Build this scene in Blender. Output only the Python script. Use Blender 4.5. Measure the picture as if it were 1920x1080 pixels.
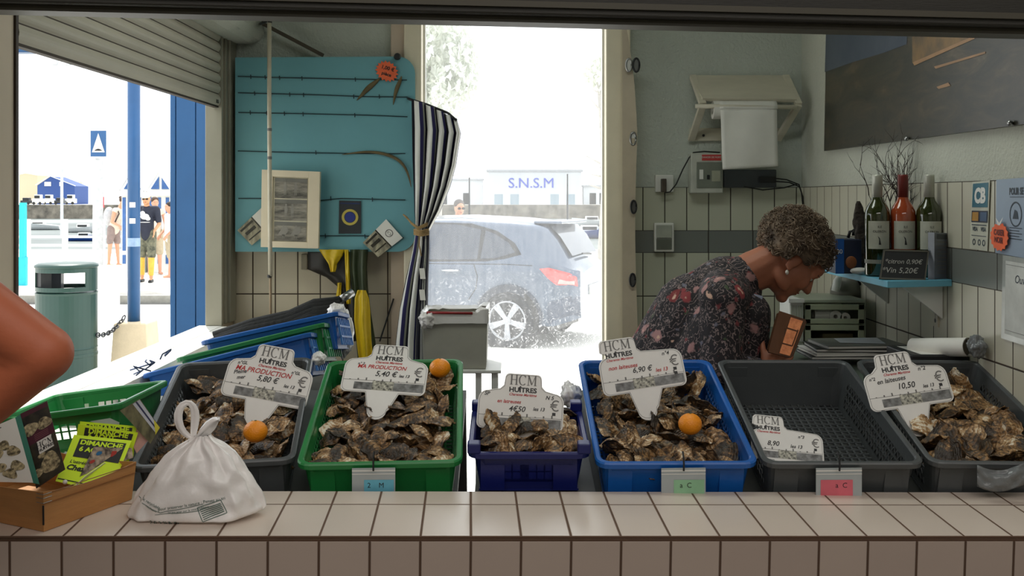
import bpy, bmesh, math, random
from mathutils import Vector, Matrix, Euler, noise
random.seed(7)
PI = math.pi
SC = bpy.context.scene
COL = SC.collection
for o in list(bpy.data.objects): bpy.data.objects.remove(o)

# ---------------------------------------------------------------- camera, sky, sun, lamps, exposure
F = 1950.0; CX = 955.0; CY = 370.0; H = 1.7
cam_d = bpy.data.cameras.new('camera'); cam = bpy.data.objects.new('camera', cam_d); COL.objects.link(cam)
cam.location = (0, 0, H); cam.rotation_euler = (PI/2, 0, 0)
cam_d.sensor_width = 36; cam_d.lens = F/1920*36
cam_d.shift_x = (960-CX)/1920; cam_d.shift_y = -(540-CY)/1920
cam_d.clip_start = 0.05; cam_d.clip_end = 400
SC.camera = cam
SC.view_settings.view_transform = 'Standard'; SC.view_settings.look = 'None'
SC.view_settings.exposure = 0.26; SC.view_settings.gamma = 1.0
SC.view_settings.use_curve_mapping = False
SC.cycles.use_denoising = True
SC.cycles.max_bounces = 10; SC.cycles.diffuse_bounces = 5; SC.cycles.transparent_max_bounces = 16
SC.cycles.sample_clamp_indirect = 6.0; SC.cycles.caustics_refractive = False; SC.cycles.caustics_reflective = False

world = bpy.data.worlds.new('world'); SC.world = world; world.use_nodes = True
wn = world.node_tree; bg = wn.nodes['Background']
bg.inputs[0].default_value = (0.93, 0.97, 1.0, 1); bg.inputs[1].default_value = 1.9

sun_d = bpy.data.lights.new('sun', 'SUN'); sun = bpy.data.objects.new('sun', sun_d); COL.objects.link(sun)
sun_d.energy = 4.5; sun_d.angle = 0.02; sun_d.color = (1, 0.96, 0.9)
_d = Vector((0.21, -0.55, -1.0))           # high sun behind the stall
sun.rotation_euler = _d.to_track_quat('-Z', 'Y').to_euler()

def lamp(name, loc, size, e, col, rot=(0, 0, 0)):
    d = bpy.data.lights.new(name, 'AREA'); d.shape = 'RECTANGLE'; d.size = size[0]; d.size_y = size[1]
    d.energy = e; d.color = col
    o = bpy.data.objects.new(name, d); COL.objects.link(o); o.location = loc; o.rotation_euler = rot
    return o
# added fill lights under the closed hall ceiling, behind and above the customer side
lamp('hall_fill_light', (0.2, 0.2, 3.3), (4.5, 1.6), 39, (1, 0.94, 0.89))
lamp('hall_fill_light', (0.5, -2.4, 3.3), (4.5, 1.6), 44, (1, 0.94, 0.89))
# unseen fill light added under the stall ceiling to brighten the interior
lamp('stall_fill_light', (0.25, 3.0, 2.93), (1.4, 0.5), 8.5, (0.93, 1.0, 0.92))

# ---------------------------------------------------------------- helpers
def P(px, py, Y):
    return Vector(((px-CX)/F*Y, Y, H+(CY-py)/F*Y))

MATS = {}
def srgb(c):
    return tuple(((v/255)/12.92 if v/255 <= 0.04045 else (((v/255)+0.055)/1.055)**2.4) for v in c)
class N:
    """tiny node helper"""
    def __init__(s, m): s.t = m.node_tree; s.n = s.t.nodes; s.l = s.t.links
    def new(s, ty, **kw):
        x = s.n.new(ty)
        for k, v in kw.items():
            if k == 'ins':
                for a, b in v.items(): x.inputs[a].default_value = b
            else: setattr(x, k, v)
        return x
    def link(s, a, b): s.l.new(a, b)
def mat(name, col, rough=0.6, metal=0.0, var=0.12, scale=12.0, bump=0.0, bscale=60.0, spec=0.5, col2=None, trans=0.0, alpha=1.0, coat=0.0, emit=None, estr=1.0, detail=4.0, sub=0.0, stretch=None):
    if name in MATS: return MATS[name]
    m = bpy.data.materials.new(name); m.use_nodes = True; MATS[name] = m
    n = N(m); b = n.n['Principled BSDF']
    c = srgb(col) if max(col) > 1 else col
    c2 = (srgb(col2) if max(col2) > 1 else col2) if col2 else tuple(max(0, v*(1-var*2)) for v in c)
    tc = n.new('ShaderNodeTexCoord'); src = tc.outputs['Object']
    if stretch:
        mp = n.new('ShaderNodeMapping'); mp.inputs['Scale'].default_value = stretch
        n.link(src, mp.inputs[0]); src = mp.outputs[0]
    nz = n.new('ShaderNodeTexNoise', ins={'Scale': scale, 'Detail': detail, 'Roughness': 0.6})
    n.link(src, nz.inputs['Vector'])
    rp = n.new('ShaderNodeValToRGB'); rp.color_ramp.elements[0].position = 0.32; rp.color_ramp.elements[1].position = 0.68
    rp.color_ramp.elements[0].color = (*c2, 1); rp.color_ramp.elements[1].color = (*c, 1)
    n.link(nz.outputs['Fac'], rp.inputs[0]); n.link(rp.outputs[0], b.inputs['Base Color'])
    b.inputs['Roughness'].default_value = rough; b.inputs['Metallic'].default_value = metal
    b.inputs['Specular IOR Level'].default_value = spec
    b.inputs['Transmission Weight'].default_value = trans; b.inputs['Alpha'].default_value = alpha
    b.inputs['Coat Weight'].default_value = coat
    if emit:
        b.inputs['Emission Color'].default_value = (*srgb(emit), 1); b.inputs['Emission Strength'].default_value = estr
    if bump > 0:
        nb = n.new('ShaderNodeTexNoise', ins={'Scale': bscale, 'Detail': 4.0}); n.link(src, nb.inputs['Vector'])
        bp = n.new('ShaderNodeBump', ins={'Strength': bump, 'Distance': 0.01}); n.link(nb.outputs['Fac'], bp.inputs['Height'])
        n.link(bp.outputs[0], b.inputs['Normal'])
    return m

class MB:
    def __init__(s): s.v = []; s.f = []; s.m = []; s.mats = []; s.mi = 0; s.M = Matrix.Identity(4)
    def use(s, m):
        if m not in s.mats: s.mats.append(m)
        s.mi = s.mats.index(m); return s
    def add(s, vs, fs):
        o = len(s.v); s.v += [s.M @ Vector(v) for v in vs]
        s.f += [tuple(i+o for i in f) for f in fs]; s.m += [s.mi]*len(fs); return s
    def box(s, c, d, R=None):
        x, y, z = d[0]/2, d[1]/2, d[2]/2; vs = []
        for a in (-x, x):
            for b in (-y, y):
                for e in (-z, z):
                    p = Vector((a, b, e)); p = R @ p if R else p; vs.append(p+Vector(c))
        return s.add(vs, [(0,1,3,2),(4,6,7,5),(0,4,5,1),(2,3,7,6),(0,2,6,4),(1,5,7,3)])
    def bx(s, x0, x1, y0, y1, z0, z1):
        return s.box(((x0+x1)/2, (y0+y1)/2, (z0+z1)/2), (x1-x0, y1-y0, z1-z0))
    def bar(s, a, b, w, h=None, up=(0,0,1)):
        h = h or w; a = Vector(a); b = Vector(b); d = (b-a)
        if d.length < 1e-7: return s
        d.normalize(); u = Vector(up)
        if abs(d.dot(u)) > 0.98: u = Vector((0,1,0)) if abs(d.y) < .9 else Vector((1,0,0))
        r = d.cross(u).normalized(); u = r.cross(d).normalized(); vs = []
        for p in (a, b):
            for i, j in ((-1,-1),(1,-1),(1,1),(-1,1)): vs.append(p+r*w/2*i+u*h/2*j)
        return s.add(vs, [(3,2,1,0),(4,5,6,7),(0,1,5,4),(1,2,6,5),(2,3,7,6),(3,0,4,7)])
    def tube(s, pts, r, n=8, caps=True):
        pts = [Vector(p) for p in pts]; k = len(pts); rs = r if isinstance(r, (list, tuple)) else [r]*k
        vs = []; fs = []; pu = None
        for i in range(k):
            d = (pts[min(i+1,k-1)]-pts[max(i-1,0)]).normalized()
            if pu is None:
                u = Vector((0,0,1)) if abs(d.z) < .9 else Vector((1,0,0))
            else: u = pu
            a = d.cross(u)
            if a.length < 1e-5: a = d.cross(Vector((0,1,0)))
            a.normalize(); u = a.cross(d).normalized(); pu = u
            for j in range(n):
                t = 2*PI*j/n; vs.append(pts[i]+(a*math.cos(t)+u*math.sin(t))*rs[i])
        for i in range(k-1):
            for j in range(n):
                fs.append((i*n+j, i*n+(j+1)%n, (i+1)*n+(j+1)%n, (i+1)*n+j))
        if caps: fs.append(tuple(range(n))[::-1]); fs.append(tuple(range((k-1)*n, k*n)))
        return s.add(vs, fs)
    def lathe(s, prof, n=24, R=None, o=(0,0,0), caps=True):
        vs = []; fs = []; k = len(prof)
        for r, z in prof:
            for j in range(n):
                t = 2*PI*j/n; p = Vector((max(r,1e-5)*math.cos(t), max(r,1e-5)*math.sin(t), z))
                vs.append((R @ p if R else p)+Vector(o))
        for i in range(k-1):
            for j in range(n): fs.append((i*n+j, i*n+(j+1)%n, (i+1)*n+(j+1)%n, (i+1)*n+j))
        if caps: fs.append(tuple(range(n))[::-1]); fs.append(tuple(range((k-1)*n, k*n)))
        return s.add(vs, fs)
    def prism(s, pts, h, z=0.0):
        """polygon in local xy extruded z..z+h"""
        n = len(pts); vs = [(x, y, z) for x, y in pts]+[(x, y, z+h) for x, y in pts]
        return s.add(vs, [tuple(range(n))[::-1], tuple(range(n, 2*n))]+[(i, (i+1)%n, (i+1)%n+n, i+n) for i in range(n)])
    def grid(s, fn, nu, nv, closeu=False):
        vs = [fn(i/(nu if closeu else nu-1), j/(nv-1)) for j in range(nv) for i in range(nu)]; fs = []
        for j in range(nv-1):
            for i in range(nu if closeu else nu-1):
                a = j*nu+i; b = j*nu+(i+1)%nu; fs.append((a, b, b+nu, a+nu))
        return s.add(vs, fs)
    def ell(s, c, r, nu=20, nv=12, R=None):
        def fn(u, v):
            t = 2*PI*u; q = PI*(v*0.998+0.001)
            p = Vector((r[0]*math.sin(q)*math.cos(t), r[1]*math.sin(q)*math.sin(t), -r[2]*math.cos(q)))
            return (R @ p if R else p)+Vector(c)
        return s.grid(fn, nu, nv, True)
    def cap(s, a, b, ra, rb, n=14):
        """tapered capsule, closed"""
        a = Vector(a); b = Vector(b); d = (b-a); L = d.length; d.normalize(); pts = []; rs = []
        for k in range(6):
            q = PI/2*k/5; pts.append(a-d*ra*math.cos(q)); rs.append(max(ra*math.sin(q), 1e-4))
        for k in range(1, 7):
            q = PI/2*k/6; pts.append(b+d*rb*math.sin(q)); rs.append(max(rb*math.cos(q), 1e-4))
        return s.tube(pts, rs, n)
    def text(s, body, size, M=None, ext=0.0006, shear=0.0, bold=0.0, align='CENTER', sx=1.0):
        c = bpy.data.curves.new('t', 'FONT'); c.body = body; c.size = size; c.extrude = ext; c.shear = shear
        c.align_x = align; c.align_y = 'CENTER'; c.offset = bold; c.resolution_u = 3
        o = bpy.data.objects.new('t', c); COL.objects.link(o); dg = bpy.context.evaluated_depsgraph_get()
        me = bpy.data.meshes.new_from_object(o.evaluated_get(dg)); M = M or Matrix.Identity(4)
        s.add([M @ Vector((v.co.x*sx, v.co.y, v.co.z)) for v in me.vertices], [tuple(p.vertices) for p in me.polygons])
        bpy.data.objects.remove(o); bpy.data.curves.remove(c); bpy.data.meshes.remove(me); return s
    def build(s, name, m=None, parent=None, smooth=False, loc=None, M=None, bevel=0.0, sub=0, origin=None, auto=None):
        me = bpy.data.meshes.new(name)
        if origin is not None:
            o0 = Vector(origin); vs = [v-o0 for v in s.v]
        else: vs = s.v; o0 = None
        me.from_pydata([tuple(v) for v in vs], [], s.f)
        if m: me.materials.append(m)
        else:
            for x in s.mats: me.materials.append(x)
            me.polygons.foreach_set('material_index', s.m)
        if smooth: me.polygons.foreach_set('use_smooth', [True]*len(me.polygons))
        me.update()
        o = bpy.data.objects.new(name, me); COL.objects.link(o)
        if parent is not None: o.parent = parent
        if M is not None: o.matrix_local = M
        if o0 is not None: o.location = o0
        if loc is not None: o.location = loc
        if bevel > 0:
            md = o.modifiers.new('bevel', 'BEVEL'); md.width = bevel; md.segments = 2; md.limit_method = 'ANGLE'; md.angle_limit = 0.7
        if sub: md = o.modifiers.new('sub', 'SUBSURF'); md.levels = sub; md.render_levels = sub
        if auto:
            bm = bmesh.new(); bm.from_mesh(me); bmesh.ops.recalc_face_normals(bm, faces=bm.faces); bm.to_mesh(me); bm.free()
        return o

def tag(o, label=None, cat=None, group=None, kind=None):
    if label: o['label'] = label
    if cat: o['category'] = cat
    if group: o['group'] = group
    if kind: o['kind'] = kind
    return o
def empty(name, loc=(0,0,0), label=None, cat=None, group=None, M=None, kind=None):
    o = bpy.data.objects.new(name, None); o.empty_display_size = 0.05; COL.objects.link(o); o.location = loc
    if M is not None: o.matrix_world = M
    return tag(o, label, cat, group, kind)
def struct(name, mb, m=None, **k):
    o = mb.build(name, m, **k); o['kind'] = 'structure'; return o
def copy_tree(o, parent=None):
    c = o.copy(); COL.objects.link(c)
    if parent is not None:
        c.parent = parent; c.matrix_parent_inverse = o.matrix_parent_inverse
    for ch in [x for x in o.children]: copy_tree(ch, c)
    return c
def frame(o, x, y):
    """matrix with origin o, x axis x, y axis ~y, z = x cross y"""
    x = Vector(x).normalized(); z = x.cross(Vector(y)).normalized(); y = z.cross(x)
    M = Matrix((x, y, z)).transposed().to_4x4(); M.translation = Vector(o); return M
def RX(a): return Matrix.Rotation(a, 4, 'X')
def RY(a): return Matrix.Rotation(a, 4, 'Y')
def RZ(a): return Matrix.Rotation(a, 4, 'Z')
def TR(x, y=0, z=0): return Matrix.Translation(Vector((x, y, z)) if not isinstance(x, Vector) else x)
def rrect(w, h, r, n=5, cx=0, cy=0):
    pts = []
    for sx, sy, a0 in ((1,1,0),(-1,1,PI/2),(-1,-1,PI),(1,-1,1.5*PI)):
        for k in range(n+1):
            a = a0+PI/2*k/n; pts.append((cx+sx*(w/2-r)+r*math.cos(a), cy+sy*(h/2-r)+r*math.sin(a)))
    return pts
def nz(p, s=1.0, sd=0.0): return noise.noise(Vector(p)*s+Vector((sd*7.3, sd*3.1, sd*5.7)))

def tile_mat(name, c1, c2, grout, sx, sy, gw=0.003, rough=0.25, axes='XZ', off=(0,0), var=0.1, gw2=None, bumpy=0.02):
    """rectangular tiles without brick shift, in world metres, with real bevel-like bump at the joints"""
    m = bpy.data.materials.new(name); m.use_nodes = True; n = N(m); b = n.n['Principled BSDF']; MATS[name] = m
    tc = n.new('ShaderNodeTexCoord'); sp = n.new('ShaderNodeSeparateXYZ'); n.link(tc.outputs['Object'], sp.inputs[0])
    def mth(op, a, c=None, d=None):
        x = n.new('ShaderNodeMath', operation=op)
        for i, v in enumerate((a, c, d)):
            if v is None: continue
            if isinstance(v, (int, float)): x.inputs[i].default_value = v
            else: n.link(v, x.inputs[i])
        return x.outputs[0]
    cells = []; edges = []
    for ax, s_, o_, g_ in ((axes[0], sx, off[0], gw), (axes[1], sy, off[1], gw2 or gw)):
        q = mth('DIVIDE', mth('SUBTRACT', sp.outputs[ax], o_), s_)
        fl = mth('FLOOR', q); fr = mth('SUBTRACT', q, fl); cells.append(fl)
        d = mth('MINIMUM', fr, mth('SUBTRACT', 1.0, fr)); d = mth('MULTIPLY', d, s_)
        mr = n.new('ShaderNodeMapRange', ins={'From Min': g_*0.35, 'From Max': g_*0.75}); n.link(d, mr.inputs['Value']); edges.append(mr.outputs[0])
    mask = mth('MINIMUM', edges[0], edges[1])
    cv = n.new('ShaderNodeCombineXYZ'); n.link(cells[0], cv.inputs[0]); n.link(cells[1], cv.inputs[1])
    wn_ = n.new('ShaderNodeTexWhiteNoise', noise_dimensions='3D'); n.link(cv.outputs[0], wn_.inputs['Vector'])
    ns = n.new('ShaderNodeTexNoise', ins={'Scale': 6.0, 'Detail': 5.0}); n.link(tc.outputs['Object'], ns.inputs['Vector'])
    mx = n.new('ShaderNodeMix', data_type='RGBA'); mx.inputs[6].default_value = (*srgb(c1), 1); mx.inputs[7].default_value = (*srgb(c2), 1)
    av = mth('ADD', mth('MULTIPLY', wn_.outputs['Value'], 0.5), mth('MULTIPLY', ns.outputs['Fac'], 0.5)); n.link(av, mx.inputs[0])
    mg = n.new('ShaderNodeMix', data_type='RGBA'); mg.inputs[6].default_value = (*srgb(grout), 1); n.link(mask, mg.inputs[0]); n.link(mx.outputs[2], mg.inputs[7])
    n.link(mg.outputs[2], b.inputs['Base Color'])
    rr = mth('SUBTRACT', 0.9, mth('MULTIPLY', mask, 0.9-rough)); n.link(rr, b.inputs['Roughness'])
    hh = mth('ADD', mask, mth('MULTIPLY', ns.outputs['Fac'], bumpy*10))
    bp = n.new('ShaderNodeBump', ins={'Strength': 0.5, 'Distance': 0.002}); n.link(hh, bp.inputs['Height']); n.link(bp.outputs[0], b.inputs['Normal'])
    return m
# ---------------------------------------------------------------- materials of the room
m_plaster = mat('plaster', (194,196,184), 0.85, var=0.05, scale=3, bump=0.5, bscale=90)
m_plaster2 = mat('plaster_grey', (196,202,194), 0.85, var=0.06, scale=3, bump=0.6, bscale=70)
m_cream = mat('cream_paint', (236,226,202), 0.5, var=0.05, scale=5)
m_pinkwood = mat('pinkish_paint', (206,188,170), 0.6, var=0.06, scale=5)
m_white = mat('white_plastic', (225,225,220), 0.4, var=0.03)
m_dark = mat('dark_plastic', (32,33,35), 0.45, var=0.1)
m_black = mat('black', (16,16,17), 0.5, var=0.1)
m_steel = mat('steel', (175,176,176), 0.28, 1.0, var=0.08)
m_beam = mat('beam_paint', (42,40,34), 0.55, var=0.12, scale=2, stretch=(1,1,8), bump=.1)
m_beam_lip = mat('beam_lip', (76,72,60), 0.5, var=0.08, scale=3)
m_jamb = mat('grey_green_paint', (158,154,138), 0.55, var=0.08, scale=4)
m_shutter = mat('shutter_slats', (205,198,182), 0.5, var=0.05, scale=3)
m_floor = mat('stall_floor', (120,118,112), 0.6, var=0.1)
m_concrete = mat('pale_concrete', (226,224,216), 0.85, var=0.06, scale=0.8, bump=0.1, bscale=30)
m_blue = mat('blue_paint', (34,84,134), 0.42, var=0.08, scale=3)
m_bench = mat('bench_steel', (92,94,92), 0.5, 0.3, var=0.1)

t_counter = tile_mat('tile_counter_top', (222,208,196), (206,192,180), (96,72,56), 0.1, 0.187, 0.0045, 0.26, 'XY', (0,0))
t_front = tile_mat('tile_counter_front', (190,172,160), (174,156,146), (84,62,48), 0.1, 0.2, 0.0045, 0.3, 'XZ', (0,-0.006))
t_backL = tile_mat('tile_wall_back_left', (208,196,172), (190,180,160), (62,48,38), 0.101, 0.197, 0.0048, 0.25, 'XZ', (-1.152,1.266))
t_backR = tile_mat('tile_wall_back_right', (196,198,180), (180,182,166), (50,44,38), 0.0985, 0.1965, 0.0042, 0.25, 'XZ', (0.600,1.256))
t_right = tile_mat('tile_wall_right', (206,202,184), (190,186,170), (60,48,40), 0.101, 0.1965, 0.0045, 0.22, 'YZ', (2.80,1.256))
t_backU = tile_mat('tile_wall_back_upper', (196,198,180), (180,182,166), (50,44,38), 0.0985, 0.1965, 0.0042, 0.25, 'XZ', (0.600,1.5495))
t_rightU = tile_mat('tile_wall_right_upper', (206,202,184), (190,186,170), (60,48,40), 0.101, 0.1965, 0.0045, 0.22, 'YZ', (2.80,1.5495))
t_bandR = tile_mat('tile_band_back', (122,126,122), (110,114,112), (50,44,40), 0.2, 0.5, 0.0042, 0.3, 'XZ', (0.894,1.3))
t_bandS = tile_mat('tile_band_side', (128,130,124), (112,116,112), (50,44,40), 0.286, 0.5, 0.0042, 0.3, 'YZ', (2.784,1.3))

XL, XR, YB = -1.243, 1.315, 4.68
# stall shell
f = MB(); f.bx(-4,4,-4.2,4.75,-0.06,0.0); struct('floor', f, m_floor)
c = MB(); c.bx(XL-0.06,XR+.1,2.2,YB+.12,3.0,3.08); struct('ceiling', c, m_plaster)
w = MB(); w.bx(XL-.055,-.528,YB,YB+.12,0,3.0); w.bx(.53,XR+.1,YB,YB+.12,0,3.0); w.bx(-.528,.53,YB,YB+.12,2.75,3.0)
wb = struct('wall_back', w, m_plaster2)
t = MB(); t.bx(XL+.002,-.53,YB-.008,YB,0,1.463); t.build('tiles', t_backL, wb)
t = MB(); t.bx(.532,XR-.002,YB-.008,YB,0,1.4525); t.build('tiles', t_backR, wb)
t = MB(); t.bx(.532,XR-.002,YB-.008,YB,1.5495,1.746); t.build('tiles', t_backU, wb)
t = MB(); t.bx(.532,XR-.002,YB-.009,YB,1.4525,1.5495); t.build('tile_band', t_bandR, wb)
w = MB(); w.bx(XR,XR+.1,2.1,YB,0,3.0); wr = struct('wall_right', w, m_plaster)
t = MB(); t.bx(XR-.008,XR,2.1,YB-.009,0,1.4525); t.build('tiles', t_right, wr)
t = MB(); t.bx(XR-.008,XR,2.1,YB-.009,1.5495,1.746); t.build('tiles', t_rightU, wr)
t = MB(); t.bx(XR-.009,XR,2.1,YB-.009,1.4525,1.5495); t.build('tile_band', t_bandS, wr)
# left wall with the serving opening
w = MB(); w.bx(XL-.055,XL,2.1,YB,0,1.147); w.bx(XL-.055,XL,2.1,YB,2.64,3.0)
w.bx(XL-.055,XL,2.1,2.615,1.147,2.64); w.bx(XL-.055,XL,4.47,YB,1.147,2.64)
wl = struct('wall_left', w, mat('left_wall_paint', (222,206,186), 0.7, var=0.06, scale=2))
w = MB(); w.bx(XL-.06,XL+.012,4.455,4.475,1.15,2.39); w.bx(XL-.001,XL+.012,4.52,4.545,1.15,2.5); w.bx(XL-.001,XL+.02,4.56,4.66,1.15,2.8)
struct('trim_1', w, m_jamb, bevel=.003)
w = MB(); w.bx(XL-.06,XL+.006,2.608,2.622,1.147,2.39); struct('trim_2', w, mat('dark_edge', (70,56,46), .6))
w = MB(); w.bx(XL-.09,XL+.01,2.615,4.47,1.135,1.149); struct('trim_3', w, m_concrete)
w = MB(); w.bx(XL+.002,XL+.235,2.42,4.44,1.06,1.092); w.bx(XL+.002,XL+.03,2.42,4.44,0,1.06); w.bx(XL+.012,XL+.11,2.84,4.44,1.092,1.1485); struct('trim_7', w, m_concrete)
# market hall round the camera
w = MB(); w.bx(-4,4,-4.3,-4.2,0,3.5); struct('wall_hall', w, m_plaster)
w = MB(); w.bx(-4.1,-4,-4.2,2.2,0,3.5); w.bx(-4.1,XL-.055,2.1,2.2,0,3.5); struct('wall_hall_left', w, m_plaster)
w = MB(); w.bx(4,4.1,-4.2,2.2,0,3.5); w.bx(XR+.1,4.1,2.1,2.2,0,3.5); struct('wall_hall_right', w, m_plaster)
w = MB(); w.bx(-4.1,4.1,-4.3,2.25,3.5,3.58); struct('ceiling_hall', w, m_plaster)
w = MB(); w.bx(XL-.055,XR+.1,2.1,2.2,2.2,3.5); struct('wall_front', w, m_beam)
# roof overhang over the back door
# beam over the opening
a = P(0,15,2.02); b = P(1920,61,2.09); w = MB()
a = a+(a-b)*.16; b = b+(b-a)*.2
w.bar(a+Vector((0,.06,.16)), b+Vector((0,.06,.16)), .14, .30)
beam = struct('beam', w, m_beam, bevel=.004)
w = MB(); w.bar(a+Vector((0,.045,.005)), b+Vector((0,.045,.005)), .06, .012); w.bar(a+Vector((0,-.012,.03)), b+Vector((0,-.012,.03)), .01, .012)
w.build('beam_lip', m_beam_lip, beam)

# roller shutter in the left opening
sh = empty('roller_shutter', (XL-.02, 3.54, 2.08), 'beige slatted roller shutter half lowered in the left opening', 'roller shutter')
def slat(b, z0, h):
    n_ = 6
    pts = [(-.012+.010*math.sin(PI*k/n_), z0+.003+(h-.004)*k/n_) for k in range(n_+1)]
    vs = []; 
    for y in (2.622, 4.452):
        vs += [(XL+.006+p[0]*1.0+.004, y, p[1]) for p in pts]+[(XL-.02, y, z0+h), (XL-.02, y, z0)]
    k = len(pts)+2; b.add(vs, [tuple(range(k)), tuple(range(k, 2*k))[::-1]]+[(i, i+k, (i+1)%k+k, (i+1)%k) for i in range(k)])
sb = MB(); z0 = 2.089
slat(sb, z0, .052); z = z0+.052
while z < 2.60: slat(sb, z, .0445); z += .0445
so = sb.build('slats', m_shutter, sh); so.matrix_parent_inverse = Matrix.Translation(-sh.location)
sb = MB(); sb.bx(XL-.025, XL-.002, 2.622, 4.452, 2.084, 2.62); so = sb.build('slat_backing', mat('slat_groove', (70,58,46), .7), sh); so.matrix_parent_inverse = Matrix.Translation(-sh.location)
lt = MB(); lt.text('3GS', .022, Matrix.Translation((XL+.008, 4.40, 2.105)) @ RZ(PI/2) @ RX(PI/2)); so = lt.build('end_lettering', m_black, sh); so.matrix_parent_inverse = Matrix.Translation(-sh.location)
bx_ = MB(); pr = [(XL, 2.39), (XL+.09, 2.385), (XL+.125, 2.40), (XL+.145, 2.43), (XL+.15, 2.7), (XL, 2.7)]
vs = [(x, 2.62, z) for x, z in pr]+[(x, 4.655, z) for x, z in pr]; k = len(pr)
bx_.add(vs, [tuple(range(k)), tuple(range(k, 2*k))[::-1]]+[(i, i+k, (i+1)%k+k, (i+1)%k) for i in range(k)])
tag(bx_.build('shutter_box', m_plaster, auto=1), 'white rounded roller shutter housing above the slats, under the ceiling', 'shutter box')

# door frame at the back with dirty glass
w = MB(); w.bx(-.528,-.466,YB-.05,YB+.1,0,2.75); dfr = struct('trim_4', w, m_pinkwood, bevel=.004)
w = MB(); w.bx(-.466,-.388,YB-.09,YB+.12,0,2.75); struct('trim_5', w, m_cream, bevel=.006)
w = MB(); w.bx(.427,.535,YB-.09,YB+.12,0,2.75); struct('trim_6', w, m_cream, bevel=.006)
door = empty('door_1', (0,YB,0), kind='structure')
w = MB(); w.bx(-.39,.43,YB+.005,YB+.045,.02,.14); w.bx(-.39,.43,YB+.005,YB+.045,2.68,2.76); w.bx(-.39,-.378,YB+.005,YB+.045,.14,2.68); w.bx(.418,.43,YB+.005,YB+.045,.14,2.68)
o = w.build('door_frame', m_white, door); o.matrix_parent_inverse = Matrix.Translation((0,-YB,0))
# glass: clear pane carrying smeared salt and dust that catches the daylight
g = bpy.data.materials.new('dirty_glass'); g.use_nodes = True; n = N(g); n.n.remove(n.n['Principled BSDF']); out = n.n['Material Output']
tr = n.new('ShaderNodeBsdfTransparent'); tr.inputs[0].default_value = (.97,.98,.98,1)
tl = n.new('ShaderNodeBsdfTranslucent'); tl.inputs[0].default_value = (.97,.98,1,1)
gl = n.new('ShaderNodeBsdfGlossy'); gl.inputs['Roughness'].default_value = .05
tc = n.new('ShaderNodeTexCoord'); sp = n.new('ShaderNodeSeparateXYZ'); n.link(tc.outputs['Object'], sp.inputs[0])
n1 = n.new('ShaderNodeTexNoise', ins={'Scale': 2.5, 'Detail': 6.0}); n.link(tc.outputs['Object'], n1.inputs['Vector'])
mp = n.new('ShaderNodeMapping'); mp.inputs['Scale'].default_value = (60, 1, 9); n.link(tc.outputs['Object'], mp.inputs[0])
n2 = n.new('ShaderNodeTexNoise', ins={'Scale': 1.0, 'Detail': 3.0}); n.link(mp.outputs[0], n2.inputs['Vector'])
n3 = n.new('ShaderNodeTexNoise', ins={'Scale': 45.0, 'Detail': 5.0, 'Distortion': 2.5}); n.link(tc.outputs['Object'], n3.inputs['Vector'])
r3 = n.new('ShaderNodeMapRange', ins={'From Min': .56, 'From Max': .66, 'To Max': .42}); n.link(n3.outputs['Fac'], r3.inputs['Value'])
# smears are thicker at hand and splash height
hz = n.new('ShaderNodeMapRange', ins={'From Min': 1.45, 'From Max': .95}); n.link(sp.outputs['Z'], hz.inputs['Value'])
a1 = n.new('ShaderNodeMath', operation='MULTIPLY'); n.link(r3.outputs[0], a1.inputs[0]); n.link(hz.outputs[0], a1.inputs[1])
a2 = n.new('ShaderNodeMath', operation='MULTIPLY_ADD'); n.link(n1.outputs['Fac'], a2.inputs[0]); a2.inputs[1].default_value = .10; a2.inputs[2].default_value = .02
a3 = n.new('ShaderNodeMath', operation='MULTIPLY_ADD'); n.link(n2.outputs['Fac'], a3.inputs[0]); a3.inputs[1].default_value = .10; n.link(a2.outputs[0], a3.inputs[2])
a4 = n.new('ShaderNodeMath', operation='ADD'); n.link(a3.outputs[0], a4.inputs[0]); n.link(a1.outputs[0], a4.inputs[1])
ms = n.new('ShaderNodeMixShader'); n.link(a4.outputs[0], ms.inputs[0]); n.link(tr.outputs[0], ms.inputs[1]); n.link(tl.outputs[0], ms.inputs[2])
m2 = n.new('ShaderNodeMixShader'); m2.inputs[0].default_value = .04; n.link(ms.outputs[0], m2.inputs[1]); n.link(gl.outputs[0], m2.inputs[2])
n.link(m2.outputs[0], out.inputs[0])
w = MB(); w.add([(-.385,YB+.025,.13),(.425,YB+.025,.13),(.425,YB+.025,2.69),(-.385,YB+.025,2.69)], [(0,1,2,3)])
o = w.build('pane', g, door); o.matrix_parent_inverse = Matrix.Translation((0,-YB,0))

# plastic strip with eyelets at the right of the door
rx = lambda px, Y=4.55: (px-CX)/F*Y
st = MB(); prs = []
xs_l = [(40,1160),(200,1163),(400,1166),(560,1166),(760,1163)]
def xr_at(py):
    return 1174+ (14 if py>150 else (py-40)/110*14) + (8 if py>250 else 8*max(0,(py-150))/100) + 3*math.sin(py/90.)
vs=[];ys=list(range(30,800,14))
for yy in (0,.004):
    for py in ys:
        Yq = 4.545+.012*math.sin(py/60)+yy
        vs.append(tuple(P(1167,py,Yq))); vs.append(tuple(P(xr_at(py)-2,py,Yq)))
k=len(ys); fs=[]
for i in range(k-1):
    fs.append((2*i,2*i+1,2*i+3,2*i+2)); o_=2*k; fs.append((o_+2*i+2,o_+2*i+3,o_+2*i+1,o_+2*i))
    fs.append((2*i+1,o_+2*i+1,o_+2*i+3,2*i+3)); fs.append((2*i,2*i+2,o_+2*i+2,o_+2*i))
st.add(vs,fs)
strip = empty('eyelet_curtain', P(1180,420,4.55), 'folded cream tarpaulin edge with metal eyelets hanging beside the glass door', 'tarpaulin')
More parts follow.
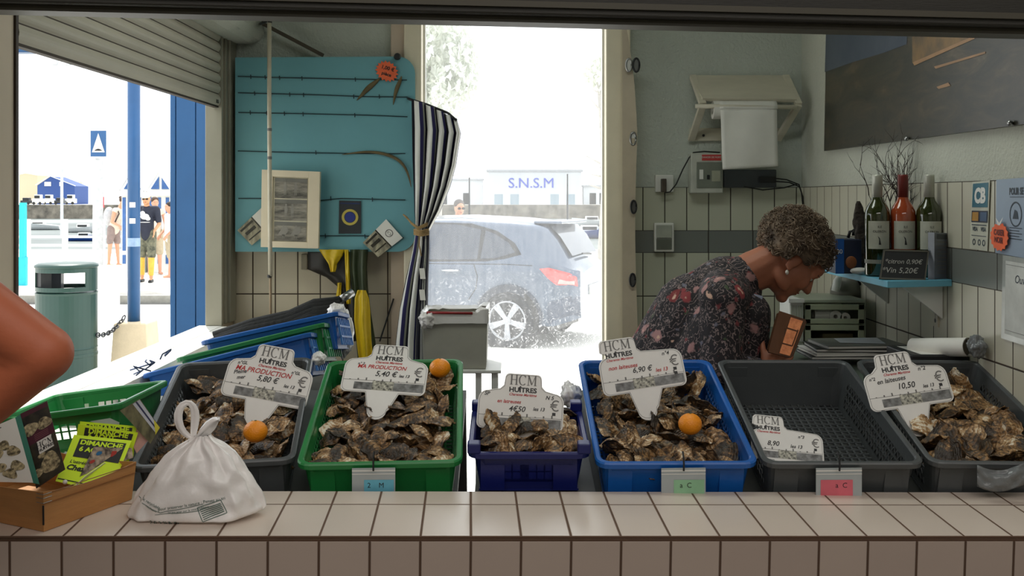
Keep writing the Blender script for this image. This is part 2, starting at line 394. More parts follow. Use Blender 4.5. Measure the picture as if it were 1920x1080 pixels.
o = st.build('tarpaulin', mat('tarp_cream', (196,182,160), .55, var=.06), strip); o.matrix_parent_inverse = Matrix.Translation(-strip.location)
for i, (px, py, big, hole) in enumerate(((1179,122,1,1),(1193,122,1,0),(1187,260,1,1),(1188,388,1,0),(1186,525,1,0))):
    e = MB(); c0 = P(px,py,4.533); ww, hh = (.012,.028) if i!=1 else (.014,.03)
    ring=[]; 
    for q in range(17):
        a_=2*PI*q/16; ring.append(c0+Vector((ww*math.cos(a_)*1.0,0,hh*math.sin(a_))))
    e.tube(ring,.0045,6); o = e.build('eyelet', m_steel if hole else m_dark, strip, smooth=True); o.matrix_parent_inverse = Matrix.Translation(-strip.location)
    e = MB(); e.lathe([(0.001,0),(1,0),(1,.002),(0.001,.002)],16); 
    e.v=[c0+Vector((v.x*ww,-v.z-.001+.004,v.y*hh)) for v in e.v]
    o = e.build('eyelet_disc', m_white if hole else mat('grey_metal',(110,110,108),.4,.6), strip); o.matrix_parent_inverse = Matrix.Translation(-strip.location)

# counter: tiled ledge, slightly yawed and sloping towards the customer
U = Vector((1, .0386, -.0125)).normalized(); V = Vector((-.037, 1, .0436)); C0 = P(883, 1005.5, 2.07)
MC = frame(C0, U, V)
counter = empty('counter', C0, kind='structure', M=MC)
l = MB(); l.bx(-1.22,1.36,0,.275,-.005,0); l.build('counter_top', t_counter, counter, bevel=.002)
l = MB(); l.bx(-1.22,1.36,-.004,.27,-.0105,-.0045); l.build('counter_nosing', mat('nosing_grout', (92,68,52), .9), counter)
l = MB(); l.bx(-1.22,1.36,-.006,.26,-1.02,-.0085); l.build('counter_front', t_front, counter)
def onc(x, y, z=0): return MC @ Vector((x, y, z))
MCI = MC.inverted()
def cpix(px, py, z=0):
    """point on the ledge (raised by z) seen at a pixel"""
    d = P(px, py, 1)-Vector((0,0,H)); o_ = Vector((0,0,H)); nrm = MC.to_3x3() @ Vector((0,0,1)); p0 = onc(0,0,z)
    t_ = (p0-o_).dot(nrm)/d.dot(nrm); return o_+d*t_
# crate rims lie in one plane, the bench below it is parallel
RF = P(955, 869, 2.358); RB = P(955, 674, 2.92)
VR = (RB-RF).normalized(); NR = Vector((1,0,0)).cross(VR)
bench = MB(); bench.M = frame(RF, (1,0,0), VR)
bench.bx(XL+.25, -.125, 0.01, .66, -.155, -.131); bench.bx(.195, XR-.012, 0.01, .66, -.155, -.131)
bench.bx(XL+.003, -.125, .61, .64, -.9, -.155); bench.bx(.195, XR-.012, .61, .64, -.9, -.155); bench.M = Matrix.Identity(4)
struct('bench', bench, m_bench)
# ---------------------------------------------------------------- the quay outside
g_ = MB(); g_.bx(-60,60,4.80,34,-.1,0); g_.bx(-60,XL-.055,2.2,4.8,-.1,0); g_.bx(XR+.1,60,2.2,4.8,-.1,0); struct('ground', g_, m_concrete)
g_ = MB(); g_.bx(-220,220,34,229,-3.2,-3.0); struct('water', g_, mat('water', (104,112,110), .5, var=.2, scale=.06, col2=(70,78,76), spec=.2))
g_ = MB(); g_.bx(-220,220,229,231,-3.2,.06); struct('quay_wall', g_, mat('quay_wall', (150,142,128), .9, var=.3, scale=.6, col2=(92,88,80), bump=.5, bscale=3))
g_ = MB(); g_.bx(-220,220,231,380,-.2,.05); struct('far_ground', g_, m_concrete)
def ext(mb, name, label, cat, m, group=None, **k):
    return tag(mb.build(name, m, **k), label, cat, group)
def kid(mb, name, m, root, **k):
    par = root
    if any(w in name for w in ('print','lettering','stripe','_mark','_line','_photo','_spot','picture','name_panel','emblem')):
        for ch in root.children:
            if ch.name.split('.')[0] in ('sheet','canvas','star','holder_panel','slate_board','walls','sign_plate','case','label','unit_panel'): par = ch; break
    o = mb.build(name, m, par, **k); bpy.context.view_layer.update(); o.matrix_parent_inverse = par.matrix_world.inverted(); return o
def GX(px, Y): return (px-CX)/F*Y
def GZ(py, Y): return H+(CY-py)/F*Y
# kerb
k = MB(); Yk = 16.6; k.bx(-14,-5.2,Yk,Yk+.2,0,.13); struct('kerb', k, mat('kerb_stone', (150,148,140), .9))
k = MB(); k.bx(-14,-5.2,Yk-.1,Yk,0,.012); struct('gutter', k, mat('gutter', (96,96,94), .9))

# litter bin
Yb = 9.4; bx0 = GX(125, Yb)
root = empty('litter_bin', (bx0, Yb, 0), 'dark green cylindrical litter bin with square openings near the roof', 'bin')
root['label'] = 'dark green cylindrical litter bin standing on the pavement left of the blue pole'
m_bin = mat('bin_green', (30,62,54), .38, var=.12, scale=2)
bz = lambda py: GZ(py, Yb)
R0 = .262
b = MB(); b.lathe([(R0*.98,0),(R0*1.0,.02),(R0,.27),(R0*1.015,.275),(R0*1.015,.30),(R0*.995,.305),(R0*.995,.34),(R0*1.015,.345),(R0*1.0,.36),(R0,bz(547)-.02),(R0*1.02,bz(547)),(R0*.9,bz(545)),(0.001,bz(545))], 40, o=(bx0,Yb,0))
kid(b, 'bin_body', m_bin, root, smooth=False)
# hood: ring wall with two openings opposite each other
b = MB(); z0, z1, z2, z3 = bz(544), bz(536), bz(509), bz(500)
n_ = 48
def hood(z0, z1, skip):
    for i in range(n_):
        a0 = 2*PI*i/n_; a1 = 2*PI*(i+1)/n_; am = math.degrees((a0+a1)/2) % 360
        if skip and (210 < am < 330 or 30 < am < 150) and not (262<am<266): continue
        vs = []
        for r in (R0, R0-.012):
            for a_ in (a0, a1):
                for z in (z0, z1): vs.append((bx0+r*math.cos(a_), Yb+r*math.sin(a_), z))
        b.add(vs, [(0,2,3,1),(4,5,7,6),(0,1,5,4),(2,6,7,3),(0,4,6,2),(1,3,7,5)])
hood(z0, z1, False); hood(z1, z2, True); hood(z2, z3, False)
kid(b, 'bin_hood', m_bin, root)
b = MB(); b.lathe([(R0*1.02,z3-.005),(R0*1.04,z3+.005),(R0*1.02,z3+.02),(R0*.9,z3+.035),(.001,z3+.04)], 40, o=(bx0,Yb,0)); kid(b, 'bin_lid', m_bin, root, smooth=True)
b = MB(); b.lathe([(R0*.7,z0),(R0*.7,z3-.02)], 8, o=(bx0-.13,Yb+.02,0)); b.v=[Vector((bx0-.16+(v.x-bx0+.13)*.55, v.y, v.z)) for v in b.v]; kid(b, 'bin_liner', m_dark, root)

# blue pole on a concrete foot, chain
Yp = 9.9; px_ = GX(251, Yp)
root = empty('blue_pole', (px_, Yp, 0), 'bright blue round pole set in a tapered concrete foot', 'pole')
b = MB(); b.lathe([(.058,GZ(594,Yp)-.1),(.058,4.2),(.056,4.2)], 24, o=(px_,Yp,0)); kid(b, 'pole', m_blue, root, smooth=True)
b = MB(); zt = GZ(602, Yp); vs = []
for hw, z in ((.19, .0), (.185,.02), (.155, zt-.01), (.14, zt)): vs += [(px_+.02-hw,Yp-hw,z),(px_+.02+hw,Yp-hw,z),(px_+.02+hw,Yp+hw,z),(px_+.02-hw,Yp+hw,z)]
fs = [(3,2,1,0),(12,13,14,15)]
for i in range(3):
    for j in range(4): fs.append((4*i+j,4*i+(j+1)%4,4*i+4+(j+1)%4,4*i+4+j))
b.add(vs, fs); kid(b, 'concrete_foot', mat('foot_concrete', (214,196,166), .9, var=.08, scale=6, bump=.2), root, bevel=.01)
for py in (385, 415): 
    b = MB(); b.bx(px_-.02,px_+.035,Yp-.062,Yp-.055,GZ(py,Yp)-.02,GZ(py,Yp)+.03); kid(b, 'sticker', m_white, root)
b = MB(); b.lathe([(.0595,GZ(462,Yp)),(.0595,GZ(446,Yp))],24,o=(px_,Yp,0)); kid(b, 'tape_band', mat('clear_tape', (150,175,205), .2), root)
ch = MB(); A = Vector((bx0+R0+.01,Yb,GZ(628,Yb))); B = Vector((px_-.065,Yp-.06,GZ(592,Yp)))
nl = 11
for i in range(nl):
    t0 = (i-.18)/nl; t1 = (i+1.18)/nl
    f_ = lambda t: A.lerp(B,t)+Vector((0,0,-.16*4*t*(1-t)*.35))
    p0, p1 = f_(t0), f_(t1); d = (p1-p0); L = d.length; d.normalize(); s_ = d.cross(Vector((0,0,1))).normalized(); u_ = s_.cross(d)
    w_ = (u_ if i%2==0 else s_)*.019; ring = []
    for q in range(13):
        a_ = 2*PI*q/12; ring.append((p0+p1)/2+d*L/2*math.cos(a_)+w_*math.sin(a_))
    ch.tube(ring, .006, 6)
ext(ch, 'chain', 'dark steel chain hanging between the green bin and the blue pole', 'chain', mat('chain_steel', (60,62,66), .4, .8), smooth=True, origin=A)

# pale utility cabinet
b = MB(); Yc = 13.; b.bx(GX(178,Yc),GX(208,Yc),Yc,Yc+.3,0,GZ(503,Yc)); b.bx(GX(176,Yc),GX(210,Yc),Yc-.02,Yc+.32,GZ(505,Yc),GZ(500,Yc))
ext(b, 'utility_cabinet', 'white utility cabinet on the pavement behind the bin', 'cabinet', m_concrete, origin=(GX(190,Yc),Yc,0))
# road sign
Ys = 22.; sx = GX(184, Ys)
root = empty('road_sign', (sx, Ys, 0), 'square blue speed hump sign with white triangle on a grey pole', 'road sign')
b = MB(); b.lathe([(.10,0),(.10,GZ(300,Ys)),(.055,GZ(300,Ys)),(.055,GZ(190,Ys))],20,o=(sx,Ys,0)); kid(b,'pole',mat('pole_grey',(196,198,200),.5),root,smooth=False)
x0,x1,z0,z1 = GX(175,Ys),GX(204,Ys),GZ(294,Ys),GZ(246,Ys); xm=(x0+x1)/2
b = MB(); b.bx(x0-.02,x1+.02,Ys-.14,Ys-.12,z0-.02,z1+.02); kid(b,'sign_plate',m_white,root)
b = MB(); b.bx(x0,x1,Ys-.145,Ys-.14,z0,z1); kid(b,'sign_panel',m_blue,root)
b = MB(); zb=z0+.09; b.add([(x0+.03,Ys-.15,zb),(x1-.03,Ys-.15,zb),(xm,Ys-.15,z1-.05)],[(0,1,2)]); kid(b,'triangle',m_white,root)
b = MB(); pts=[(xm-.09+.18*q/10, zb+.03+.045*math.sin(PI*q/10)) for q in range(11)]
b.add([(x,Ys-.153,z) for x,z in pts],[tuple(range(11))]); kid(b,'hump_symbol',m_black,root)
# street lamps, very pale
for i,(px,Y,py0,lab) in enumerate(((178,30.,150,'pale street lamp with a boxy head behind the road sign'),(116,45.,105,'faint distant twin street lamp left of the road sign'))):
    root = empty('street_lamp', (GX(px,Y),Y,0), lab, 'street lamp')
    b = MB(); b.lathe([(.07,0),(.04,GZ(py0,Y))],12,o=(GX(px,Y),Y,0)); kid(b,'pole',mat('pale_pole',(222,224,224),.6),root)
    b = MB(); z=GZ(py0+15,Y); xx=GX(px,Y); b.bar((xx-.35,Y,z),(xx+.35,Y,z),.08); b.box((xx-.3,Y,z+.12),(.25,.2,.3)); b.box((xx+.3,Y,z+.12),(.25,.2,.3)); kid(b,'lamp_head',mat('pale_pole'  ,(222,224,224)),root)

# white quayside railing
Yr = 27.; root = empty('quay_railing', (GX(100,Yr),Yr,0), 'white painted railing with three bars along the quay', 'railing')
m_rail = mat('rail_white', (235,235,232), .5)
b = MB(); r0, r1 = GX(36,Yr), GX(240,Yr)
for py in (415, 444, 460, 474): b.bx(r0,r1,Yr-.02,Yr+.02,GZ(py,Yr)-.03,GZ(py,Yr)+.03)
kid(b,'rails',m_rail,root)
for px in (52,122,192,236):
    b = MB(); b.bx(GX(px,Yr)-.06,GX(px,Yr)+.06,Yr-.05,Yr+.05,0,GZ(411,Yr)); kid(b,'post',m_rail,root)
# cyan post
b = MB(); Yq=20.; b.bx(GX(36,Yq),GX(46,Yq),Yq,Yq+.1,GZ(483,Yq),GZ(380,Yq)); b.bx(GX(34,Yq),GX(48,Yq),Yq+.01,Yq+.09,0,GZ(483,Yq)+.01)
ext(b,'cyan_banner_post','turquoise banner post at the left edge of the opening','post',mat('cyan',(30,190,205),.5),origin=(GX(40,Yq),Yq,0))
# moored boats
def boat(px, py, Y, L, lab, col, hd=1):
    k_=L/4.5; root = empty('boat', (GX(px,Y),Y,-3.02), lab, 'boat'); z_=-3.02
    def fn(u,v):
        t=u; a=(v-.5)*2; w=(math.sin(PI*(min(.999,.15+t*.85)))**.6)*.17*L; dpt=(.45+.2*t)*k_
        return Vector((GX(px,Y)+hd*(t-.5)*L, Y+a*w, z_+dpt*(abs(a)**2.5)+.25*k_*t*abs(a)))
    b=MB(); b.grid(fn,14,9); kid(b,'hull',mat('boat_'+col,{'white':(232,234,236),'blue':(40,80,160),'grey':(120,122,120)}[col],.4),root,smooth=True)
    b=MB(); b.bx(GX(px,Y)-L*.18,GX(px,Y)+L*.12,Y-.35*k_,Y+.35*k_,z_+.2*k_,z_+1.05*k_); kid(b,'cabin',m_white,root,bevel=.08)
    b=MB(); b.bx(GX(px,Y)-L*.15,GX(px,Y)+L*.10,Y-.37*k_,Y-.35*k_,z_+.7*k_,z_+.95*k_); kid(b,'window',m_dark,root)
WL=-3.0
def bY(py): return (H-WL)*F/(py-CY)
for a_ in ((75,431,6.0,'white motor boat moored behind the left end of the railing','white',-1),
 (128,409,10.,'long grey moored boat with white cabin in front of the far quay wall','grey',1),
 (158,436,5.0,'small white boat moored behind the middle of the railing','white',1),
 (160,452,4.0,'small blue dinghy moored low behind the railing','blue',1),
 (1108,447,6.5,'blue hulled boat seen past the rear of the car','blue',1),
 (1112,424,7.,'white boat beyond the blue hull, right edge of the glass door','white',-1)):
    boat(a_[0],a_[1],bY(a_[1]),a_[2],a_[3],a_[4],a_[5])
# distant sheds, vehicles
def shed(name,px0,px1,pe,pt,Y,lab,m,roofm,apex=.35,dep=8):
    x0,x1=GX(px0,Y),GX(px1,Y); ze,zt=GZ(pe,Y),GZ(pt,Y); xa=x0+(x1-x0)*apex
    root=empty(name,((x0+x1)/2,Y,.05),lab,'building')
    b=MB(); pr=[(x0,.05),(x1,.05),(x1,ze),(xa,zt),(x0,ze+.2)]
    vs=[(x,Y,z) for x,z in pr]+[(x,Y+dep,z) for x,z in pr]; b.add(vs,[(0,1,2,3,4),(9,8,7,6,5)]+[(i,i+5,(i+1)%5+5,(i+1)%5) for i in range(5)])
    kid(b,'walls',m,root)
    b=MB(); b.bar((x0-.3,Y-.3,ze+.25),(xa,Y-.3,zt+.15),.1,.15); b.bar((xa,Y-.3,zt+.15),(x1+.3,Y-.3,ze+.05),.1,.15); kid(b,'roof_edge',roofm,root)
    return root
r=shed('blue_shed',70,140,349,331,245.,'dark blue harbour shed with a low gable roof across the water',mat('shed_blue',(48,78,140),.7),m_white)
for a,b_ in ((84,96),(112,118)):
    b=MB(); b.bx(GX(a,245.),GX(b_,245.),244.8,244.98,GZ(349,245.),GZ(341,245.)); kid(b,'window',m_white,r)
shed('tan_shed',36,70,329,325,262.,'tan warehouse at the far left across the water',mat('shed_tan',(205,190,160),.8),m_white)
shed('tan_shed',118,131,341,336,275.,'small tan roof showing behind the blue shed',mat('shed_tan',(205,190,160),.8),m_white)
for i,(px,Y,c_) in enumerate(((50,234,'dark'),(72,234,'white'),(92,239,'white'),(113,234,'dark'),(133,239,'white'))):
    x=GX(px,Y); root=empty('parked_vehicle',(x,Y,.05),['small dark car parked at the left end of the far quay','white pickup parked on the far quay beside the dark car','white van parked in front of the blue shed','dark car parked on the far quay right of the van','white lorry cab parked at the right of the blue shed'][i],'vehicle')
    mm=m_white if c_=='white' else mat('dark_car',(50,52,55),.4); hh=1.5 if c_=='dark' else 2.3; w_=1.1
    b=MB(); b.bx(x-w_,x+w_,Y-.8,Y+.8,.35,.35+hh*.45); b.bx(x-w_*.6,x+w_*.65,Y-.7,Y+.7,.35+hh*.4,.35+hh*.85); kid(b,'vehicle_body',mm,root,bevel=.12)
    b=MB(); b.bx(x-w_*.5,x+w_*.55,Y-.82,Y-.70,.35+hh*.5,.35+hh*.75); kid(b,'window',m_dark,root)
    for s_ in (-.7,.7):
        b=MB(); b.lathe([(.32,-.1),(.32,.1)],16,R=Matrix.Rotation(PI/2,3,'X'),o=(x+s_,Y-.75,.37)); kid(b,'wheel',m_black,root)
# striped beach huts
m_hutb=mat('hut_blue',(70,110,170),.7); 
def hut(px0,px1,Y,lab):
    x0,x1=GX(px0,Y),GX(px1,Y); zt=GZ(362,Y); za=GZ(322,Y); root=empty('beach_hut',((x0+x1)/2,Y,0),lab,'hut','beach huts on the quay')
    b=MB(); pr=[(x0,0),(x1,0),(x1,zt),((x0+x1)/2,za),(x0,zt)]
    vs=[(x,Y,z) for x,z in pr]+[(x,Y+2,z) for x,z in pr]; b.add(vs,[(0,1,2,3,4),(9,8,7,6,5)]+[(i,i+5,(i+1)%5+5,(i+1)%5) for i in range(5)]); kid(b,'walls',m_white,root)
    nn=6; wd=(x1-x0)/nn
    for i in range(0,nn,2):
        b=MB(); xa=x0+wd*(i+.3); b.bx(xa,xa+wd*.8,Y-.02,Y,GZ(470,Y),zt-.1); b.bx(xa,xa+wd*.8,Y-.02,Y,.2,GZ(478,Y)); kid(b,'blue_board',m_hutb,root)
    b=MB(); xm=(x0+x1)/2; b.add([(x0+.05,Y-.02,zt+.09),(xm-.03,Y-.02,zt+.09),(xm-.03,Y-.02,za-.10)],[(0,1,2)]); b.add([(x1-.05,Y-.02,zt+.09),(xm+.03,Y-.02,zt+.09),(xm+.03,Y-.02,za-.10)],[(0,2,1)]); kid(b,'gable_panel',m_hutb,root)
    b=MB(); b.bar((x0-.1,Y-.1,zt),(xm,Y-.1,za+.08),.1,.1); b.bar((xm,Y-.125,za+.08),(x1+.1,Y-.125,zt),.1,.1); b.bx(x0-.05,x1+.05,Y-.19,Y,zt-.06,zt+.06); kid(b,'bargeboard',m_white,root)
hut(228,271,23.5,'white hut with blue vertical boards, behind the blue pole')
hut(278.5,324,23.5,'white hut with blue vertical boards, behind the man in the cap')
# red notice
b=MB(); Yn=24.8; b.bx(GX(231,Yn),GX(243,Yn),Yn-1.6,Yn-1.55,GZ(388,Yn),GZ(369,Yn)); b.bx(GX(236,Yn),GX(238,Yn),Yn-1.56,Yn-1.52,0,GZ(388,Yn)); ext(b,'notice_board','small red notice beside the woman with a backpack','notice',mat('red_notice',(220,50,60),.5),origin=(GX(237,Yn),Yn-1.5,0))
# manhole-like dark discs of parasol bases
b=MB(); Yd=17.6; b.lathe([(.42,0),(.42,.05),(.3,.09),(.001,.1)],24,o=(GX(258,Yd),Yd,0)); ext(b,'parasol_base','round grey parasol base on the ground behind the blue pole','parasol base',mat('base_grey',(140,138,132),.8),origin=(GX(258,Yd),Yd,0))
# blue clad column
Yo=6.0; x0,x1=GX(319,Yo),GX(440,Yo); root=empty('blue_column',((x0+x1)/2,Yo,0),'tall blue clad column with vertical grooves outside the left opening','column')
b=MB(); zb=GZ(647,Yo)
xx=x0; 
for wdt in (.035,.0,.115,.12,.12):
    if wdt: b.bx(xx,xx+wdt-.006,Yo,Yo+.3,zb,3.6); xx+=wdt
b.bx(x0+.01,xx-.01,Yo+.012,Yo+.28,zb,3.6)
kid(b,'cladding',m_blue,root,bevel=.002)
b=MB(); b.bx(x0-.02,xx+.05,Yo-.06,Yo+.34,0,zb); kid(b,'plinth',m_concrete,root)
# blue canopy fascia, top left of the opening
b=MB(); b.bx(GX(-120,5.),GX(100,5.),5.0,5.06,GZ(98,5.),GZ(40,5.)); ext(b,'canopy_fascia','blue canopy board at the top left of the opening','canopy',m_blue,origin=(GX(0,5.),5.,GZ(90,5.)))

# lifeboat station across the water, behind the glass
Yl=236.; root=empty('boat_station',(GX(1000,Yl),Yl,0),'pale flat roofed building with blue letters beyond the car','building')
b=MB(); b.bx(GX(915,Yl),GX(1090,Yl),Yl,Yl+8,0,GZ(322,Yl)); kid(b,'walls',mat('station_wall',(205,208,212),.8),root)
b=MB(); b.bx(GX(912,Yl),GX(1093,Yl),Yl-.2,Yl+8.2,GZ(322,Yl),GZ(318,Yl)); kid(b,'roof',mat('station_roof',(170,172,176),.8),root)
b=MB(); b.text('S.N.S.M',3.2,Matrix.Translation((GX(996,Yl),Yl-.1,GZ(344,Yl))) @ RX(PI/2),ext=.03,bold=.0,sx=1.05); kid(b,'lettering',mat('blue_letters',(40,70,190),.6),root)
for px in (935,965,1040,1070):
    b=MB(); b.bx(GX(px-8,Yl),GX(px+8,Yl),Yl-.05,Yl,GZ(385,Yl),GZ(364,Yl)); kid(b,'door',mat('station_door',(150,165,175),.6),root)
for i,(p0,p1,pt,Y,lab) in enumerate(((800,905,338,240.,'low pale warehouse left of the station with blue letters'),(1094,1140,350,240.,'small pale kiosk at the right edge of the glass door'))):
    root=empty('warehouse',(GX((p0+p1)/2,Y),Y,0),lab,'building')
    b=MB(); b.bx(GX(p0,Y),GX(p1,Y),Y,Y+5,0,GZ(pt,Y)); kid(b,'walls',mat('station_wall',(205,208,212)),root)
    b=MB(); b.bx(GX(p0,Y)-.2,GX(p1,Y)+.2,Y-.3,Y+5.2,GZ(pt,Y),GZ(pt-3,Y)); kid(b,'roof',mat('station_roof',(170,172,176)),root)
    for k_ in range(2):
        b=MB(); q=p0+(p1-p0)*(.25+.4*k_); b.bx(GX(q,Y),GX(q+12,Y),Y-.05,Y,GZ(385,Y),GZ(362,Y)); kid(b,'window',m_dark,root)
# masts
for i,(px,Y,h,lab) in enumerate(((880,120,5,'bare mast left of the building with blue letters'),(1064,120,5.4,'thin mast at the right of the building with blue letters'))):
    b=MB(); b.lathe([(.12,-3),(.08,h-1)],8,o=(GX(px,Y),Y,0)); ext(b,'mast',lab,'mast',m_dark,origin=(GX(px,Y),Y,0))
m_leaf = bpy.data.materials.new('leaf_backlit'); m_leaf.use_nodes = True; n = N(m_leaf); MATS['leaves'] = m_leaf
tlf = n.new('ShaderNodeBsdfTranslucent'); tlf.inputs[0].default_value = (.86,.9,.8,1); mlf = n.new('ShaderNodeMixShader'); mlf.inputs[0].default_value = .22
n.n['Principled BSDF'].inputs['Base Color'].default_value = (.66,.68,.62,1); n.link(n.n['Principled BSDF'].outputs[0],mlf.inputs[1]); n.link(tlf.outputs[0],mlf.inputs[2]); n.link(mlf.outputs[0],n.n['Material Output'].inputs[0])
# tree with pale sunlit leaves
def tree(px,Y,zc,rad,nl,lab,sd,hz=1.0):
    rnd=random.Random(sd); x=GX(px,Y); root=empty('tree',(x,Y,0),lab,'tree')
    b=MB(); b.tube([(x,Y,0),(x+.1,Y,zc*.5),(x-.05,Y,zc)],[.10,.07,.03],8); 
    for q in range(14):
        a_=rnd.uniform(0,2*PI); z_=zc*rnd.uniform(.45,.95); b.tube([(x,Y,z_),(x+math.cos(a_)*rad*.8,Y+math.sin(a_)*rad*.8,z_+rad*rnd.uniform(.1,.7))],[.025,.008],5)
    kid(b,'trunk',mat('bark',(176,172,166),.9),root)
    b=MB()
    for q in range(nl):
        while 1:
            p=Vector((rnd.uniform(-1,1),rnd.uniform(-1,1),rnd.uniform(-1,1)))
            if p.length<1 and nz(p,2.2,sd)>-.12: break
        c_=Vector((x+p.x*rad,Y+p.y*rad,zc+p.z*rad*hz)); s_=rnd.uniform(.05,.10)
        E=Euler((rnd.uniform(0,6),rnd.uniform(0,6),rnd.uniform(0,6))).to_matrix()
        b.add([c_+E@Vector(v)*s_ for v in ((-1,0,0),(0,-.5,0),(1,0,0),(0,.5,.1))],[(0,1,2,3)])
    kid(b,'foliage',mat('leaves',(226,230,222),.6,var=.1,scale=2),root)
tree(812,17.5,3.9,.78,4200,'leafy tree beyond the car, upper left of the glass door',3,1.35)
tree(1126,20.,4.1,.38,500,'small distant tree crown at the right edge of the glass door',5)
# ---------------------------------------------------------------- flat printed things
class Card:
    """a thin sheet through four corner points TL,TR,BR,BL; decoration is laid just above its face"""
    def __init__(s, c, th=.0012):
        s.c = [Vector(x) for x in c]; s.n = (s.c[1]-s.c[0]).cross(s.c[3]-s.c[0]).normalized()
        if s.n.y > 0 or (abs(s.n.y) < .3 and s.n.x > 0): s.n = -s.n
        s.th = th; s.w = (s.c[1]-s.c[0]).length; s.h = (s.c[3]-s.c[0]).length
    def at(s, u, v, e=0.0):          # u right, v down
        a = s.c[0].lerp(s.c[1], u); b = s.c[3].lerp(s.c[2], u); return a.lerp(b, v)+s.n*e
    def sheet(s, name, m, parent=None, bevel=0, poly=None):
        b = MB(); pts = poly or [(0,0),(1,0),(1,1),(0,1)]; k = len(pts)
        vs = [s.at(u,v,0) for u,v in pts]+[s.at(u,v,-s.th) for u,v in pts]
        b.add(vs, [tuple(range(k)), tuple(range(k,2*k))[::-1]]+[(i,(i+1)%k,(i+1)%k+k,i+k) for i in range(k)])
        return kid(b, name, m, parent) if parent else b.build(name, m, origin=s.at(.5,1))
    def quad(s, mb, u0, u1, v0, v1, e=.0006):
        mb.add([s.at(u0,v0,e),s.at(u1,v0,e),s.at(u1,v1,e),s.at(u0,v1,e)], [(0,1,2,3)]); return mb
    def poly(s, mb, pts, e=.0006):
        mb.add([s.at(u,v,e) for u,v in pts], [tuple(range(len(pts)))]); return mb
    def disc(s, mb, u, v, r, e=.0006, n=20, asp=None, r2=None):
        ru = r/s.w; rv = r/s.h
        if r2: 
            vs=[]; 
            for q in range(n):
                a=2*PI*q/n; vs += [s.at(u+ru*math.cos(a),v+rv*math.sin(a),e), s.at(u+ru*r2*math.cos(a),v+rv*r2*math.sin(a),e)]
            mb.add(vs,[(2*q,(2*q+2)%(2*n),(2*q+3)%(2*n),2*q+1) for q in range(n)])
        else: mb.add([s.at(u+ru*math.cos(2*PI*q/n), v+rv*math.sin(2*PI*q/n), e) for q in range(n)], [tuple(range(n))])
        return mb
    def text(s, mb, body, u, v, size, e=.0006, shear=0, bold=0, sx=1, ang=0, align='CENTER'):
        t = MB(); t.text(body, size, RZ(ang), ext=0, shear=shear, bold=bold, sx=sx, align=align)
        mb.add([s.at(u+p.x/s.w, v-p.y/s.h, e) for p in t.v], t.f); return mb
    def serif(s, mb, body, u, v, size, e=.0006, wt=.14):
        x = -sum({'H':.86,'C':.82,'M':1.0}[c] for c in body)*size/2
        def q(x0,y0,x1,y1,wd):
            d = Vector((x1-x0,y1-y0)); L = d.length; nn = Vector((-d.y,d.x))/L*wd/2
            mb.add([s.at(u+(a)/s.w, v-(b)/s.h, e) for a,b in ((x0+nn.x,y0+nn.y),(x1+nn.x,y1+nn.y),(x1-nn.x,y1-nn.y),(x0-nn.x,y0-nn.y))],[(0,1,2,3)])
        z=size
        for c in body:
            if c=='H':
                for xx in (.16,.66):
                    q(x+xx*z,-.5*z,x+xx*z,.5*z,wt*z)
                    for yy in (-.48,.48): q(x+(xx-.14)*z,yy*z,x+(xx+.14)*z,yy*z,.05*z)
                q(x+.16*z,0,x+.66*z,0,.06*z); x+=.86*z
            elif c=='C':
                for k in range(14):
                    a0=.75+k*(2*PI-1.5)/14; a1=.75+(k+1)*(2*PI-1.5)/14; w_=wt*z*(.35+.65*abs(math.cos((a0+a1)/2)))
                    q(x+(.42+.34*math.cos(a0))*z,.5*z*math.sin(a0),x+(.42+.34*math.cos(a1))*z,.5*z*math.sin(a1),w_)
                q(x+.67*z,.22*z,x+.67*z,.48*z,.05*z); x+=.82*z
            elif c=='M':
                q(x+.16*z,-.5*z,x+.16*z,.5*z,.07*z); q(x+.84*z,-.5*z,x+.84*z,.5*z,wt*z)
                q(x+.16*z,.5*z,x+.5*z,-.42*z,wt*z); q(x+.5*z,-.42*z,x+.84*z,.5*z,.06*z)
                for xx in (.16,.84): q(x+(xx-.13)*z,-.48*z,x+(xx+.13)*z,-.48*z,.05*z)
                q(x+.04*z,.48*z,x+.2*z,.48*z,.05*z); q(x+.8*z,.48*z,x+.97*z,.48*z,.05*z); x+=1.0*z
        return mb
def pcard(pts, th=.0012):
    c = [P(*p) for p in pts]; n_ = (c[1]-c[0]).cross(c[3]-c[0]); d = c[2]-Vector((0,0,H))      # keep the sheet flat
    if abs(n_.dot(d)) > 1e-6:
        t = n_.dot(c[0]-Vector((0,0,H)))/n_.dot(d)
        if .8 < t < 1.25: c[2] = Vector((0,0,H))+d*t
    return Card(c, th)

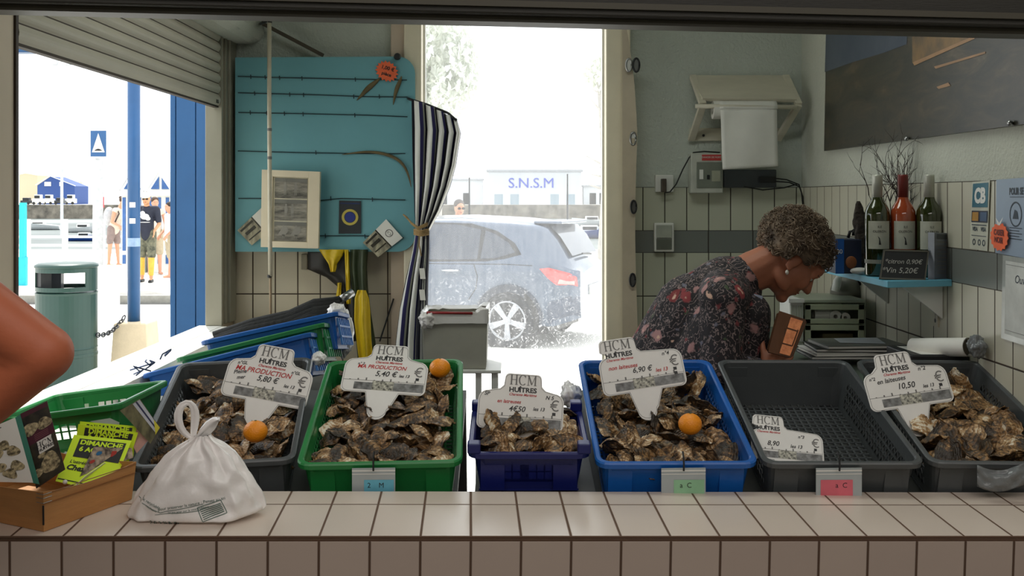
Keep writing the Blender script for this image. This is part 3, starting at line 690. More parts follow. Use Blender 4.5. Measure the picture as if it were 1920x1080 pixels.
# ---------------------------------------------------------------- crates
def outline(w, d, r, hole_margin=.035):
    """ccw loop round centre (0,d/2); returns points and flags of the long side segments"""
    base = rrect(w, d, r, 4, 0, d/2); pts = []; fl = []
    k = len(base)
    for i, p in enumerate(base):
        q = base[(i+1) % k]; pts.append(p); L = math.hypot(q[0]-p[0], q[1]-p[1])
        if L > .1:
            t = hole_margin/L; side = abs(q[0]-p[0]) < 1e-6
            pts.append((p[0]+(q[0]-p[0])*t, p[1]+(q[1]-p[1])*t)); fl.append(0); fl.append(2 if side else 3)
            pts.append((p[0]+(q[0]-p[0])*(1-t), p[1]+(q[1]-p[1])*(1-t))); fl.append(0)
        else: fl.append(0)
    return pts, fl
def crate(name, M, w, D, m, label, h=.127, side_holes=True, grid_floor=True, lip=.012, group=None, wins=None):
    root = empty(name, M.translation, label, 'crate', group, M)
    bpy.context.view_layer.update()
    def ring(off, z):
        p, fl = outline(w-2*off, D-2*off, max(.03-off*.4, .012)); return [(x, y+off, z) for x, y in p], fl
    def loft(mb, rings, fl, skip=()):
        k = len(rings[0])
        for a, b in zip(rings[:-1], rings[1:]):
            vs = a+b; mb.add(vs, [(i, (i+1)%k, (i+1)%k+k, i+k) for i in range(k) if fl[i] not in skip])
    # rim
    b = MB(); prof = [(.010,-.016),(.001,-.014),(0,-.003),(.003,0),(.011,0),(.0145,-.004),(.016,-.016)]
    rs = []; 
    for o_, z in prof: r_, fl = ring(o_, z); rs.append(r_)
    loft(b, rs+[rs[0]], fl); b.build('rim', m, root, smooth=False, auto=1)
    # walls
    tp = lambda z: .012+.016*(-z/h)
    b = MB(); zs = [-.012, -.034, -(h-.022), -h]
    for i in range(3):
        ro = []; ri = []
        for z in zs[i:i+2]:
            a, fl = ring(tp(z), z); c_, _ = ring(tp(z)+.003, z); ro.append(a); ri.append(c_)
        sk = (2,) if (i == 1 and side_holes) else ((3,) if (i == 1 and wins) else ())
        loft(b, ro, fl, sk); loft(b, [ri[1], ri[0]], fl, sk)
        if i == 1: pass
    # outside ribs and corner pads on the front and back
    for yy, sg in ((tp(-.06), -1), (D-tp(-.06), 1)):
        for x0, x1 in ((-w/2+.03, -w/2+.085), (w/2-.085, w/2-.03)): b.bx(x0, x1, yy-.004 if sg < 0 else yy-.001, yy+.001 if sg < 0 else yy+.004, -h+.004, -.016)
    if wins:
        for sg, ys in ((-1, lambda z: tp(z)+.0015), (1, lambda z: D-tp(z)-.0015)):
            za, zb2 = -.034, -(h-.022); xa, xb = -w/2+.03, w/2-.03; cur = xa
            def slab(x0, x1, z0, z1, t=.003):
                b.add([(x0,ys(z0)-t/2,z0),(x1,ys(z0)-t/2,z0),(x1,ys(z1)-t/2,z1),(x0,ys(z1)-t/2,z1),(x0,ys(z0)+t/2,z0),(x1,ys(z0)+t/2,z0),(x1,ys(z1)+t/2,z1),(x0,ys(z1)+t/2,z1)],[(0,1,2,3),(7,6,5,4),(0,4,5,1),(3,2,6,7),(0,3,7,4),(1,5,6,2)])
            zl = -.034-.036
            slab(xa, xb, zb2, zl)
            for x0, x1 in wins:
                slab(cur, x0, zl, za); cur = x1; nn = max(2, int((x1-x0)/.017))
                for q in range(1, nn): xx = x0+(x1-x0)*q/nn; slab(xx-.0018, xx+.0018, zl, za)
                slab(x0, x1, (zl+za)/2-.0018, (zl+za)/2+.0018)
            slab(cur, xb, zl, za)
    b.build('walls', m, root, auto=1)
    if side_holes:
        for sx in (-1, 1):
            b = MB(); y0, y1 = .062, D-.062; z0, z1 = -.034, -(h-.022)
            X = lambda z: sx*(w/2-tp(z)-.0015)
            ny = 22; st = (y1-y0)/ny
            for i in range(-2, ny+1):
                for s_ in (1, -1):
                    ya = y0+st*i; yb = ya+st*2
                    if s_ < 0: ya, yb = yb, ya
                    ta, tb = 0.0, 1.0
                    lo = lambda t: ya+(yb-ya)*t
                    def clipt(t): return t
                    # clip to the panel
                    if ya < y0: ta = (y0-ya)/(yb-ya)
                    if ya > y1: ta = (y1-ya)/(yb-ya)
                    if yb < y0: tb = (y0-ya)/(yb-ya)
                    if yb > y1: tb = (y1-ya)/(yb-ya)
                    if tb <= ta: continue
                    za = z0+(z1-z0)*ta; zb_ = z0+(z1-z0)*tb
                    b.bar((X(za), lo(ta), za), (X(zb_), lo(tb), zb_), .004, .003, up=(1,0,0))
            for q in (.33, .66): z = z0+(z1-z0)*q; b.bar((X(z), y0, z), (X(z), y1, z), .003, .0035)
            b.build('side_grille', m, root)
    b = MB(); z = -h+.002; xo = w/2-tp(-h); yo = tp(-h)
    if grid_floor:
        nx = 17; ny = 26
        for i in range(nx+1): x = -xo+2*xo*i/nx; b.bx(x-.0025, x+.0025, yo, D-yo, z-.002, z+.002)
        for j in range(ny+1): y = yo+(D-2*yo)*j/ny; b.bx(-xo, xo, y-.0025, y+.0025, z-.002, z+.002)
    else: b.bx(-xo, xo, yo, D-yo, z-.002, z+.002)
    b.build('base_grid', m, root)
    return root
def cratepx(xl, xr, xbl, xbr, Yf=2.358, Yk=2.92):
    a = (xl+xr)/2; b = (xbl+xbr)/2
    fm = Vector((GX(a, Yf), RF.y, RF.z)); bm_ = Vector((GX(b, Yk), RB.y, RB.z))
    vr = (bm_-fm).normalized(); xd = vr.cross(NR).normalized(); w = (GX(xr,Yf)-GX(xl,Yf)+GX(xbr,Yk)-GX(xbl,Yk))/2
    return frame(fm, xd, vr), w, (bm_-fm).length
m_cgreen = mat('crate_green', (36,130,66), .36, var=.1, scale=4, bump=.05)
m_cblue = mat('crate_blue', (26,98,184), .34, var=.1, scale=4, bump=.05)
m_cnavy = mat('crate_navy', (18,28,100), .36, var=.1, scale=4, bump=.05)
m_cgrey = mat('crate_grey', (80,84,86), .36, var=.12, scale=4, bump=.05)
CR = {}
for key, px4, m_, lab in (('grey_left', (250,545,334,590), m_cgrey, 'dark grey crate of oysters directly left of the green oyster crate'),
    ('green', (549,873,611,873), m_cgreen, 'green crate full of oysters with a cyan label hanging in front'),
    ('blue', (1118,1424,1083,1331), m_cblue, 'bright blue crate full of oysters in front of the woman'),
    ('grey_empty', (1437,1733,1339,1592), m_cgrey, 'empty dark grey crate with a fallen price sign in it'),
    ('grey_right', (1741,2036,1598,1838), m_cgrey, 'dark grey crate of big oysters against the right wall')):
    Mx, w_, D_ = cratepx(*px4); w_ = min(w_, .378)
    if key == 'grey_right': w_ = .345
    CR[key] = (Mx, w_, D_, crate('crate', Mx, w_, D_, m_, lab))
# small navy crate lying flatter in the gap, on a low trestle
A_ = P(876,850,2.37); B_ = P(1108,850,2.37); K_ = P(985,765,2.68)
fm = (A_+B_)/2; vr = (K_-fm).normalized(); fm = fm
MS = frame(fm, (1,0,0), vr); WS = (B_-A_).length
small = crate('crate', MS, WS, .32, m_cnavy, 'small navy blue crate heaped with oysters between the green and the bright blue crate', h=.1, side_holes=True, wins=[(-.095,-.02),(.0,.09)])
# corner posts of the small crate
for sx in (-1,1):
    for y in (.0,.29): b = MB(); b.bx(sx*(WS/2-.0)-(.03 if sx>0 else 0), sx*(WS/2)+(.03 if sx<0 else 0), y, y+.03, -.003, .022); b.build('corner_post', m_cnavy, small, bevel=.004)
b = MB(); b.M = MS
b.bx(-.125,.155,.0,.36,-.14,-.1025); b.bx(-.12,-.10,.33,.35,-1.0,-.1); b.bx(.13,.15,.33,.35,-1.0,-.1); struct('bench_low', b, m_bench)
CR['navy'] = (MS, WS, .32, small)

# ---------------------------------------------------------------- oysters
def oyster_mat():
    m = bpy.data.materials.new('oyster_shell'); m.use_nodes = True; n = N(m); b = n.n['Principled BSDF']
    tc = n.new('ShaderNodeTexCoord'); oi = n.new('ShaderNodeObjectInfo'); ad = n.new('ShaderNodeVectorMath', operation='ADD')
    cb = n.new('ShaderNodeVectorMath', operation='SCALE'); cb.inputs[0].default_value = (3,5,7); n.link(oi.outputs['Random'], cb.inputs['Scale'])
    n.link(tc.outputs['Object'], ad.inputs[0]); n.link(cb.outputs[0], ad.inputs[1])
    nz_ = n.new('ShaderNodeTexNoise', ins={'Scale': 34., 'Detail': 7., 'Roughness': .65, 'Distortion': .6}); n.link(ad.outputs[0], nz_.inputs['Vector'])
    mp = n.new('ShaderNodeMapping'); mp.inputs['Location'].default_value = (.045,0,0); n.link(tc.outputs['Object'], mp.inputs[0])
    wv = n.new('ShaderNodeTexWave', wave_type='RINGS', rings_direction='Z', wave_profile='SAW', ins={'Scale': 30., 'Distortion': 5.0, 'Detail': 3.0, 'Detail Scale': 2.5}); n.link(mp.outputs[0], wv.inputs['Vector'])
    mx = n.new('ShaderNodeMath', operation='MULTIPLY_ADD'); n.link(wv.outputs['Fac'], mx.inputs[0]); mx.inputs[1].default_value = .42; n.link(nz_.outputs['Fac'], mx.inputs[2])
    nl = n.new('ShaderNodeTexNoise', ins={'Scale': 16., 'Detail': 2.}); n.link(ad.outputs[0], nl.inputs['Vector'])
    q1 = n.new('ShaderNodeMath', operation='MULTIPLY_ADD'); n.link(wv.outputs['Fac'], q1.inputs[0]); q1.inputs[1].default_value = .13; n.link(nz_.outputs['Fac'], q1.inputs[2])
    q2 = n.new('ShaderNodeMath', operation='MULTIPLY_ADD'); n.link(nl.outputs['Fac'], q2.inputs[0]); q2.inputs[1].default_value = .55; n.link(q1.outputs[0], q2.inputs[2])
    m2 = n.new('ShaderNodeMath', operation='MULTIPLY_ADD'); n.link(oi.outputs['Random'], m2.inputs[0]); m2.inputs[1].default_value = .20; n.link(q2.outputs[0], m2.inputs[2])
    rp = n.new('ShaderNodeValToRGB'); e = rp.color_ramp.elements
    e[0].position = .62; e[0].color = (*srgb((46,38,30)),1); e[1].position = 1.0; e[1].color = (*srgb((230,220,200)),1)
    for p, c in ((.72,(72,56,40)),(.80,(120,90,58)),(.88,(168,130,86)),(.94,(198,170,132))): x = e.new(p); x.color = (*srgb(c),1)
    sub_ = n.new('ShaderNodeMath', operation='SUBTRACT'); n.link(m2.outputs[0], sub_.inputs[0]); sub_.inputs[1].default_value = .165
    n.link(sub_.outputs[0], rp.inputs[0]); n.link(rp.outputs[0], b.inputs['Base Color']); b.inputs['Roughness'].default_value = .4
    bp = n.new('ShaderNodeBump', ins={'Strength': .8, 'Distance': .004}); n.link(mx.outputs[0], bp.inputs['Height']); n.link(bp.outputs[0], b.inputs['Normal'])
    return m
m_oy = oyster_mat()
def oyster_mesh(sd, L=.100, W=.068, nu=44, nv=18):
    rnd = random.Random(sd); ph = rnd.uniform(0,6); W *= rnd.uniform(.85,1.12); L *= rnd.uniform(.88,1.08); hgt = rnd.uniform(.013,.020); bow = rnd.uniform(-.006,.008)
    def R(a):
        c = math.cos(a); x = L/2*c; y = W/2*math.sin(a)*(1+.24*c)+bow*c*c          # narrow towards the hinge (-x)
        k = 1+.07*math.sin(3*a+ph)+.045*math.sin(7*a+ph*2)+.08*nz((math.cos(a)*2,math.sin(a)*2,sd*.37),1.4)+.022*math.sin(13*a)
        return x*k, y*k
    vs = []; fs = []
    for side in (1,-1):
        for j in range(nv):
            rho = 1-j/nv
            for i in range(nu):
                a = 2*PI*i/nu; x, y = R(a); cxs = -(1-rho)*L*.16
                z = side*hgt*(.8 if side<0 else 1)*(1-rho**1.5)
                fq = rho*5.2+.5*nz((math.cos(a)*2,math.sin(a)*2,sd+side),1)+.15*math.sin(4*a+ph); fr_ = fq-math.floor(fq)
                z -= side*.0040*fr_*min(1,rho*1.6)*(1 if side>0 else .7)                       # overlapping growth plates
                z += side*.0012*math.sin(15*a+ph)*rho+.0034*math.sin(5*a+ph+2*nz((a,0,sd),1))*rho**3+.0030*nz((x*rho*38,y*rho*38,sd*.9),1)
                rr = rho*(1+.05*fr_*rho)
                vs.append((x*rr+cxs, y*rr, z))
        vs.append((-L*.16, 0, side*hgt*(.8 if side<0 else 1)))
    B = nv*nu+1
    for s_, off in ((0,0),(1,B)):
        for j in range(nv-1):
            for i in range(nu):
                q = (off+j*nu+i, off+j*nu+(i+1)%nu, off+(j+1)*nu+(i+1)%nu, off+(j+1)*nu+i); fs.append(q if s_==0 else q[::-1])
        for i in range(nu):
            q = (off+(nv-1)*nu+i, off+(nv-1)*nu+(i+1)%nu, off+nv*nu); fs.append(q if s_==0 else q[::-1])
    for i in range(nu): fs.append((i, B+i, B+(i+1)%nu, (i+1)%nu))
    return vs, fs
OYM = []; OYR = []
for sd in range(9):
    vs, fs = oyster_mesh(sd); me = bpy.data.meshes.new('oyster'); me.from_pydata(vs, [], fs); me.materials.append(m_oy)
    me.polygons.foreach_set('use_smooth', [True]*len(me.polygons)); me.update(); OYM.append(me)
    OYR.append(oyster_mesh(sd, nu=18, nv=6))
rnd = random.Random(11)
def fill(key, z0, nx, ny, label, group, sc=1.0, slope=0.0, skip=None, mound=.012, flat=.45, sizes=None):
    Mx, w, D, root = CR[key]; out = []
    for j in range(ny):
        for i in range(nx):
            x = -w/2+.045*sc+(w-.09*sc)*(i+(.5 if j%2 else 0)*.6+rnd.uniform(-.22,.22))/(nx-.6)
            y = .052*sc+(D-.11*sc)*(j+rnd.uniform(-.25,.25))/(ny-1)
            x = max(-w/2+.066*sc, min(w/2-.066*sc, x)); y = max(.072*sc, min(D-.066*sc, y))
            z = z0+slope*(y/D-.5)+mound*nz((x*9,y*9,sc*3),1)*1.6+rnd.uniform(-.004,.012)
            if skip and skip(x/w, y/D): z -= .02
            e = Euler((rnd.gauss(0,flat), rnd.gauss(.0,flat), rnd.uniform(0,2*PI)))
            if rnd.random() < .12: e = Euler((rnd.uniform(.9,1.3), 0, rnd.uniform(0,2*PI)))
            o = bpy.data.objects.new('oyster', OYM[rnd.randrange(9)]); COL.objects.link(o)
            S = sc*rnd.uniform(.85,1.12); o.matrix_world = Mx @ TR(x,y,z) @ e.to_matrix().to_4x4() @ Matrix.Scale(S,4)
            tag(o, label, 'oyster', group); out.append(o)
    return out
fill('grey_left', -.060, 8, 8, 'brown oyster among those heaped in the dark grey crate left of the green one', 'oysters in the left grey crate', mound=.016, slope=.02, sc=.84)
fill('green', -.036, 8, 8, 'brown oyster among those heaped in the green crate', 'oysters in the green crate', mound=.012, slope=.01, sc=.84)
fill('blue', -.040, 8, 8, 'round ridged oyster among those heaped in the bright blue crate', 'oysters in the bright blue crate', sc=.84, mound=.014)
fill('grey_right', -.040, 5, 8, 'large brown oyster among those in the dark grey crate by the right wall', 'oysters in the right grey crate', sc=1.1, mound=.014, slope=-.01)
fill('navy', -.010, 7, 5, 'small oyster among those heaped in the navy crate', 'oysters in the small navy crate', sc=.76, mound=.016, slope=.0)
# lower layers: nobody could count them
b = MB(); rnd2 = random.Random(5)
for key, zt, nn, sc in (('grey_left',-.085,110,1.),('green',-.064,120,1.),('blue',-.068,110,1.),('grey_right',-.078,80,1.1),('navy',-.03,55,.8)):
    Mx, w, D, _ = CR[key]
    for q in range(nn):
        x = rnd2.uniform(-w/2+.088, w/2-.088); y = rnd2.uniform(.098, D-.092); z = zt-rnd2.uniform(0,.012)
        vs, fs = OYR[rnd2.randrange(9)]; T = Mx @ TR(x,y,z) @ Euler((rnd2.gauss(0,.22),rnd2.gauss(0,.22),rnd2.uniform(0,6.3))).to_matrix().to_4x4() @ Matrix.Scale(sc,4)
        b.add([T @ Vector(v) for v in vs], fs)
tag(b.build('oysters', m_oy, smooth=True), 'dark lower layers of oysters under the top ones in the crates', 'oysters', kind='stuff')

# oranges
def rpix(px, py, dz=0.0):
    d = P(px,py,1)-Vector((0,0,H)); p0 = RF+NR*dz; t_ = (p0-Vector((0,0,H))).dot(NR)/d.dot(NR); return Vector((0,0,H))+d*t_
m_or = mat('orange_peel', (250,152,22), .38, var=.05, scale=6, bump=.25, bscale=260)
for px, py, Y, rr, lab in ((479,809,2.50,.0290,'orange lying below the price sign in the left dark grey crate'),(825,690,2.86,.0290,'orange resting at the back right corner of the green crate'),(1294,795,2.50,.0285,'orange lying on the oysters in the bright blue crate')):
    c_ = P(px,py,Y); root = empty('orange', c_, lab, 'orange')
    b = MB(); b.ell((0,0,0), (rr,rr*.97,rr*.9), 28, 18); o = b.build('fruit', m_or, root, smooth=True)
    b = MB(); b.lathe([(.001,.0),(.003,.0),(.003,.002),(.001,.002)], 8, o=(0,0,rr*.9-.0012)); b.build('stem_end', mat('stem', (70,90,40), .8), root)

# ---------------------------------------------------------------- price signs
m_sign = mat('sign_white', (236,234,230), .35, var=.03); m_ink = mat('ink_black', (38,38,40), .5); m_red = mat('ink_red', (196,44,44), .5); m_grey = mat('print_grey', (120,118,116), .5)
m_strip = mat('strip_photo', (214,212,196), .4, col2=(40,40,36), scale=110, detail=2); m_strip2 = mat('strip_dark', (150,152,152), .4, col2=(66,64,62), scale=40, stretch=(1,1,3))
def sign(px, py, Y, roll, lean, hx, lines, label, s=1.0, tongue=True, yaw=0, hcm_ang=0, black_sq=1):
    R_ = Matrix.Rotation(yaw,4,'Z') @ Matrix.Rotation(PI/2-lean,4,'X') @ Matrix.Rotation(roll,4,'Z')
    M = Matrix.Translation(P(px,py,Y)) @ R_ @ Matrix.Scale(s,4); root = empty('price_sign', P(px,py,Y), label, 'price sign', M=M); bpy.context.view_layer.update()
    W, Hh = .228, .112; hw, hh = .098, .038; r = .016
    def arc(cx, cy, a0, a1, rr=r, n=5): return [(cx+rr*math.cos(a0+(a1-a0)*k/n), cy+rr*math.sin(a0+(a1-a0)*k/n)) for k in range(n+1)]
    x0, x1 = -W/2, W/2; y0, y1 = -Hh/2, Hh/2; yt = y1+hh
    pts = arc(x1-r*1.6,y1-r*1.6-.01,0,PI/2,r*1.6)
    pts += [(hx+hw/2+.012,y1-.004)]+[(hx+hw/2+.002,y1+.006)]+arc(hx+hw/2-.012,yt-.012,0,PI/2,.012)+arc(hx-hw/2+.012,yt-.012,PI/2,PI,.012)+[(hx-hw/2-.002,y1+.006),(max(hx-hw/2-.012,x0+.03),y1-.004)]
    pts += arc(x0+r*1.6,y1-r*1.6-.01,PI/2,PI,r*1.6)+arc(x0+r,y0+r,PI,1.5*PI)
    if tongue: pts += [(-.045,y0),(-.034,y0-.045)]+arc(-.006,y0-.052,PI,2*PI,.026,8)+[(.026,y0-.045),(.045,y0)]
    pts += arc(x1-r,y0+r,1.5*PI,2*PI)
    b = MB(); b.prism(pts,.003,-.003); bd_ = b.build('board', m_sign, root, bevel=.0008)
    C = Card([(0,0,0),(1,0,0),(1,-1,0),(0,-1,0)]); C.n = Vector((0,0,1))     # unit card in local xy
    k_ = MB(); d_ = MB(); g_ = MB()
    C.serif(k_, 'HCM', hx, -(y1+hh*.56), .027); C.text(d_, 'HU\u00ceTRES', hx, -(y1-.006), .0175, bold=.0006, sx=1.1)
    k_.build('header_lettering', m_grey, bd_); d_.build('name_lettering', m_ink, bd_)
    rd = MB(); C.text(rd, 'Charente Maritime', hx, -(y1-.0185), .0095, shear=.4, bold=.0002)
    ln = MB(); ink = MB()
    for t, x, y, sz, col, an in lines: C.text(rd if col == 'r' else ink, t, x, -y, sz, shear=.25, ang=an, bold=.0003)
    rd.build('red_lettering', m_red, bd_); ink.build('price_lettering', m_ink, bd_)
    C.text(g_, '\u20ac', x1-.024, -.012, .04); g_.build('euro_print', m_grey, bd_)
    # thin outline and photo strip
    inner = [(x*.965, y*.955 if y<y1 else y-.004) for x,y in pts if True]
    e = MB(); n_ = len(inner)
    for i in range(n_):
        a = Vector(inner[i]); c_ = Vector(inner[(i+1)%n_]); dd = c_-a
        if dd.length < 1e-4: continue
        nn = Vector((-dd.y,dd.x)).normalized()*.0005; e.add([(p.x,p.y,.0004) for p in (a+nn,c_+nn,c_-nn,a-nn)],[(0,1,2,3)])
    for q in range(9): C.quad(e, x0+.02+q*.022, x0+.024+q*.022, .0+.018-.003*(q%3), .020, .0005)
    C.quad(e, x0+.004, x1-.004, .0195, .0205, .0005)
    e.build('outline_print', m_grey, bd_)
    p1 = MB(); C.quad(p1, -.03, .028, .0205, .0475, .0005); p1.build('oyster_photo', m_strip, bd_)
    p2 = MB(); C.quad(p2, x0+.035, -.03, .026, .0475, .0005); p2.build('harbour_photo', m_strip2, bd_); p2 = MB(); C.quad(p2, .028, x1-.006, .023, .0475, .0005); p2.build('harbour_photo', m_strip2, bd_)
    if black_sq:
        q_ = MB(); 
        for k in range(black_sq): C.quad(q_, x1-.03, x1-.021, .0-.0+.004+.012*k, .012+.012*k, .0006)
        q_.build('black_stamp', m_ink, bd_)
    return root
D_ = math.radians
sign(502,715,2.70,D_(-10.5),D_(24),.0,[('MA PRODUCTION',-.018,.022,.018,'r',0),('5,80 \u20ac',-.002,.004,.021,'k',0),('les 13',.058,-.004,.012,'k',0),('Pleine',-.078,.012,.014,'k',.25),('mer',-.072,-.002,.013,'k',.25),('n\u00b0GL',-.078,.036,.012,'k',.1),('n\u00b0GL',.066,.034,.011,'k',0)],'white price sign reading MA PRODUCTION 5,80 planted in the left dark grey crate')
sign(722,703,2.72,D_(-4.5),D_(40),.004,[('MA PRODUCTION',-.012,.022,.016,'r',0),('5,40 \u20ac',.002,.002,.022,'k',0),('les 13',.052,-.001,.012,'k',0),('n\u00b0 2',-.07,.03,.011,'k',0)],'white price sign reading 5,40 planted in the green crate',s=.97)
sign(976,767,2.56,D_(-4),D_(22),.003,[('SP',-.092,.036,.014,'k',0),('N 5',.075,.034,.014,'k',0),('en latreuses',-.032,.018,.013,'r',0),('4\u20ac50',-.010,-.001,.020,'k',0),('les 13',.048,.002,.013,'k',0)],'white price sign reading 4,50 standing in the small navy crate',s=.93)
sign(1204,694,2.66,D_(8.5),D_(20),-.055,[('non laiteuses',-.05,.016,.015,'r',0),('6,90 \u20ac',.0,.002,.020,'k',0),('les 13',.052,-.006,.014,'r',0),('n\u00b04',.07,.036,.014,'k',0)],'tilted white price sign reading 6,90 planted in the bright blue crate',s=.95,black_sq=2)
sign(1476,834,2.52,D_(-6),D_(35),-.058,[('8,90',-.045,.0,.022,'k',0),('les 13',.028,-.004,.016,'k',0),('n\u00b03',.045,.03,.014,'k',0)],'white price sign reading 8,90 lying in the empty dark grey crate',s=.76)
sign(1702,724,2.64,D_(8),D_(24),-.02,[('en laiteuses',-.04,.022,.017,'k',.05),('10,50',-.005,.002,.022,'k',0),('les 13',.055,-.006,.013,'k',0),('n\u00b02',.05,.042,.015,'k',0),('n\u00b02',-.09,.03,.012,'k',0)],'white price sign reading 10,50 planted in the crate by the right wall',s=.95)

# label pouches hanging on the crate fronts
m_pouch = mat('clear_pouch', (170,178,180), .25, var=.05)
for px0, px1, col, nm, lab in ((660,741,(110,190,215),'cyan','clear label pouch with a cyan slip on the green crate'),(1240,1323,(150,200,160),'pale_green','clear label pouch with a pale green slip on the bright blue crate'),(1530,1616,(225,110,125),'pink','clear label pouch with a pink slip on the empty grey crate')):
    Y = 2.352; c = pcard([(px0,878,Y),(px1,877,Y),(px1,930,Y),(px0,930,Y)], .0015); root = empty('label_pouch', c.at(.5,0), lab, 'label')
    c.sheet('pouch', m_pouch, root)
    b = MB(); c.quad(b,0,1,.07,.12); c.quad(b,.0,1,.2,.23); kid(b,'zip_strip',m_white,root)
    b = MB(); c.quad(b,.28,.97,.42,.98,.001) if nm != 'pink' else c.quad(b,.1,.8,.42,.98,.001); kid(b,'paper_slip',mat('slip_'+nm,col,.6),root)
    b = MB(); c.text(b,'2    M' if nm=='cyan' else 'a  C',.55,.62,.016,.0015); kid(b,'slip_lettering',m_ink,root)
    b = MB(); q = P((px0+px1)/2,872,Y-.006); b.tube([q+Vector((0,.01,.028)),q+Vector((0,-.002,.018)),q+Vector((0,-.006,0)),q+Vector((0,-.004,-.012))],.0022,6); kid(b,'wire_hook',m_black,root)
# crumpled clear bag on the right crate front
b = MB()
def fn(u,v):
    x = 1832+u*100; y = 872+v*40+10*math.sin(u*4); p = P(x,y,2.338+.012*nz((u*5,v*4,2),1)-.012*math.sin(PI*u)*math.sin(PI*v)); return p
b.grid(fn,22,10); o = b.build('clear_bag', mat('film', (120,124,126), .15, var=.1, bump=.3), smooth=True, origin=P(1880,890,2.34)); tag(o,'crumpled clear plastic bag hanging on the front of the crate by the right wall','plastic bag')
sd = o.modifiers.new('solid','SOLIDIFY'); sd.thickness = .001
# ---------------------------------------------------------------- veneer basket with leaflets, on the ledge
m_veneer = mat('veneer', (196,140,84), .6, var=.1, scale=5, stretch=(1,1,9), bump=.1)
Nn = cpix(82,998); Rr = cpix(247,937); Ll_ = cpix(0,986)
up = MC.to_3x3() @ Vector((0,0,1))
dr = (Rr-Nn); Lr = dr.length; dr.normalize(); dl = (Ll_-Nn).normalized(); dl = (dl-dr*dl.dot(dr)*.6).normalized(); Ll = .30
hB = .082
root = empty('veneer_basket', Nn, 'wooden veneer punnet holding leaflets on the left end of the tiled ledge', 'basket')
bpy.context.view_layer.update()
outw = -(dr+dl).normalized()
def bpt(a, b, z):                       # a along the right side, b along the left side; walls flare a little
    fl = z*.16; ca = (a/Lr-.5)*2; cb = (b/Ll-.5)*2
    return Nn+dr*(a+ca*fl*.5)+dl*(b+cb*fl*.5)+up*(z+.001)
def wall(name, a0,b0,a1,b1, sag=0):
    b = MB(); n_ = 10; vs = []
    nrm = ((Nn+dr*Lr/2+dl*Ll/2)-(bpt((a0+a1)/2,(b0+b1)/2,0))).normalized()*.0022
    for k in range(n_+1):
        t = k/n_; a = a0+(a1-a0)*t; b_ = b0+(b1-b0)*t; top = hB-sag*math.sin(PI*t)
        for q in (bpt(a,b_,0), bpt(a,b_,top)): vs += [q, q+nrm]
    fs = []
    for k in range(n_):
        o_ = 4*k; fs += [(o_,o_+4,o_+6,o_+2),(o_+1,o_+3,o_+7,o_+5),(o_+2,o_+6,o_+7,o_+3),(o_,o_+1,o_+5,o_+4)]
    fs += [(0,2,3,1),(4*n_,4*n_+1,4*n_+3,4*n_+2)]
    b.add(vs,fs); return kid(b,name,m_veneer,root)
wall('side_panel',0,0,Lr,0,.010); wall('side_panel',0,0,0,Ll,.006); wall('side_panel',Lr,0,Lr,Ll,.01); wall('side_panel',0,Ll,Lr,Ll,.006)
b = MB(); b.add([bpt(0,0,.002),bpt(Lr,0,.002),bpt(Lr,Ll,.002),bpt(0,Ll,.002)],[(0,1,2,3)]); kid(b,'bottom_panel',m_veneer,root)
b = MB(); 
for z in (hB-.004,hB-.024): b.bar(bpt(0,0,z)+outw*.0018, bpt(Lr,0,z-(.0))+outw*.0018, .0025, .001, up=up)
kid(b,'rim_band',mat('veneer_dark',(150,100,56),.7),root)
b = MB()
for z in (hB-.004,hB-.012,hB-.022):
    c0 = bpt(0,0,z)+outw*.003; b.tube([c0+dl*.018,c0,c0+dr*.02],.0007,5)
kid(b,'staples',m_steel,root)
b = MB(); b.bar(bpt(0,0,.015)+outw*.002, bpt(0,0,.055)+outw*.002,.003,.002); kid(b,'corner_slot',m_dark,root)

# leaflets standing in it
m_pap = mat('white_paper', (232,230,224), .6, var=.03); m_yel = mat('flyer_yellow', (214,244,24), .5, var=.02); m_pr = mat('flyer_black', (18,18,14), .5)
m_plum = mat('plum_print', (84,34,52), .4, var=.1, scale=8); m_dkprint = mat('dark_photo_print', (66,60,46), .4, col2=(22,22,20), scale=40); m_grn = mat('teal_print', (40,120,100), .45)
m_oyp = mat('oyster_print', (206,190,150), .45, col2=(70,62,44), scale=130, detail=2)
def oyprint(c, root, name, u, v, r, sq=.7):
    b = MB(); n_ = 16; pts = []
    for q in range(n_):
        a = 2*PI*q/n_; k = 1+.12*math.sin(3*a+u*9); pts.append((u+r*k*math.cos(a)/c.w, v+r*sq*k*math.sin(a)/c.h))
    c.poly(b, pts, .0008); kid(b, name, m_oyp, root)
def leaf(px, name, lab, m, cat='leaflet', th=.001, group=None):
    c = pcard(px, th); root = empty(name, c.at(.5,1), lab, cat, group); bpy.context.view_layer.update(); c.sheet('sheet', m, root); return c, root
c, r_ = leaf([(-40,812,2.20),(28,783,2.215),(62,905,2.13),(-25,903,2.13)],'brochure','white brochure with a ring of open oysters, leftmost in the veneer basket',m_pap)
for q in range(6):
    a = 2*PI*q/6+.5; oyprint(c,r_,'oyster_picture',.55+.23*math.cos(a),.62+.24*math.sin(a),.0125,.8)
b = MB(); c.quad(b,.02,.6,.06,.075,.0008); c.text(b,'8J',.3,.16,.012,.0008,shear=.3); kid(b,'lettering',m_ink,r_)
c, r_ = leaf([(28,783,2.216),(38,777,2.222),(74,908,2.14),(58,905,2.13)],'booklet_spine','teal edged booklet between the white brochure and the plum one',m_grn)
c, r_ = leaf([(38,776,2.225),(88,752,2.235),(122,880,2.16),(68,916,2.145)],'brochure','plum and black oyster brochure beside the white one in the basket',m_plum)
b = MB(); c.quad(b,0,1,.46,1,.0006); c.quad(b,0,1,.07,.30,.0006); kid(b,'photo_print',m_dkprint,r_)
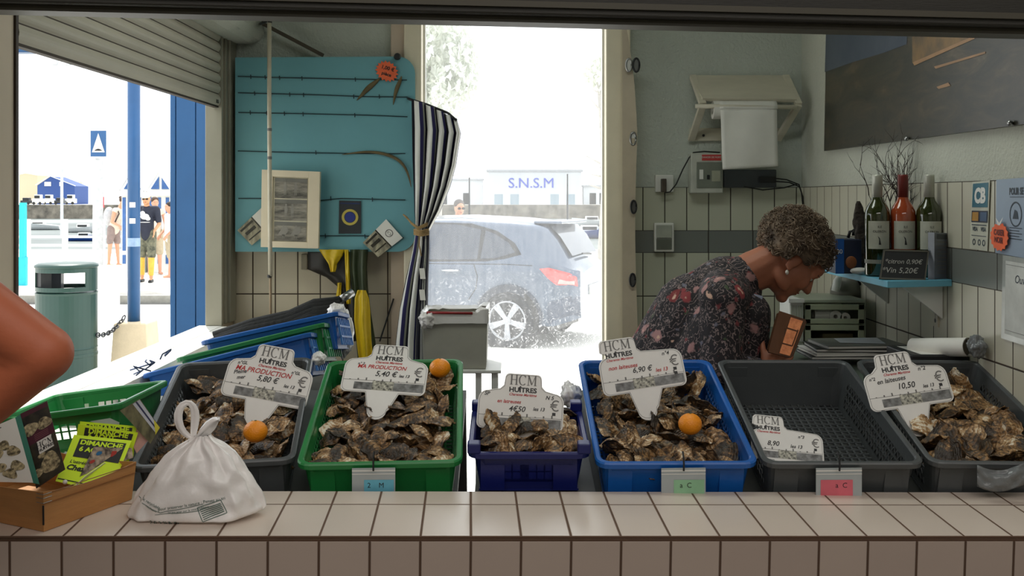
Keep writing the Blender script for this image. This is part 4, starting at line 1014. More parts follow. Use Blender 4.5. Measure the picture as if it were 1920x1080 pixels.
oyprint(c,r_,'oyster_picture',.24,.26,.016,.9); oyprint(c,r_,'oyster_picture',.74,.27,.015,.9); oyprint(c,r_,'oyster_picture',.62,.80,.019,1.2); oyprint(c,r_,'oyster_picture',.2,.84,.009,1.); oyprint(c,r_,'oyster_picture',.4,.66,.008)
b = MB(); c.quad(b,.34,.86,.46,.63,.0010); kid(b,'name_panel',m_pap,r_)
b = MB(); c.serif(b,'HCM',.6,.52,.0135,.0014); c.text(b,'HU\u00ceTRES',.6,.59,.009,.0014,bold=.0003); kid(b,'name_lettering',m_ink,r_)
b = MB(); 
for q in range(4): c.quad(b,.3,.8,.36+.022*q,.368+.022*q,.0009)
kid(b,'small_print',mat('print_rose',(150,90,100),.5),r_)
# yellow flyers
def flyer(px, lab, full):
    c, r_ = leaf(px,'flyer',lab,m_yel,'flyer'); b = MB(); c.quad(b,.12,.93,.07,.46,.0006); kid(b,'black_panel',m_pr,r_)
    b = MB(); c.text(b,'DIMANCHE',.52,.15,.0165 if full else .016,.0012,bold=.0006,sx=1.05); c.text(b,'6 AO\u00dbT',.42,.29,.0165,.0012,bold=.0006); 
    if full: c.text(b,'de',.62,.40,.014,.0012,bold=.0004)
    kid(b,'yellow_lettering',m_yel,r_)
    if full:
        b = MB(); c.text(b,"L'ostr\u00e9iculteur",.36,.56,.0105,.0008,shear=.2,bold=.0002); c.text(b,'Chez',.24,.68,.018,.0008,shear=.25,bold=.0008); c.quad(b,.02,.62,.93,.95,.0008); kid(b,'black_lettering',m_pr,r_)
flyer([(150,790,2.335),(256,799,2.36),(250,856,2.345),(146,848,2.32)],'yellow DIMANCHE flyer at the back of the three in the basket',False)
flyer([(147,795,2.315),(259,811,2.345),(240,870,2.325),(136,862,2.30)],'yellow DIMANCHE flyer between the other two in the basket',False)
flyer([(139,815,2.275),(247,826,2.325),(207,925,2.275),(104,902,2.175)],'yellow DIMANCHE flyer in front of the other two, its black text showing',True)
c, r_ = leaf([(176,838,2.255),(247,840,2.315),(250,858,2.305),(150,893,2.205)],'picture_card','colourful photo card leaning in front of the yellow flyers',mat('photo_card',(190,170,150),.4,col2=(60,50,46),scale=70,detail=2))
b = MB(); c.disc(b,.2,.25,.006,.0008); kid(b,'blue_spot',mat('spot_blue',(40,110,160),.4),r_)
b = MB(); c.disc(b,.12,.55,.005,.0008); c.quad(b,.5,.62,.2,.5,.0008); kid(b,'red_spot',mat('spot_red',(190,60,50),.4),r_)
leaf([(160,893,2.20),(196,868,2.25),(240,868,2.292),(140,912,2.18)],'paper_sheet','white paper at the front corner of the basket under the photo card',m_pap,'paper')
c, r_ = leaf([(225,770,2.35),(262,748,2.36),(300,802,2.335),(282,832,2.33)],'magazine','magazine with blue stripe and green cover stuck in the right end of the basket',mat('mag_cover',(120,118,84),.4,col2=(54,52,36),scale=60,stretch=(1,1,.2)))
b = MB(); c.quad(b,.62,.98,.02,.95,.0006); kid(b,'pale_stripe',mat('pale_blue_print',(190,196,206),.4),r_)
b = MB(); c.quad(b,.76,.84,.02,.9,.0012); kid(b,'navy_stripe',mat('navy_print',(40,46,84),.4),r_)
b = MB(); c.poly(b,[(.55,1),(.98,.72),(1,1)],.0015); kid(b,'yellow_corner',mat('yellow_print',(214,206,60),.4),r_)
leaf([(238,812,2.36),(262,798,2.365),(284,818,2.34),(256,850,2.33)],'pink_leaflet','pale pink leaflet behind the yellow flyers, right end of the basket',mat('pink_paper',(206,160,150),.6),'leaflet')
leaf([(168,790,2.37),(206,784,2.375),(224,792,2.375),(222,805,2.37)],'folded_paper','pale grey folded paper behind the yellow flyers',mat('grey_paper',(170,178,182),.6),'paper')
b = MB(); b.ell(P(122,904,2.155),(.005,.005,.005),10,8); tag(b.build('white_bead',m_white,smooth=True,origin=P(122,904,2.155)),'small white ball on the basket rim below the yellow flyer','ball')

# ---------------------------------------------------------------- tied shopping bag
bag0 = cpix(352,985); bag0 = Vector((bag0.x, bag0.y+.058, onc(0,0).z)); loc = MCI @ bag0; loc.z = 0; bag0 = MC @ loc
root = empty('shopping_bag', bag0, 'full white plastic carrier bag tied at the top, on the ledge', 'bag'); bpy.context.view_layer.update()
def bagf(u, v):
    a = 2*PI*u; hh = .168*v
    # half widths down the bag
    ks = [(0,.134,.058),(.04,.139,.060),(.22,.128,.060),(.50,.100,.054),(.75,.068,.040),(.88,.040,.028),(.95,.022,.018),(1,.016,.015)]
    for (v0,w0,d0),(v1,w1,d1) in zip(ks[:-1],ks[1:]):
        if v <= v1+1e-9: t = (v-v0)/(v1-v0); wx = w0+(w1-w0)*t; wy = d0+(d1-d0)*t; break
    c, s_ = math.cos(a), math.sin(a); k = 1+(.05+.09*v)*math.sin(11*a+2.5*v)*(.25+.75*v)+.035*math.sin(5*a-4*v+1)
    pinch = abs(c)**.75*(1 if c>0 else -1)
    x = wx*pinch*k; y = wy*s_*k
    x += .004*nz((c*3,s_*3,v*6),1); y += .010*nz((c*4+5,s_*4,v*5),1)
    if c < -.6: x -= .006*(1-v)**4
    skew = .012*v
    z = hh+.006*max(0,c)**3*(1-v)*1.5+.003*(1-v)
    return Vector((x+skew, y, z))+bag0
m_bag = mat('bag_white', (246,242,240), .32, var=.04, scale=9, bump=.35, bscale=22); pb = m_bag.node_tree.nodes['Principled BSDF']
pb.inputs['Subsurface Weight'].default_value = .0; pb.inputs['Coat Weight'].default_value = .3
b = MB(); b.grid(bagf,110,46,True); k = len(b.v)-110; b.f.append(tuple(range(110))[::-1]); b.m.append(0); bag_v = [v.copy() for v in b.v]; bag_f = list(b.f)
kid(b,'bag_body',m_bag,root,smooth=True)
tz = bag0+Vector((.012,0,.205))
def ribbon(pts, ws, name, curl=.35):
    b = MB(); pts = [Vector(p) for p in pts]; n_ = len(pts); vs=[]; fs=[]; M_=7
    for i,p in enumerate(pts):
        d = (pts[min(i+1,n_-1)]-pts[max(i-1,0)]).normalized(); s_ = d.cross(Vector((0,1,0))).normalized(); nn = Vector((0,-1,0))
        for j in range(M_):
            t = j/(M_-1)*2-1; vs.append(p+s_*ws[i]*t+nn*(ws[i]*curl*(1-t*t))+nn*.0015*math.sin(5*t+i))
    for i in range(n_-1):
        for j in range(M_-1): a = i*M_+j; fs.append((a,a+1,a+1+M_,a+M_))
    b.add(vs,fs); o = kid(b,name,m_bag,root,smooth=True); md = o.modifiers.new('s','SOLIDIFY'); md.thickness = .0012; md.offset = 0
    md = o.modifiers.new('sub','SUBSURF'); md.levels = md.render_levels = 1
Yb_ = bag0.y
def bp_(px,py,dy=0): p = P(px,py,Yb_); return Vector((p.x,Yb_+dy,p.z))
ribbon([bp_(366,824),bp_(344,812,-.004),bp_(334,788,-.006),bp_(336,765,-.004),bp_(350,752,0),bp_(362,760,.004),bp_(366,785,.006),bp_(362,808,.004),bp_(362,828)],[.004,.008,.010,.009,.008,.009,.010,.007,.005],'bag_handle')
b = MB(); up_ = [(366,826),(374,806),(386,790),(399,782),(412,780),(415,781)]; lo_ = [(368,830),(382,822),(394,815),(404,804),(411,792),(415,783)]
def leaf_fn(u,v):
    t=v*5; i=min(int(t),4); f_=t-i; a_=(up_[i][0]+(up_[i+1][0]-up_[i][0])*f_, up_[i][1]+(up_[i+1][1]-up_[i][1])*f_); c_=(lo_[i][0]+(lo_[i+1][0]-lo_[i][0])*f_, lo_[i][1]+(lo_[i+1][1]-lo_[i][1])*f_)
    return bp_(a_[0]+(c_[0]-a_[0])*u, a_[1]+(c_[1]-a_[1])*u, -.012*math.sin(PI*u)*(1 if u<.5 else .4)-.006*v-.003*math.sin(9*v))
b.grid(leaf_fn,11,18); o = kid(b,'bag_handle',m_bag,root,smooth=True); md = o.modifiers.new('s','SOLIDIFY'); md.thickness = .006; md.offset = -1
b = MB(); 
for q in range(3): b.ell(bp_(362+4*q,826+3*(q%2),-.006),(.009,.008,.007),14,10)
kid(b,'knot',m_bag,root,smooth=True)
from mathutils.bvhtree import BVHTree
bvh = BVHTree.FromPolygons([tuple(v) for v in bag_v], bag_f)
def drape(mb, off=.0012):
    out = []
    for v in mb.v:
        hit = bvh.ray_cast(Vector((v.x, Yb_-.3, v.z)), Vector((0,1,0)))[0]
        out.append(Vector((v.x, (hit.y if hit else Yb_-.05)-off, v.z)))
    mb.v = out; return mb
def tpl(px, py, ang, sc=1): return Matrix.Translation(P(px,py,Yb_-.06)) @ RX(PI/2) @ RZ(ang)
m_gp = mat('print_green', (64,98,88), .5)
b = MB(); b.text('sac recyclable', .0085, tpl(280,945,-.38), ext=0); b.text('reutilisable', .006, tpl(282,955,-.38), ext=0)
b.text('pour preserver la nature : Pensez au tri', .0085, tpl(358,946,.16), ext=0); b.text('ne pas jeter sur la voie publique', .0065, tpl(352,957,.14), ext=0); b.text('2 0 5 % R O', .012, tpl(305,983,-.02), ext=0)
# box outline with lines
def pq(b, x0,y0,x1,y1, w): 
    a_ = P(x0,y0,Yb_-.06); c_ = P(x1,y1,Yb_-.06); d = (c_-a_); n_ = max(2,int(d.length/.006)); nn = Vector((-d.z,0,d.x)).normalized()*w/2
    vs=[]; 
    for i in range(n_+1): p = a_+d*i/n_; vs += [p+nn,p-nn]
    b.add(vs,[(2*i,2*i+1,2*i+3,2*i+2) for i in range(n_)])
qs = [(369,953),(412,939),(424,963),(380,979)]
for i in range(4): pq(b,*qs[i],*qs[(i+1)%4],.0013)
for k in range(6): t=(k+1)/7; pq(b,372+11*t,954+24*t,411+9*t,942+21*t,.0016)
pq(b,248,940,300,962,.0011); pq(b,300,962,380,946,.0011); pq(b,290,966,375,958,.001)
kid(drape(b),'green_print',m_gp,root)

# ---------------------------------------------------------------- green crate by the opening, left
A1 = P(225,757,2.44); B1 = P(317,711,2.80); L1 = P(86,775,2.44)
xd = (A1-L1).normalized(); Mg = frame(A1, xd, B1-A1); wd = .315; dd = (B1-A1).length
Mg = Mg @ TR(-wd/2,0,0)
gc = crate('crate', Mg, wd, dd, m_cgreen, 'green crate with a square mesh, standing by the sunlit sill at the left', h=.10, side_holes=False, grid_floor=True, wins=[(-.125,-.06),(-.035,.04),(.07,.12)])
# nested crates leaning behind
def nest(pl, pr, Yl, Yr, m, h, lab, dw=.34):
    a = P(*pl, Yl); c = P(*pr, Yr); xd = (c-a); L = xd.length; xd.normalize(); back = Vector((.2,1,-.10))
    M = frame(a, xd, back); M = M @ TR(L/2,0,0); return crate('crate', M, L, dw, m, lab, h=h, side_holes=False, group=None), M, L
for pl, pr, Yl, Yr, m_, h_, lab in (((372,640),(633,583),3.40,3.42,m_cblue,.12,'blue crate at the top of the three nested ones leaning behind the left crates'),
    ((325,672),(607,604),3.30,3.32,m_cgreen,.12,'green crate between the two blue ones in the leaning nest'),
    ((262,702),(582,622),3.18,3.21,m_cblue,.13,'blue crate lowest and nearest of the three nested ones')):
    cr, Mx, L = nest(pl, pr, Yl, Yr, m_, h_, lab, .30 if h_<.13 else .3)
    for side in (1,):
        b = MB(); X = L/2-.012
        for j in range(7): y = .03+j*.04; b.bx(X-.001,X+.006,y,y+.008,-h_+.01,-.02)
        for z in (-.05,-.085): b.bx(X-.001,X+.006,.03,.28,z,z+.006)
        b.build('end_ribs', mat('crate_rib_'+('g' if m_ is m_cgreen else 'b'), (40,150,90) if m_ is m_cgreen else (70,140,220), .4), cr)
m_net = mat('dark_netting', (34,34,34), .8, var=.2, scale=60, bump=.5)
b = MB(); pts = [P(400,634,3.76),P(470,612,3.78),P(540,598,3.80),P(590,576,3.82),P(640,568,3.84)]
for k in range(5):
    b.tube([p+Vector((.01*math.sin(k*2+i),-.012*k,.012-.012*k)) for i,p in enumerate(pts)],[.012,.018,.022,.02,.012],8)
tag(b.build('netting', m_net, smooth=True, origin=pts[2]),'rolled dark netting lying along the back of the nested crates','netting')
b = MB()
for k in range(7):
    r3=random.Random(k); p0 = P(255+9*k,704-6*k,3.13); b.tube([p0, p0+Vector((r3.uniform(-.03,.03),0,r3.uniform(.005,.02))), p0+Vector((r3.uniform(-.06,.05),.02,r3.uniform(-.01,.03)))],.0025,5)
tag(b.build('twine', mat('twine_blue',(60,80,120),.7), smooth=True, origin=P(280,695,3.)),'scraps of blue twine on the left rim of the nested crates','twine')
# shelf board under the nest
b = MB(); b.bx(XL+.24,-.3,3.10,4.3,.99,1.02); b.bx(-.34,-.3,3.15,4.3,0,.99); struct('bench_back', b, m_bench)
# white bag at the end of the nested crates
def blob(name, px, py, Y, rx, ry, rz, m, lab, cat, sd=1, amp=.25, parent=None, n=40):
    c_ = P(px,py,Y); b = MB()
    def fn(u,v):
        t = 2*PI*u; q = PI*(v*.998+.001); d = Vector((math.sin(q)*math.cos(t),math.sin(q)*math.sin(t),-math.cos(q)))
        k = 1+amp*nz(d,1.7,sd)+amp*.5*nz(d,5,sd)+.04*math.sin(9*t+5*v); return c_+Vector((d.x*rx*k,d.y*ry*k,d.z*rz*k))
    b.grid(fn,n,n*2//3,True)
    if parent: return kid(b,name,m,parent,smooth=True)
    return tag(b.build(name,m,smooth=True,origin=c_-Vector((0,0,rz))),lab,cat)
w_ = empty('carrier_bag', P(642,645,3.72), 'white plastic carrier bag hanging over the end of the nested crates', 'bag'); bpy.context.view_layer.update()
blob('bag_body',645,628,3.72,.032,.04,.085,m_bag,'','',3,.3,w_)
blob('bag_top',632,586,3.70,.032,.035,.03,m_bag,'','',8,.35,w_)
b = MB(); b.text('REUTILISABLE',.008,Matrix.Translation(P(641,636,3.672)) @ RX(PI/2)); b.text('SAC',.01,Matrix.Translation(P(641,626,3.672)) @ RX(PI/2)); kid(b,'lettering',m_gp,w_)
blob('white_cloth',597,672,3.24,.022,.03,.02,m_bag,'crumpled white cloth at the end of the lowest nested crate','cloth',5,.3)
blob('plastic_scrap',1070,742,2.95,.028,.04,.035,m_bag,'crumpled translucent plastic between the navy and bright blue crates','plastic',7,.4)
# ---------------------------------------------------------------- back wall, left side
YW = YB-.008
m_board = mat('board_blue', (112,172,184), .55, var=.05, scale=3)
Yo1 = 4.575                                # face of the blue board, standing off the wall
x0,x1 = GX(441,Yo1), GX(778,Yo1); z0,z1 = GZ(472,Yo1), GZ(106,Yo1)
root = empty('display_board', ((x0+x1)/2,Yo1,z0), 'large turquoise blue display board with rounded right corners, strung with wires', 'board'); bpy.context.view_layer.update()
r_=.075; pts=[(x0,z0),(x1-r_,z0)]+[(x1-r_+r_*math.sin(a*PI/16),z0+r_-r_*math.cos(a*PI/16)) for a in range(1,8)]+[(x1,z0+r_),(x1,z1-r_)]+[(x1-r_+r_*math.cos(a*PI/16),z1-r_+r_*math.sin(a*PI/16)) for a in range(1,8)]+[(x1-r_,z1),(x0,z1-.004)]
b = MB(); n_=len(pts); b.add([(x,Yo1,z) for x,z in pts]+[(x,Yo1+.018,z) for x,z in pts],[tuple(range(n_)),tuple(range(n_,2*n_))[::-1]]+[(i,i+n_,(i+1)%n_+n_,(i+1)%n_) for i in range(n_)])
kid(b,'board',m_board,root,auto=1)
for px in (470,740):
    for py in (150,430): 
        b = MB(); q = P(px,py,Yo1); b.bx(q.x-.01,q.x+.01,Yo1+.018,YB-.009,q.z-.01,q.z+.01); kid(b,'spacer',m_dark,root)
m_wire = mat('dark_wire', (20,44,54), .5)
for ws in ([(446,143),(500,145),(600,147),(700,149),(763,150)],[(446,174),(520,176),(600,178),(680,181),(764,182)],[(447,211),(560,213),(690,216),(764,219)],[(446,283),(560,286),(680,288),(760,288)],[(447,372),(495,372),(598,376),(640,372),(760,375)],[(600,442),(680,442),(757,446)]):
    b = MB(); b.tube([P(x,y,Yo1-.004) for x,y in ws],.0022,6)
    kid(b,'wire',m_wire,root)
for px,py in ((470,144),(497,145),(524,146),(566,147),(666,149),(477,175),(508,176),(543,177),(569,178),(663,181),(711,181),(469,211),(500,212),(533,213),(568,214),(665,216),(592,286),(620,372),(698,374),(610,442),(684,443)):
    b = MB(); b.tube([P(px,py-4,Yo1-.006),P(px+.5,py+4,Yo1-.006)],.002,5); kid(b,'wire_clip',m_wire,root)
# orange price star on the board
def burst(name, pts4, lab, lines, n=17, col=(238,106,64), ink_='k'):
    c = pcard(pts4,.0012); root = empty(name, c.at(.5,1), lab, 'price star'); bpy.context.view_layer.update()
    poly=[]
    for q in range(2*n): a=2*PI*q/(2*n); k=.5 if q%2==0 else .40; poly.append((.5+k*math.cos(a),.5+k*math.sin(a)))
    c.sheet('star',mat('fluo_orange',(255,116,70),.6),root,poly=poly); b = MB()
    for t,u,v,s_ in lines: c.text(b,t,u,v,s_,.001,shear=.1,bold=.0006)
    kid(b,'lettering',m_ink,root); return c
burst('price_star',[(707,108,Yo1-.012),(750,120,Yo1-.012),(744,160,Yo1-.012),(700,146,Yo1-.012)],'fluorescent orange star price tag at the top right of the blue board',[('1,00 \u20ac',.52,.36,.022),('pi\u00e8ce',.5,.64,.02)])
# dried seaweed
m_weed = mat('dried_weed', (112,98,66), .7, var=.2, scale=20)
def weed(pts, wd, lab):
    b = MB(); k=len(pts); vs=[]
    for i,(x,y) in enumerate(pts):
        p = P(x,y,Yo1-.010-.002*(i%2)); d = Vector((pts[min(i+1,k-1)][0]-pts[max(i-1,0)][0],0,-(pts[min(i+1,k-1)][1]-pts[max(i-1,0)][1]))).normalized(); s_ = Vector((d.z,0,-d.x)); w_ = wd*math.sin(PI*(.06+.9*i/(k-1)))+.0012
        vs += [p+s_*w_+Vector((0,.003,0)), p-Vector((0,.003,0)), p-s_*w_+Vector((0,.004,0))]
    fs=[]
    for i in range(k-1):
        for j in range(2): a=3*i+j; fs.append((a,a+3,a+4,a+1))
    b.add(vs,fs); o = b.build('seaweed',m_weed,smooth=True,origin=P(*pts[0],Yo1)); md=o.modifiers.new('s','SOLIDIFY'); md.thickness=.002; md2=o.modifiers.new('b','SUBSURF'); md2.levels=md2.render_levels=1
    tag(o,lab,'seaweed')
weed([(713,146),(705,153),(696,160),(688,167),(680,176),(668,189)],.012,'dried leaf of seaweed pointing down left under the orange star')
weed([(753,142),(750,152),(745,162),(741,175),(737,198)],.010,'dried leaf of seaweed hanging down right of the orange star')
weed([(640,290),(662,287),(685,284),(710,286),(730,291),(745,298),(756,308),(764,322),(769,340),(771,352)],.007,'long curved dried seaweed stem across the right of the blue board')
# framed photographs
Yf=4.52; c = pcard([(492,318,Yf),(601,322,Yf),(598,466,Yf),(490,463,Yf)],.016); root = empty('photo_frame',c.at(.5,1),'cream wooden frame with three black and white photographs on the blue board','picture frame'); bpy.context.view_layer.update()
m_cw = mat('cream_wood', (226,212,186), .5, var=.05, scale=6)
c.sheet('backing',mat('cream_mount',(232,224,200),.6),root)
b = MB()
def fr(u0,u1,v0,v1,e0,e1):
    vs=[c.at(u,v,e) for e in (e0,e1) for u,v in ((u0,v0),(u1,v0),(u1,v1),(u0,v1))]; b.add(vs,[(0,1,2,3),(7,6,5,4),(0,4,5,1),(1,5,6,2),(2,6,7,3),(3,7,4,0)])
fr(0,.19,0,1,0,.012); fr(.81,1,0,1,0,.012); fr(.19,.81,0,.085,0,.012); fr(.19,.81,.92,1,0,.012); kid(b,'frame',m_cw,root,bevel=.001)
for k,(v0,v1) in enumerate(((.10,.36),(.375,.65),(.665,.915))):
    b = MB(); c.quad(b,.22,.78,v0,v1,.002); kid(b,'photograph',mat('bw_photo',(158,152,140),.35,col2=(64,62,58),scale=26,stretch=(.5,1,2)),root)
    b = MB(); c.quad(b,.22,.78,v0,v0+.05,.0026); kid(b,'sky_print',mat('bw_sky',(120,118,112),.4),root)
    for q in ((.40,.58),(.42,.53),(.38,.60))[k]:
        vm=(v0+v1)/2; b = MB()
        if k<2: c.poly(b,[(q-.028,vm-.03),(q-.016,vm-.055),(q+.016,vm-.055),(q+.034,vm-.01),(q+.02,vm+.04),(q-.024,vm+.04)],.003)
        else: c.poly(b,[(q-.10,vm+.05),(q-.02,vm-.05),(q+.06,vm-.07),(q+.09,vm-.01),(q+.02,vm+.06)],.003)
        c.disc(b,q,vm-.068,.0045,.003); c.quad(b,q-.020,q-.008,vm+.04,vm+.09,.003); c.quad(b,q+.006,q+.018,vm+.04,vm+.09,.003)
        kid(b,'figure_print',mat('bw_pale',(150,146,138),.4),root)
# dark poster with a ring
c = pcard([(636,376,Yo1-.006),(677,377,Yo1-.006),(677,438,Yo1-.006),(635,438,Yo1-.006)]); root = empty('poster',c.at(.5,1),'small dark poster with a yellow ring round a blue disc on the blue board','poster'); bpy.context.view_layer.update()
c.sheet('sheet',mat('poster_dark',(46,50,58),.5),root)
b = MB(); c.quad(b,.05,.95,.06,.10,.001); kid(b,'heading',mat('navy_ink',(30,50,100),.5),root)
b = MB(); c.disc(b,.5,.5,.036,.001,28,r2=.70); kid(b,'yellow_ring',mat('poster_yellow',(208,190,90),.5),root)
b = MB(); c.disc(b,.5,.5,.023,.001,24); kid(b,'blue_disc',mat('poster_blue',(40,56,140),.5),root)
# diamond shaped cards
def dcard(ptsz, lab):
    c = pcard(ptsz); root = empty('postcard',c.at(.5,1),lab,'card'); bpy.context.view_layer.update(); c.sheet('sheet',mat('card_photo',(196,188,160),.5,col2=(70,68,64),scale=34,stretch=(1,1,.3)),root)
    b = MB(); c.quad(b,0,1,0,.46,.0008); kid(b,'white_part',m_pap,root)
    b = MB(); c.quad(b,0,1,.44,.48,.0012); c.quad(b,.1,.2,.5,.95,.0012); c.quad(b,.35,.5,.55,.9,.0012); c.quad(b,.7,.76,.5,.95,.0012); kid(b,'dark_print',m_dkprint,root)
    b = MB(); c.disc(b,.5,.22,.018,.0012,16,r2=.8); c.serif(b,'HCM',.5,.22,.012,.0012); kid(b,'emblem_print',m_grey,root); return c,root
dcard([(724,411,Yo1-.012),(755,446,Yo1-.012),(709,482,Yo1-.012),(680,455,Yo1-.012)],'diamond hung picture card at the lower right of the blue board')
dcard([(494,386,Yo1-.012),(523,420,Yo1-.012),(472,460,Yo1-.012),(445,432,Yo1-.012)],'diamond hung picture card partly behind the photo frame on the blue board')
# shutter crank pole
Yc_=4.34; root = empty('crank_pole',P(507,600,Yc_),'thin white shutter crank pole hanging in front of the blue board','pole'); bpy.context.view_layer.update()
b = MB(); b.tube([P(505,36,Yc_),P(505,200,Yc_),P(506,400,Yc_),P(507,518,Yc_)],.0088,10); kid(b,'tube',mat('pole_cream',(206,198,178),.4),root,smooth=True)
b = MB(); b.tube([P(507,516,Yc_),P(507,525,Yc_),P(508,660,Yc_-.03)],[.0075,.0055,.0055],10); kid(b,'lower_rod',mat('rod_beige',(150,130,104),.5),root,smooth=True)
for py in (40,243,296,518):
    b = MB(); q=P(505.5,py,Yc_); b.lathe([(.0092,-.006),(.0100,0),(.0092,.006)],12,o=q); kid(b,'joint_ring',m_dark if py<100 or py>500 else m_grey,root)
b = MB(); b.tube([P(505,38,Yc_),P(496,40,Yc_+.02),P(490,44,Yc_+.1),P(489,44,YB)],.007,8); kid(b,'hook',m_dark,root,smooth=True)
b = MB(); b.bar(P(488,42,4.62),P(606,104,4.62),.020,.016); tag(b.build('brace_bar',mat('brace_brown',(76,68,56),.6),origin=P(488,42,4.62)),'dark diagonal brace bar running down to the top of the blue board','bar')
b = MB(); b.lathe([(.012,-.012),(.016,0),(.012,.012)],14,R=Matrix.Rotation(PI/2,3,'X'),o=P(745,106,4.56)); tag(b.build('hook_knob',m_dark,origin=P(745,106,4.56)),'dark round knob above the right corner of the blue board','knob')
# oilskins hanging below the board
def cloth(name, outline_px, Y, m, parent=None, bulge=.02, seed=1, th=.004):
    b = MB(); L = outline_px; nu, nv = 12, 26
    def fn(u,v):
        t=v*(len(L)-1); i=min(int(t),len(L)-2); f_=t-i; xl=L[i][0]+(L[i+1][0]-L[i][0])*f_; xr=L[i][1]+(L[i+1][1]-L[i][1])*f_; y=L[i][2]+(L[i+1][2]-L[i][2])*f_
        return P(xl+(xr-xl)*u, y, Y-bulge*math.sin(PI*u)+bulge*.5*math.sin(u*11+seed+v*2)+.006*nz((u*4,v*5,seed),1))
    b.grid(fn,nu,nv); o = kid(b,name,m,parent,smooth=True); md=o.modifiers.new('s','SOLIDIFY'); md.thickness=th; md.offset=1; return o
m_oilY = mat('oilskin_yellow', (224,190,28), .38, var=.1, scale=10); m_oilG = mat('oilskin_green', (50,62,34), .5, var=.15, scale=8); m_oilK = mat('oilskin_dark', (44,40,36), .55, var=.12, scale=8)
root = empty('oilskin_jacket',P(655,640,4.55),'dark green and yellow oilskin jacket hanging below the blue board','jacket'); bpy.context.view_layer.update()
cloth('dark_body',[(577,660,468),(577,660,505),(612,662,520),(636,668,540),(640,672,575),(650,672,640)],4.60,m_oilK,root,.015,1)
cloth('green_body',[(655,690,468),(655,688,500),(660,690,540),(664,696,590),(668,704,640),(672,708,690)],4.57,m_oilG,root,.025,2)
cloth('yellow_lining',[(598,648,468),(606,642,480),(616,632,495),(620,628,510)],4.555,m_oilY,root,.008,3)
cloth('yellow_strap',[(646,654,468),(648,656,520),(650,657,570)],4.545,m_oilY,root,.006,3)
cloth('yellow_sleeve',[(670,686,544),(665,692,560),(664,694,600),(670,696,640),(676,700,690)],4.535,m_oilY,root,.02,4)
cloth('yellow_edge',[(634,640,530),(630,640,555),(628,636,568)],4.58,m_oilY,root,.006,6)
b = MB(); b.bx(GX(566,YW),GX(578,YW),YW-.02,YW,GZ(505,YW),GZ(476,YW)); tag(b.build('wall_hook',mat('hook_beige',(150,140,120),.5),bevel=.003,origin=P(572,490,YW)),'beige plastic wall plate left of the hanging oilskins','wall hook')
root = empty('umbrella',P(650,560,3.86),'folded dark umbrella with a silver handle lying on the netting','umbrella'); bpy.context.view_layer.update()
b = MB(); b.tube([P(638,562,3.86),P(660,549,3.90)],[.014,.016],12); kid(b,'handle',m_steel,root,smooth=True)
b = MB(); b.tube([P(560,600,3.83),P(600,575,3.84),P(638,562,3.86)],[.012,.028,.016],10); kid(b,'canopy',m_black,root,smooth=True)
b = MB(); b.tube([P(712,640,4.62),P(738,560,4.62)],.004,6); tag(b.build('cord_stick',m_dark,origin=P(712,640,4.62)),'thin dark stick leaning on the tiles left of the curtain','stick')

# ---------------------------------------------------------------- striped curtain
stripe = bpy.data.materials.new('striped_cloth'); stripe.use_nodes = True; n = N(stripe); bs = n.n['Principled BSDF']; MATS['striped_cloth'] = stripe
uv = n.new('ShaderNodeUVMap'); sx_ = n.new('ShaderNodeSeparateXYZ'); n.link(uv.outputs[0], sx_.inputs[0])
rp = n.new('ShaderNodeValToRGB'); rp.color_ramp.interpolation = 'CONSTANT'; e = rp.color_ramp.elements
sc_ = n.new('ShaderNodeMath', operation='FRACT'); mu = n.new('ShaderNodeMath', operation='MULTIPLY'); mu.inputs[1].default_value = 6.0; n.link(sx_.outputs[0], mu.inputs[0]); n.link(mu.outputs[0], sc_.inputs[0])
e[0].position = 0; e[0].color = (*srgb((26,26,40)),1); e[1].position = .34; e[1].color = (*srgb((232,232,228)),1)
x = e.new(.68); x.color = (*srgb((44,40,92)),1); x = e.new(.88); x.color = (*srgb((150,152,140)),1)
n.link(sc_.outputs[0], rp.inputs[0]); n.link(rp.outputs[0], bs.inputs['Base Color']); bs.inputs['Roughness'].default_value = .85
def curtain(name, rows, Y, folds, amp, parent, nu=70, nv=50, u0=0, u1=1):
    b = MB(); uvs = []
    def fn(u,v):
        t=v*(len(rows)-1); i=min(int(t),len(rows)-2); f_=t-i; f2=f_*f_*(3-2*f_)*.6+f_*.4
        L_,R_ = rows[i],rows[i+1]; xl=L_[0]+(R_[0]-L_[0])*f2; yl=L_[1]+(R_[1]-L_[1])*f2; xr=L_[2]+(R_[2]-L_[2])*f2; yr=L_[3]+(R_[3]-L_[3])*f2
        # crowd the folds towards the right edge
        uu = 1-(1-u)**1.35
        k = math.sin(u*folds*2*PI+v*2); return P(xl+(xr-xl)*uu+1.5*math.cos(u*folds*2*PI), yl+(yr-yl)*uu**1.2, Y+amp*k*(.35+.65*u)+amp*.5*nz((u*6,v*4,1),1))
    b.grid(fn,nu,nv); me_uv = [(u0+(u1-u0)*i/(nu-1), j/(nv-1)) for j in range(nv) for i in range(nu)]
    o = kid(b,name,stripe,parent,smooth=True); ul = o.data.uv_layers.new(name='UVMap')
    for lp in o.data.loops: ul.data[lp.index].uv = me_uv[lp.vertex_index]
    md=o.modifiers.new('s','SOLIDIFY'); md.thickness=.002; return o
root = empty('curtain',P(785,560,4.5),'black, white and navy striped curtain gathered with a string tie beside the glass door','curtain'); bpy.context.view_layer.update()
curtain('upper_drape',[(770,186,854,222),(771,240,862,250),(772,300,853,310),(774,350,842,350),(776,395,824,395),(779,432,804,432)],4.47,5,.030,root,110,60,0,.80)
curtain('lower_drape',[(779,430,803,432),(772,470,803,470),(760,520,801,520),(748,580,800,580),(741,640,800,640),(736,720,800,720)],4.46,4,.020,root,80,40,.05,.55)
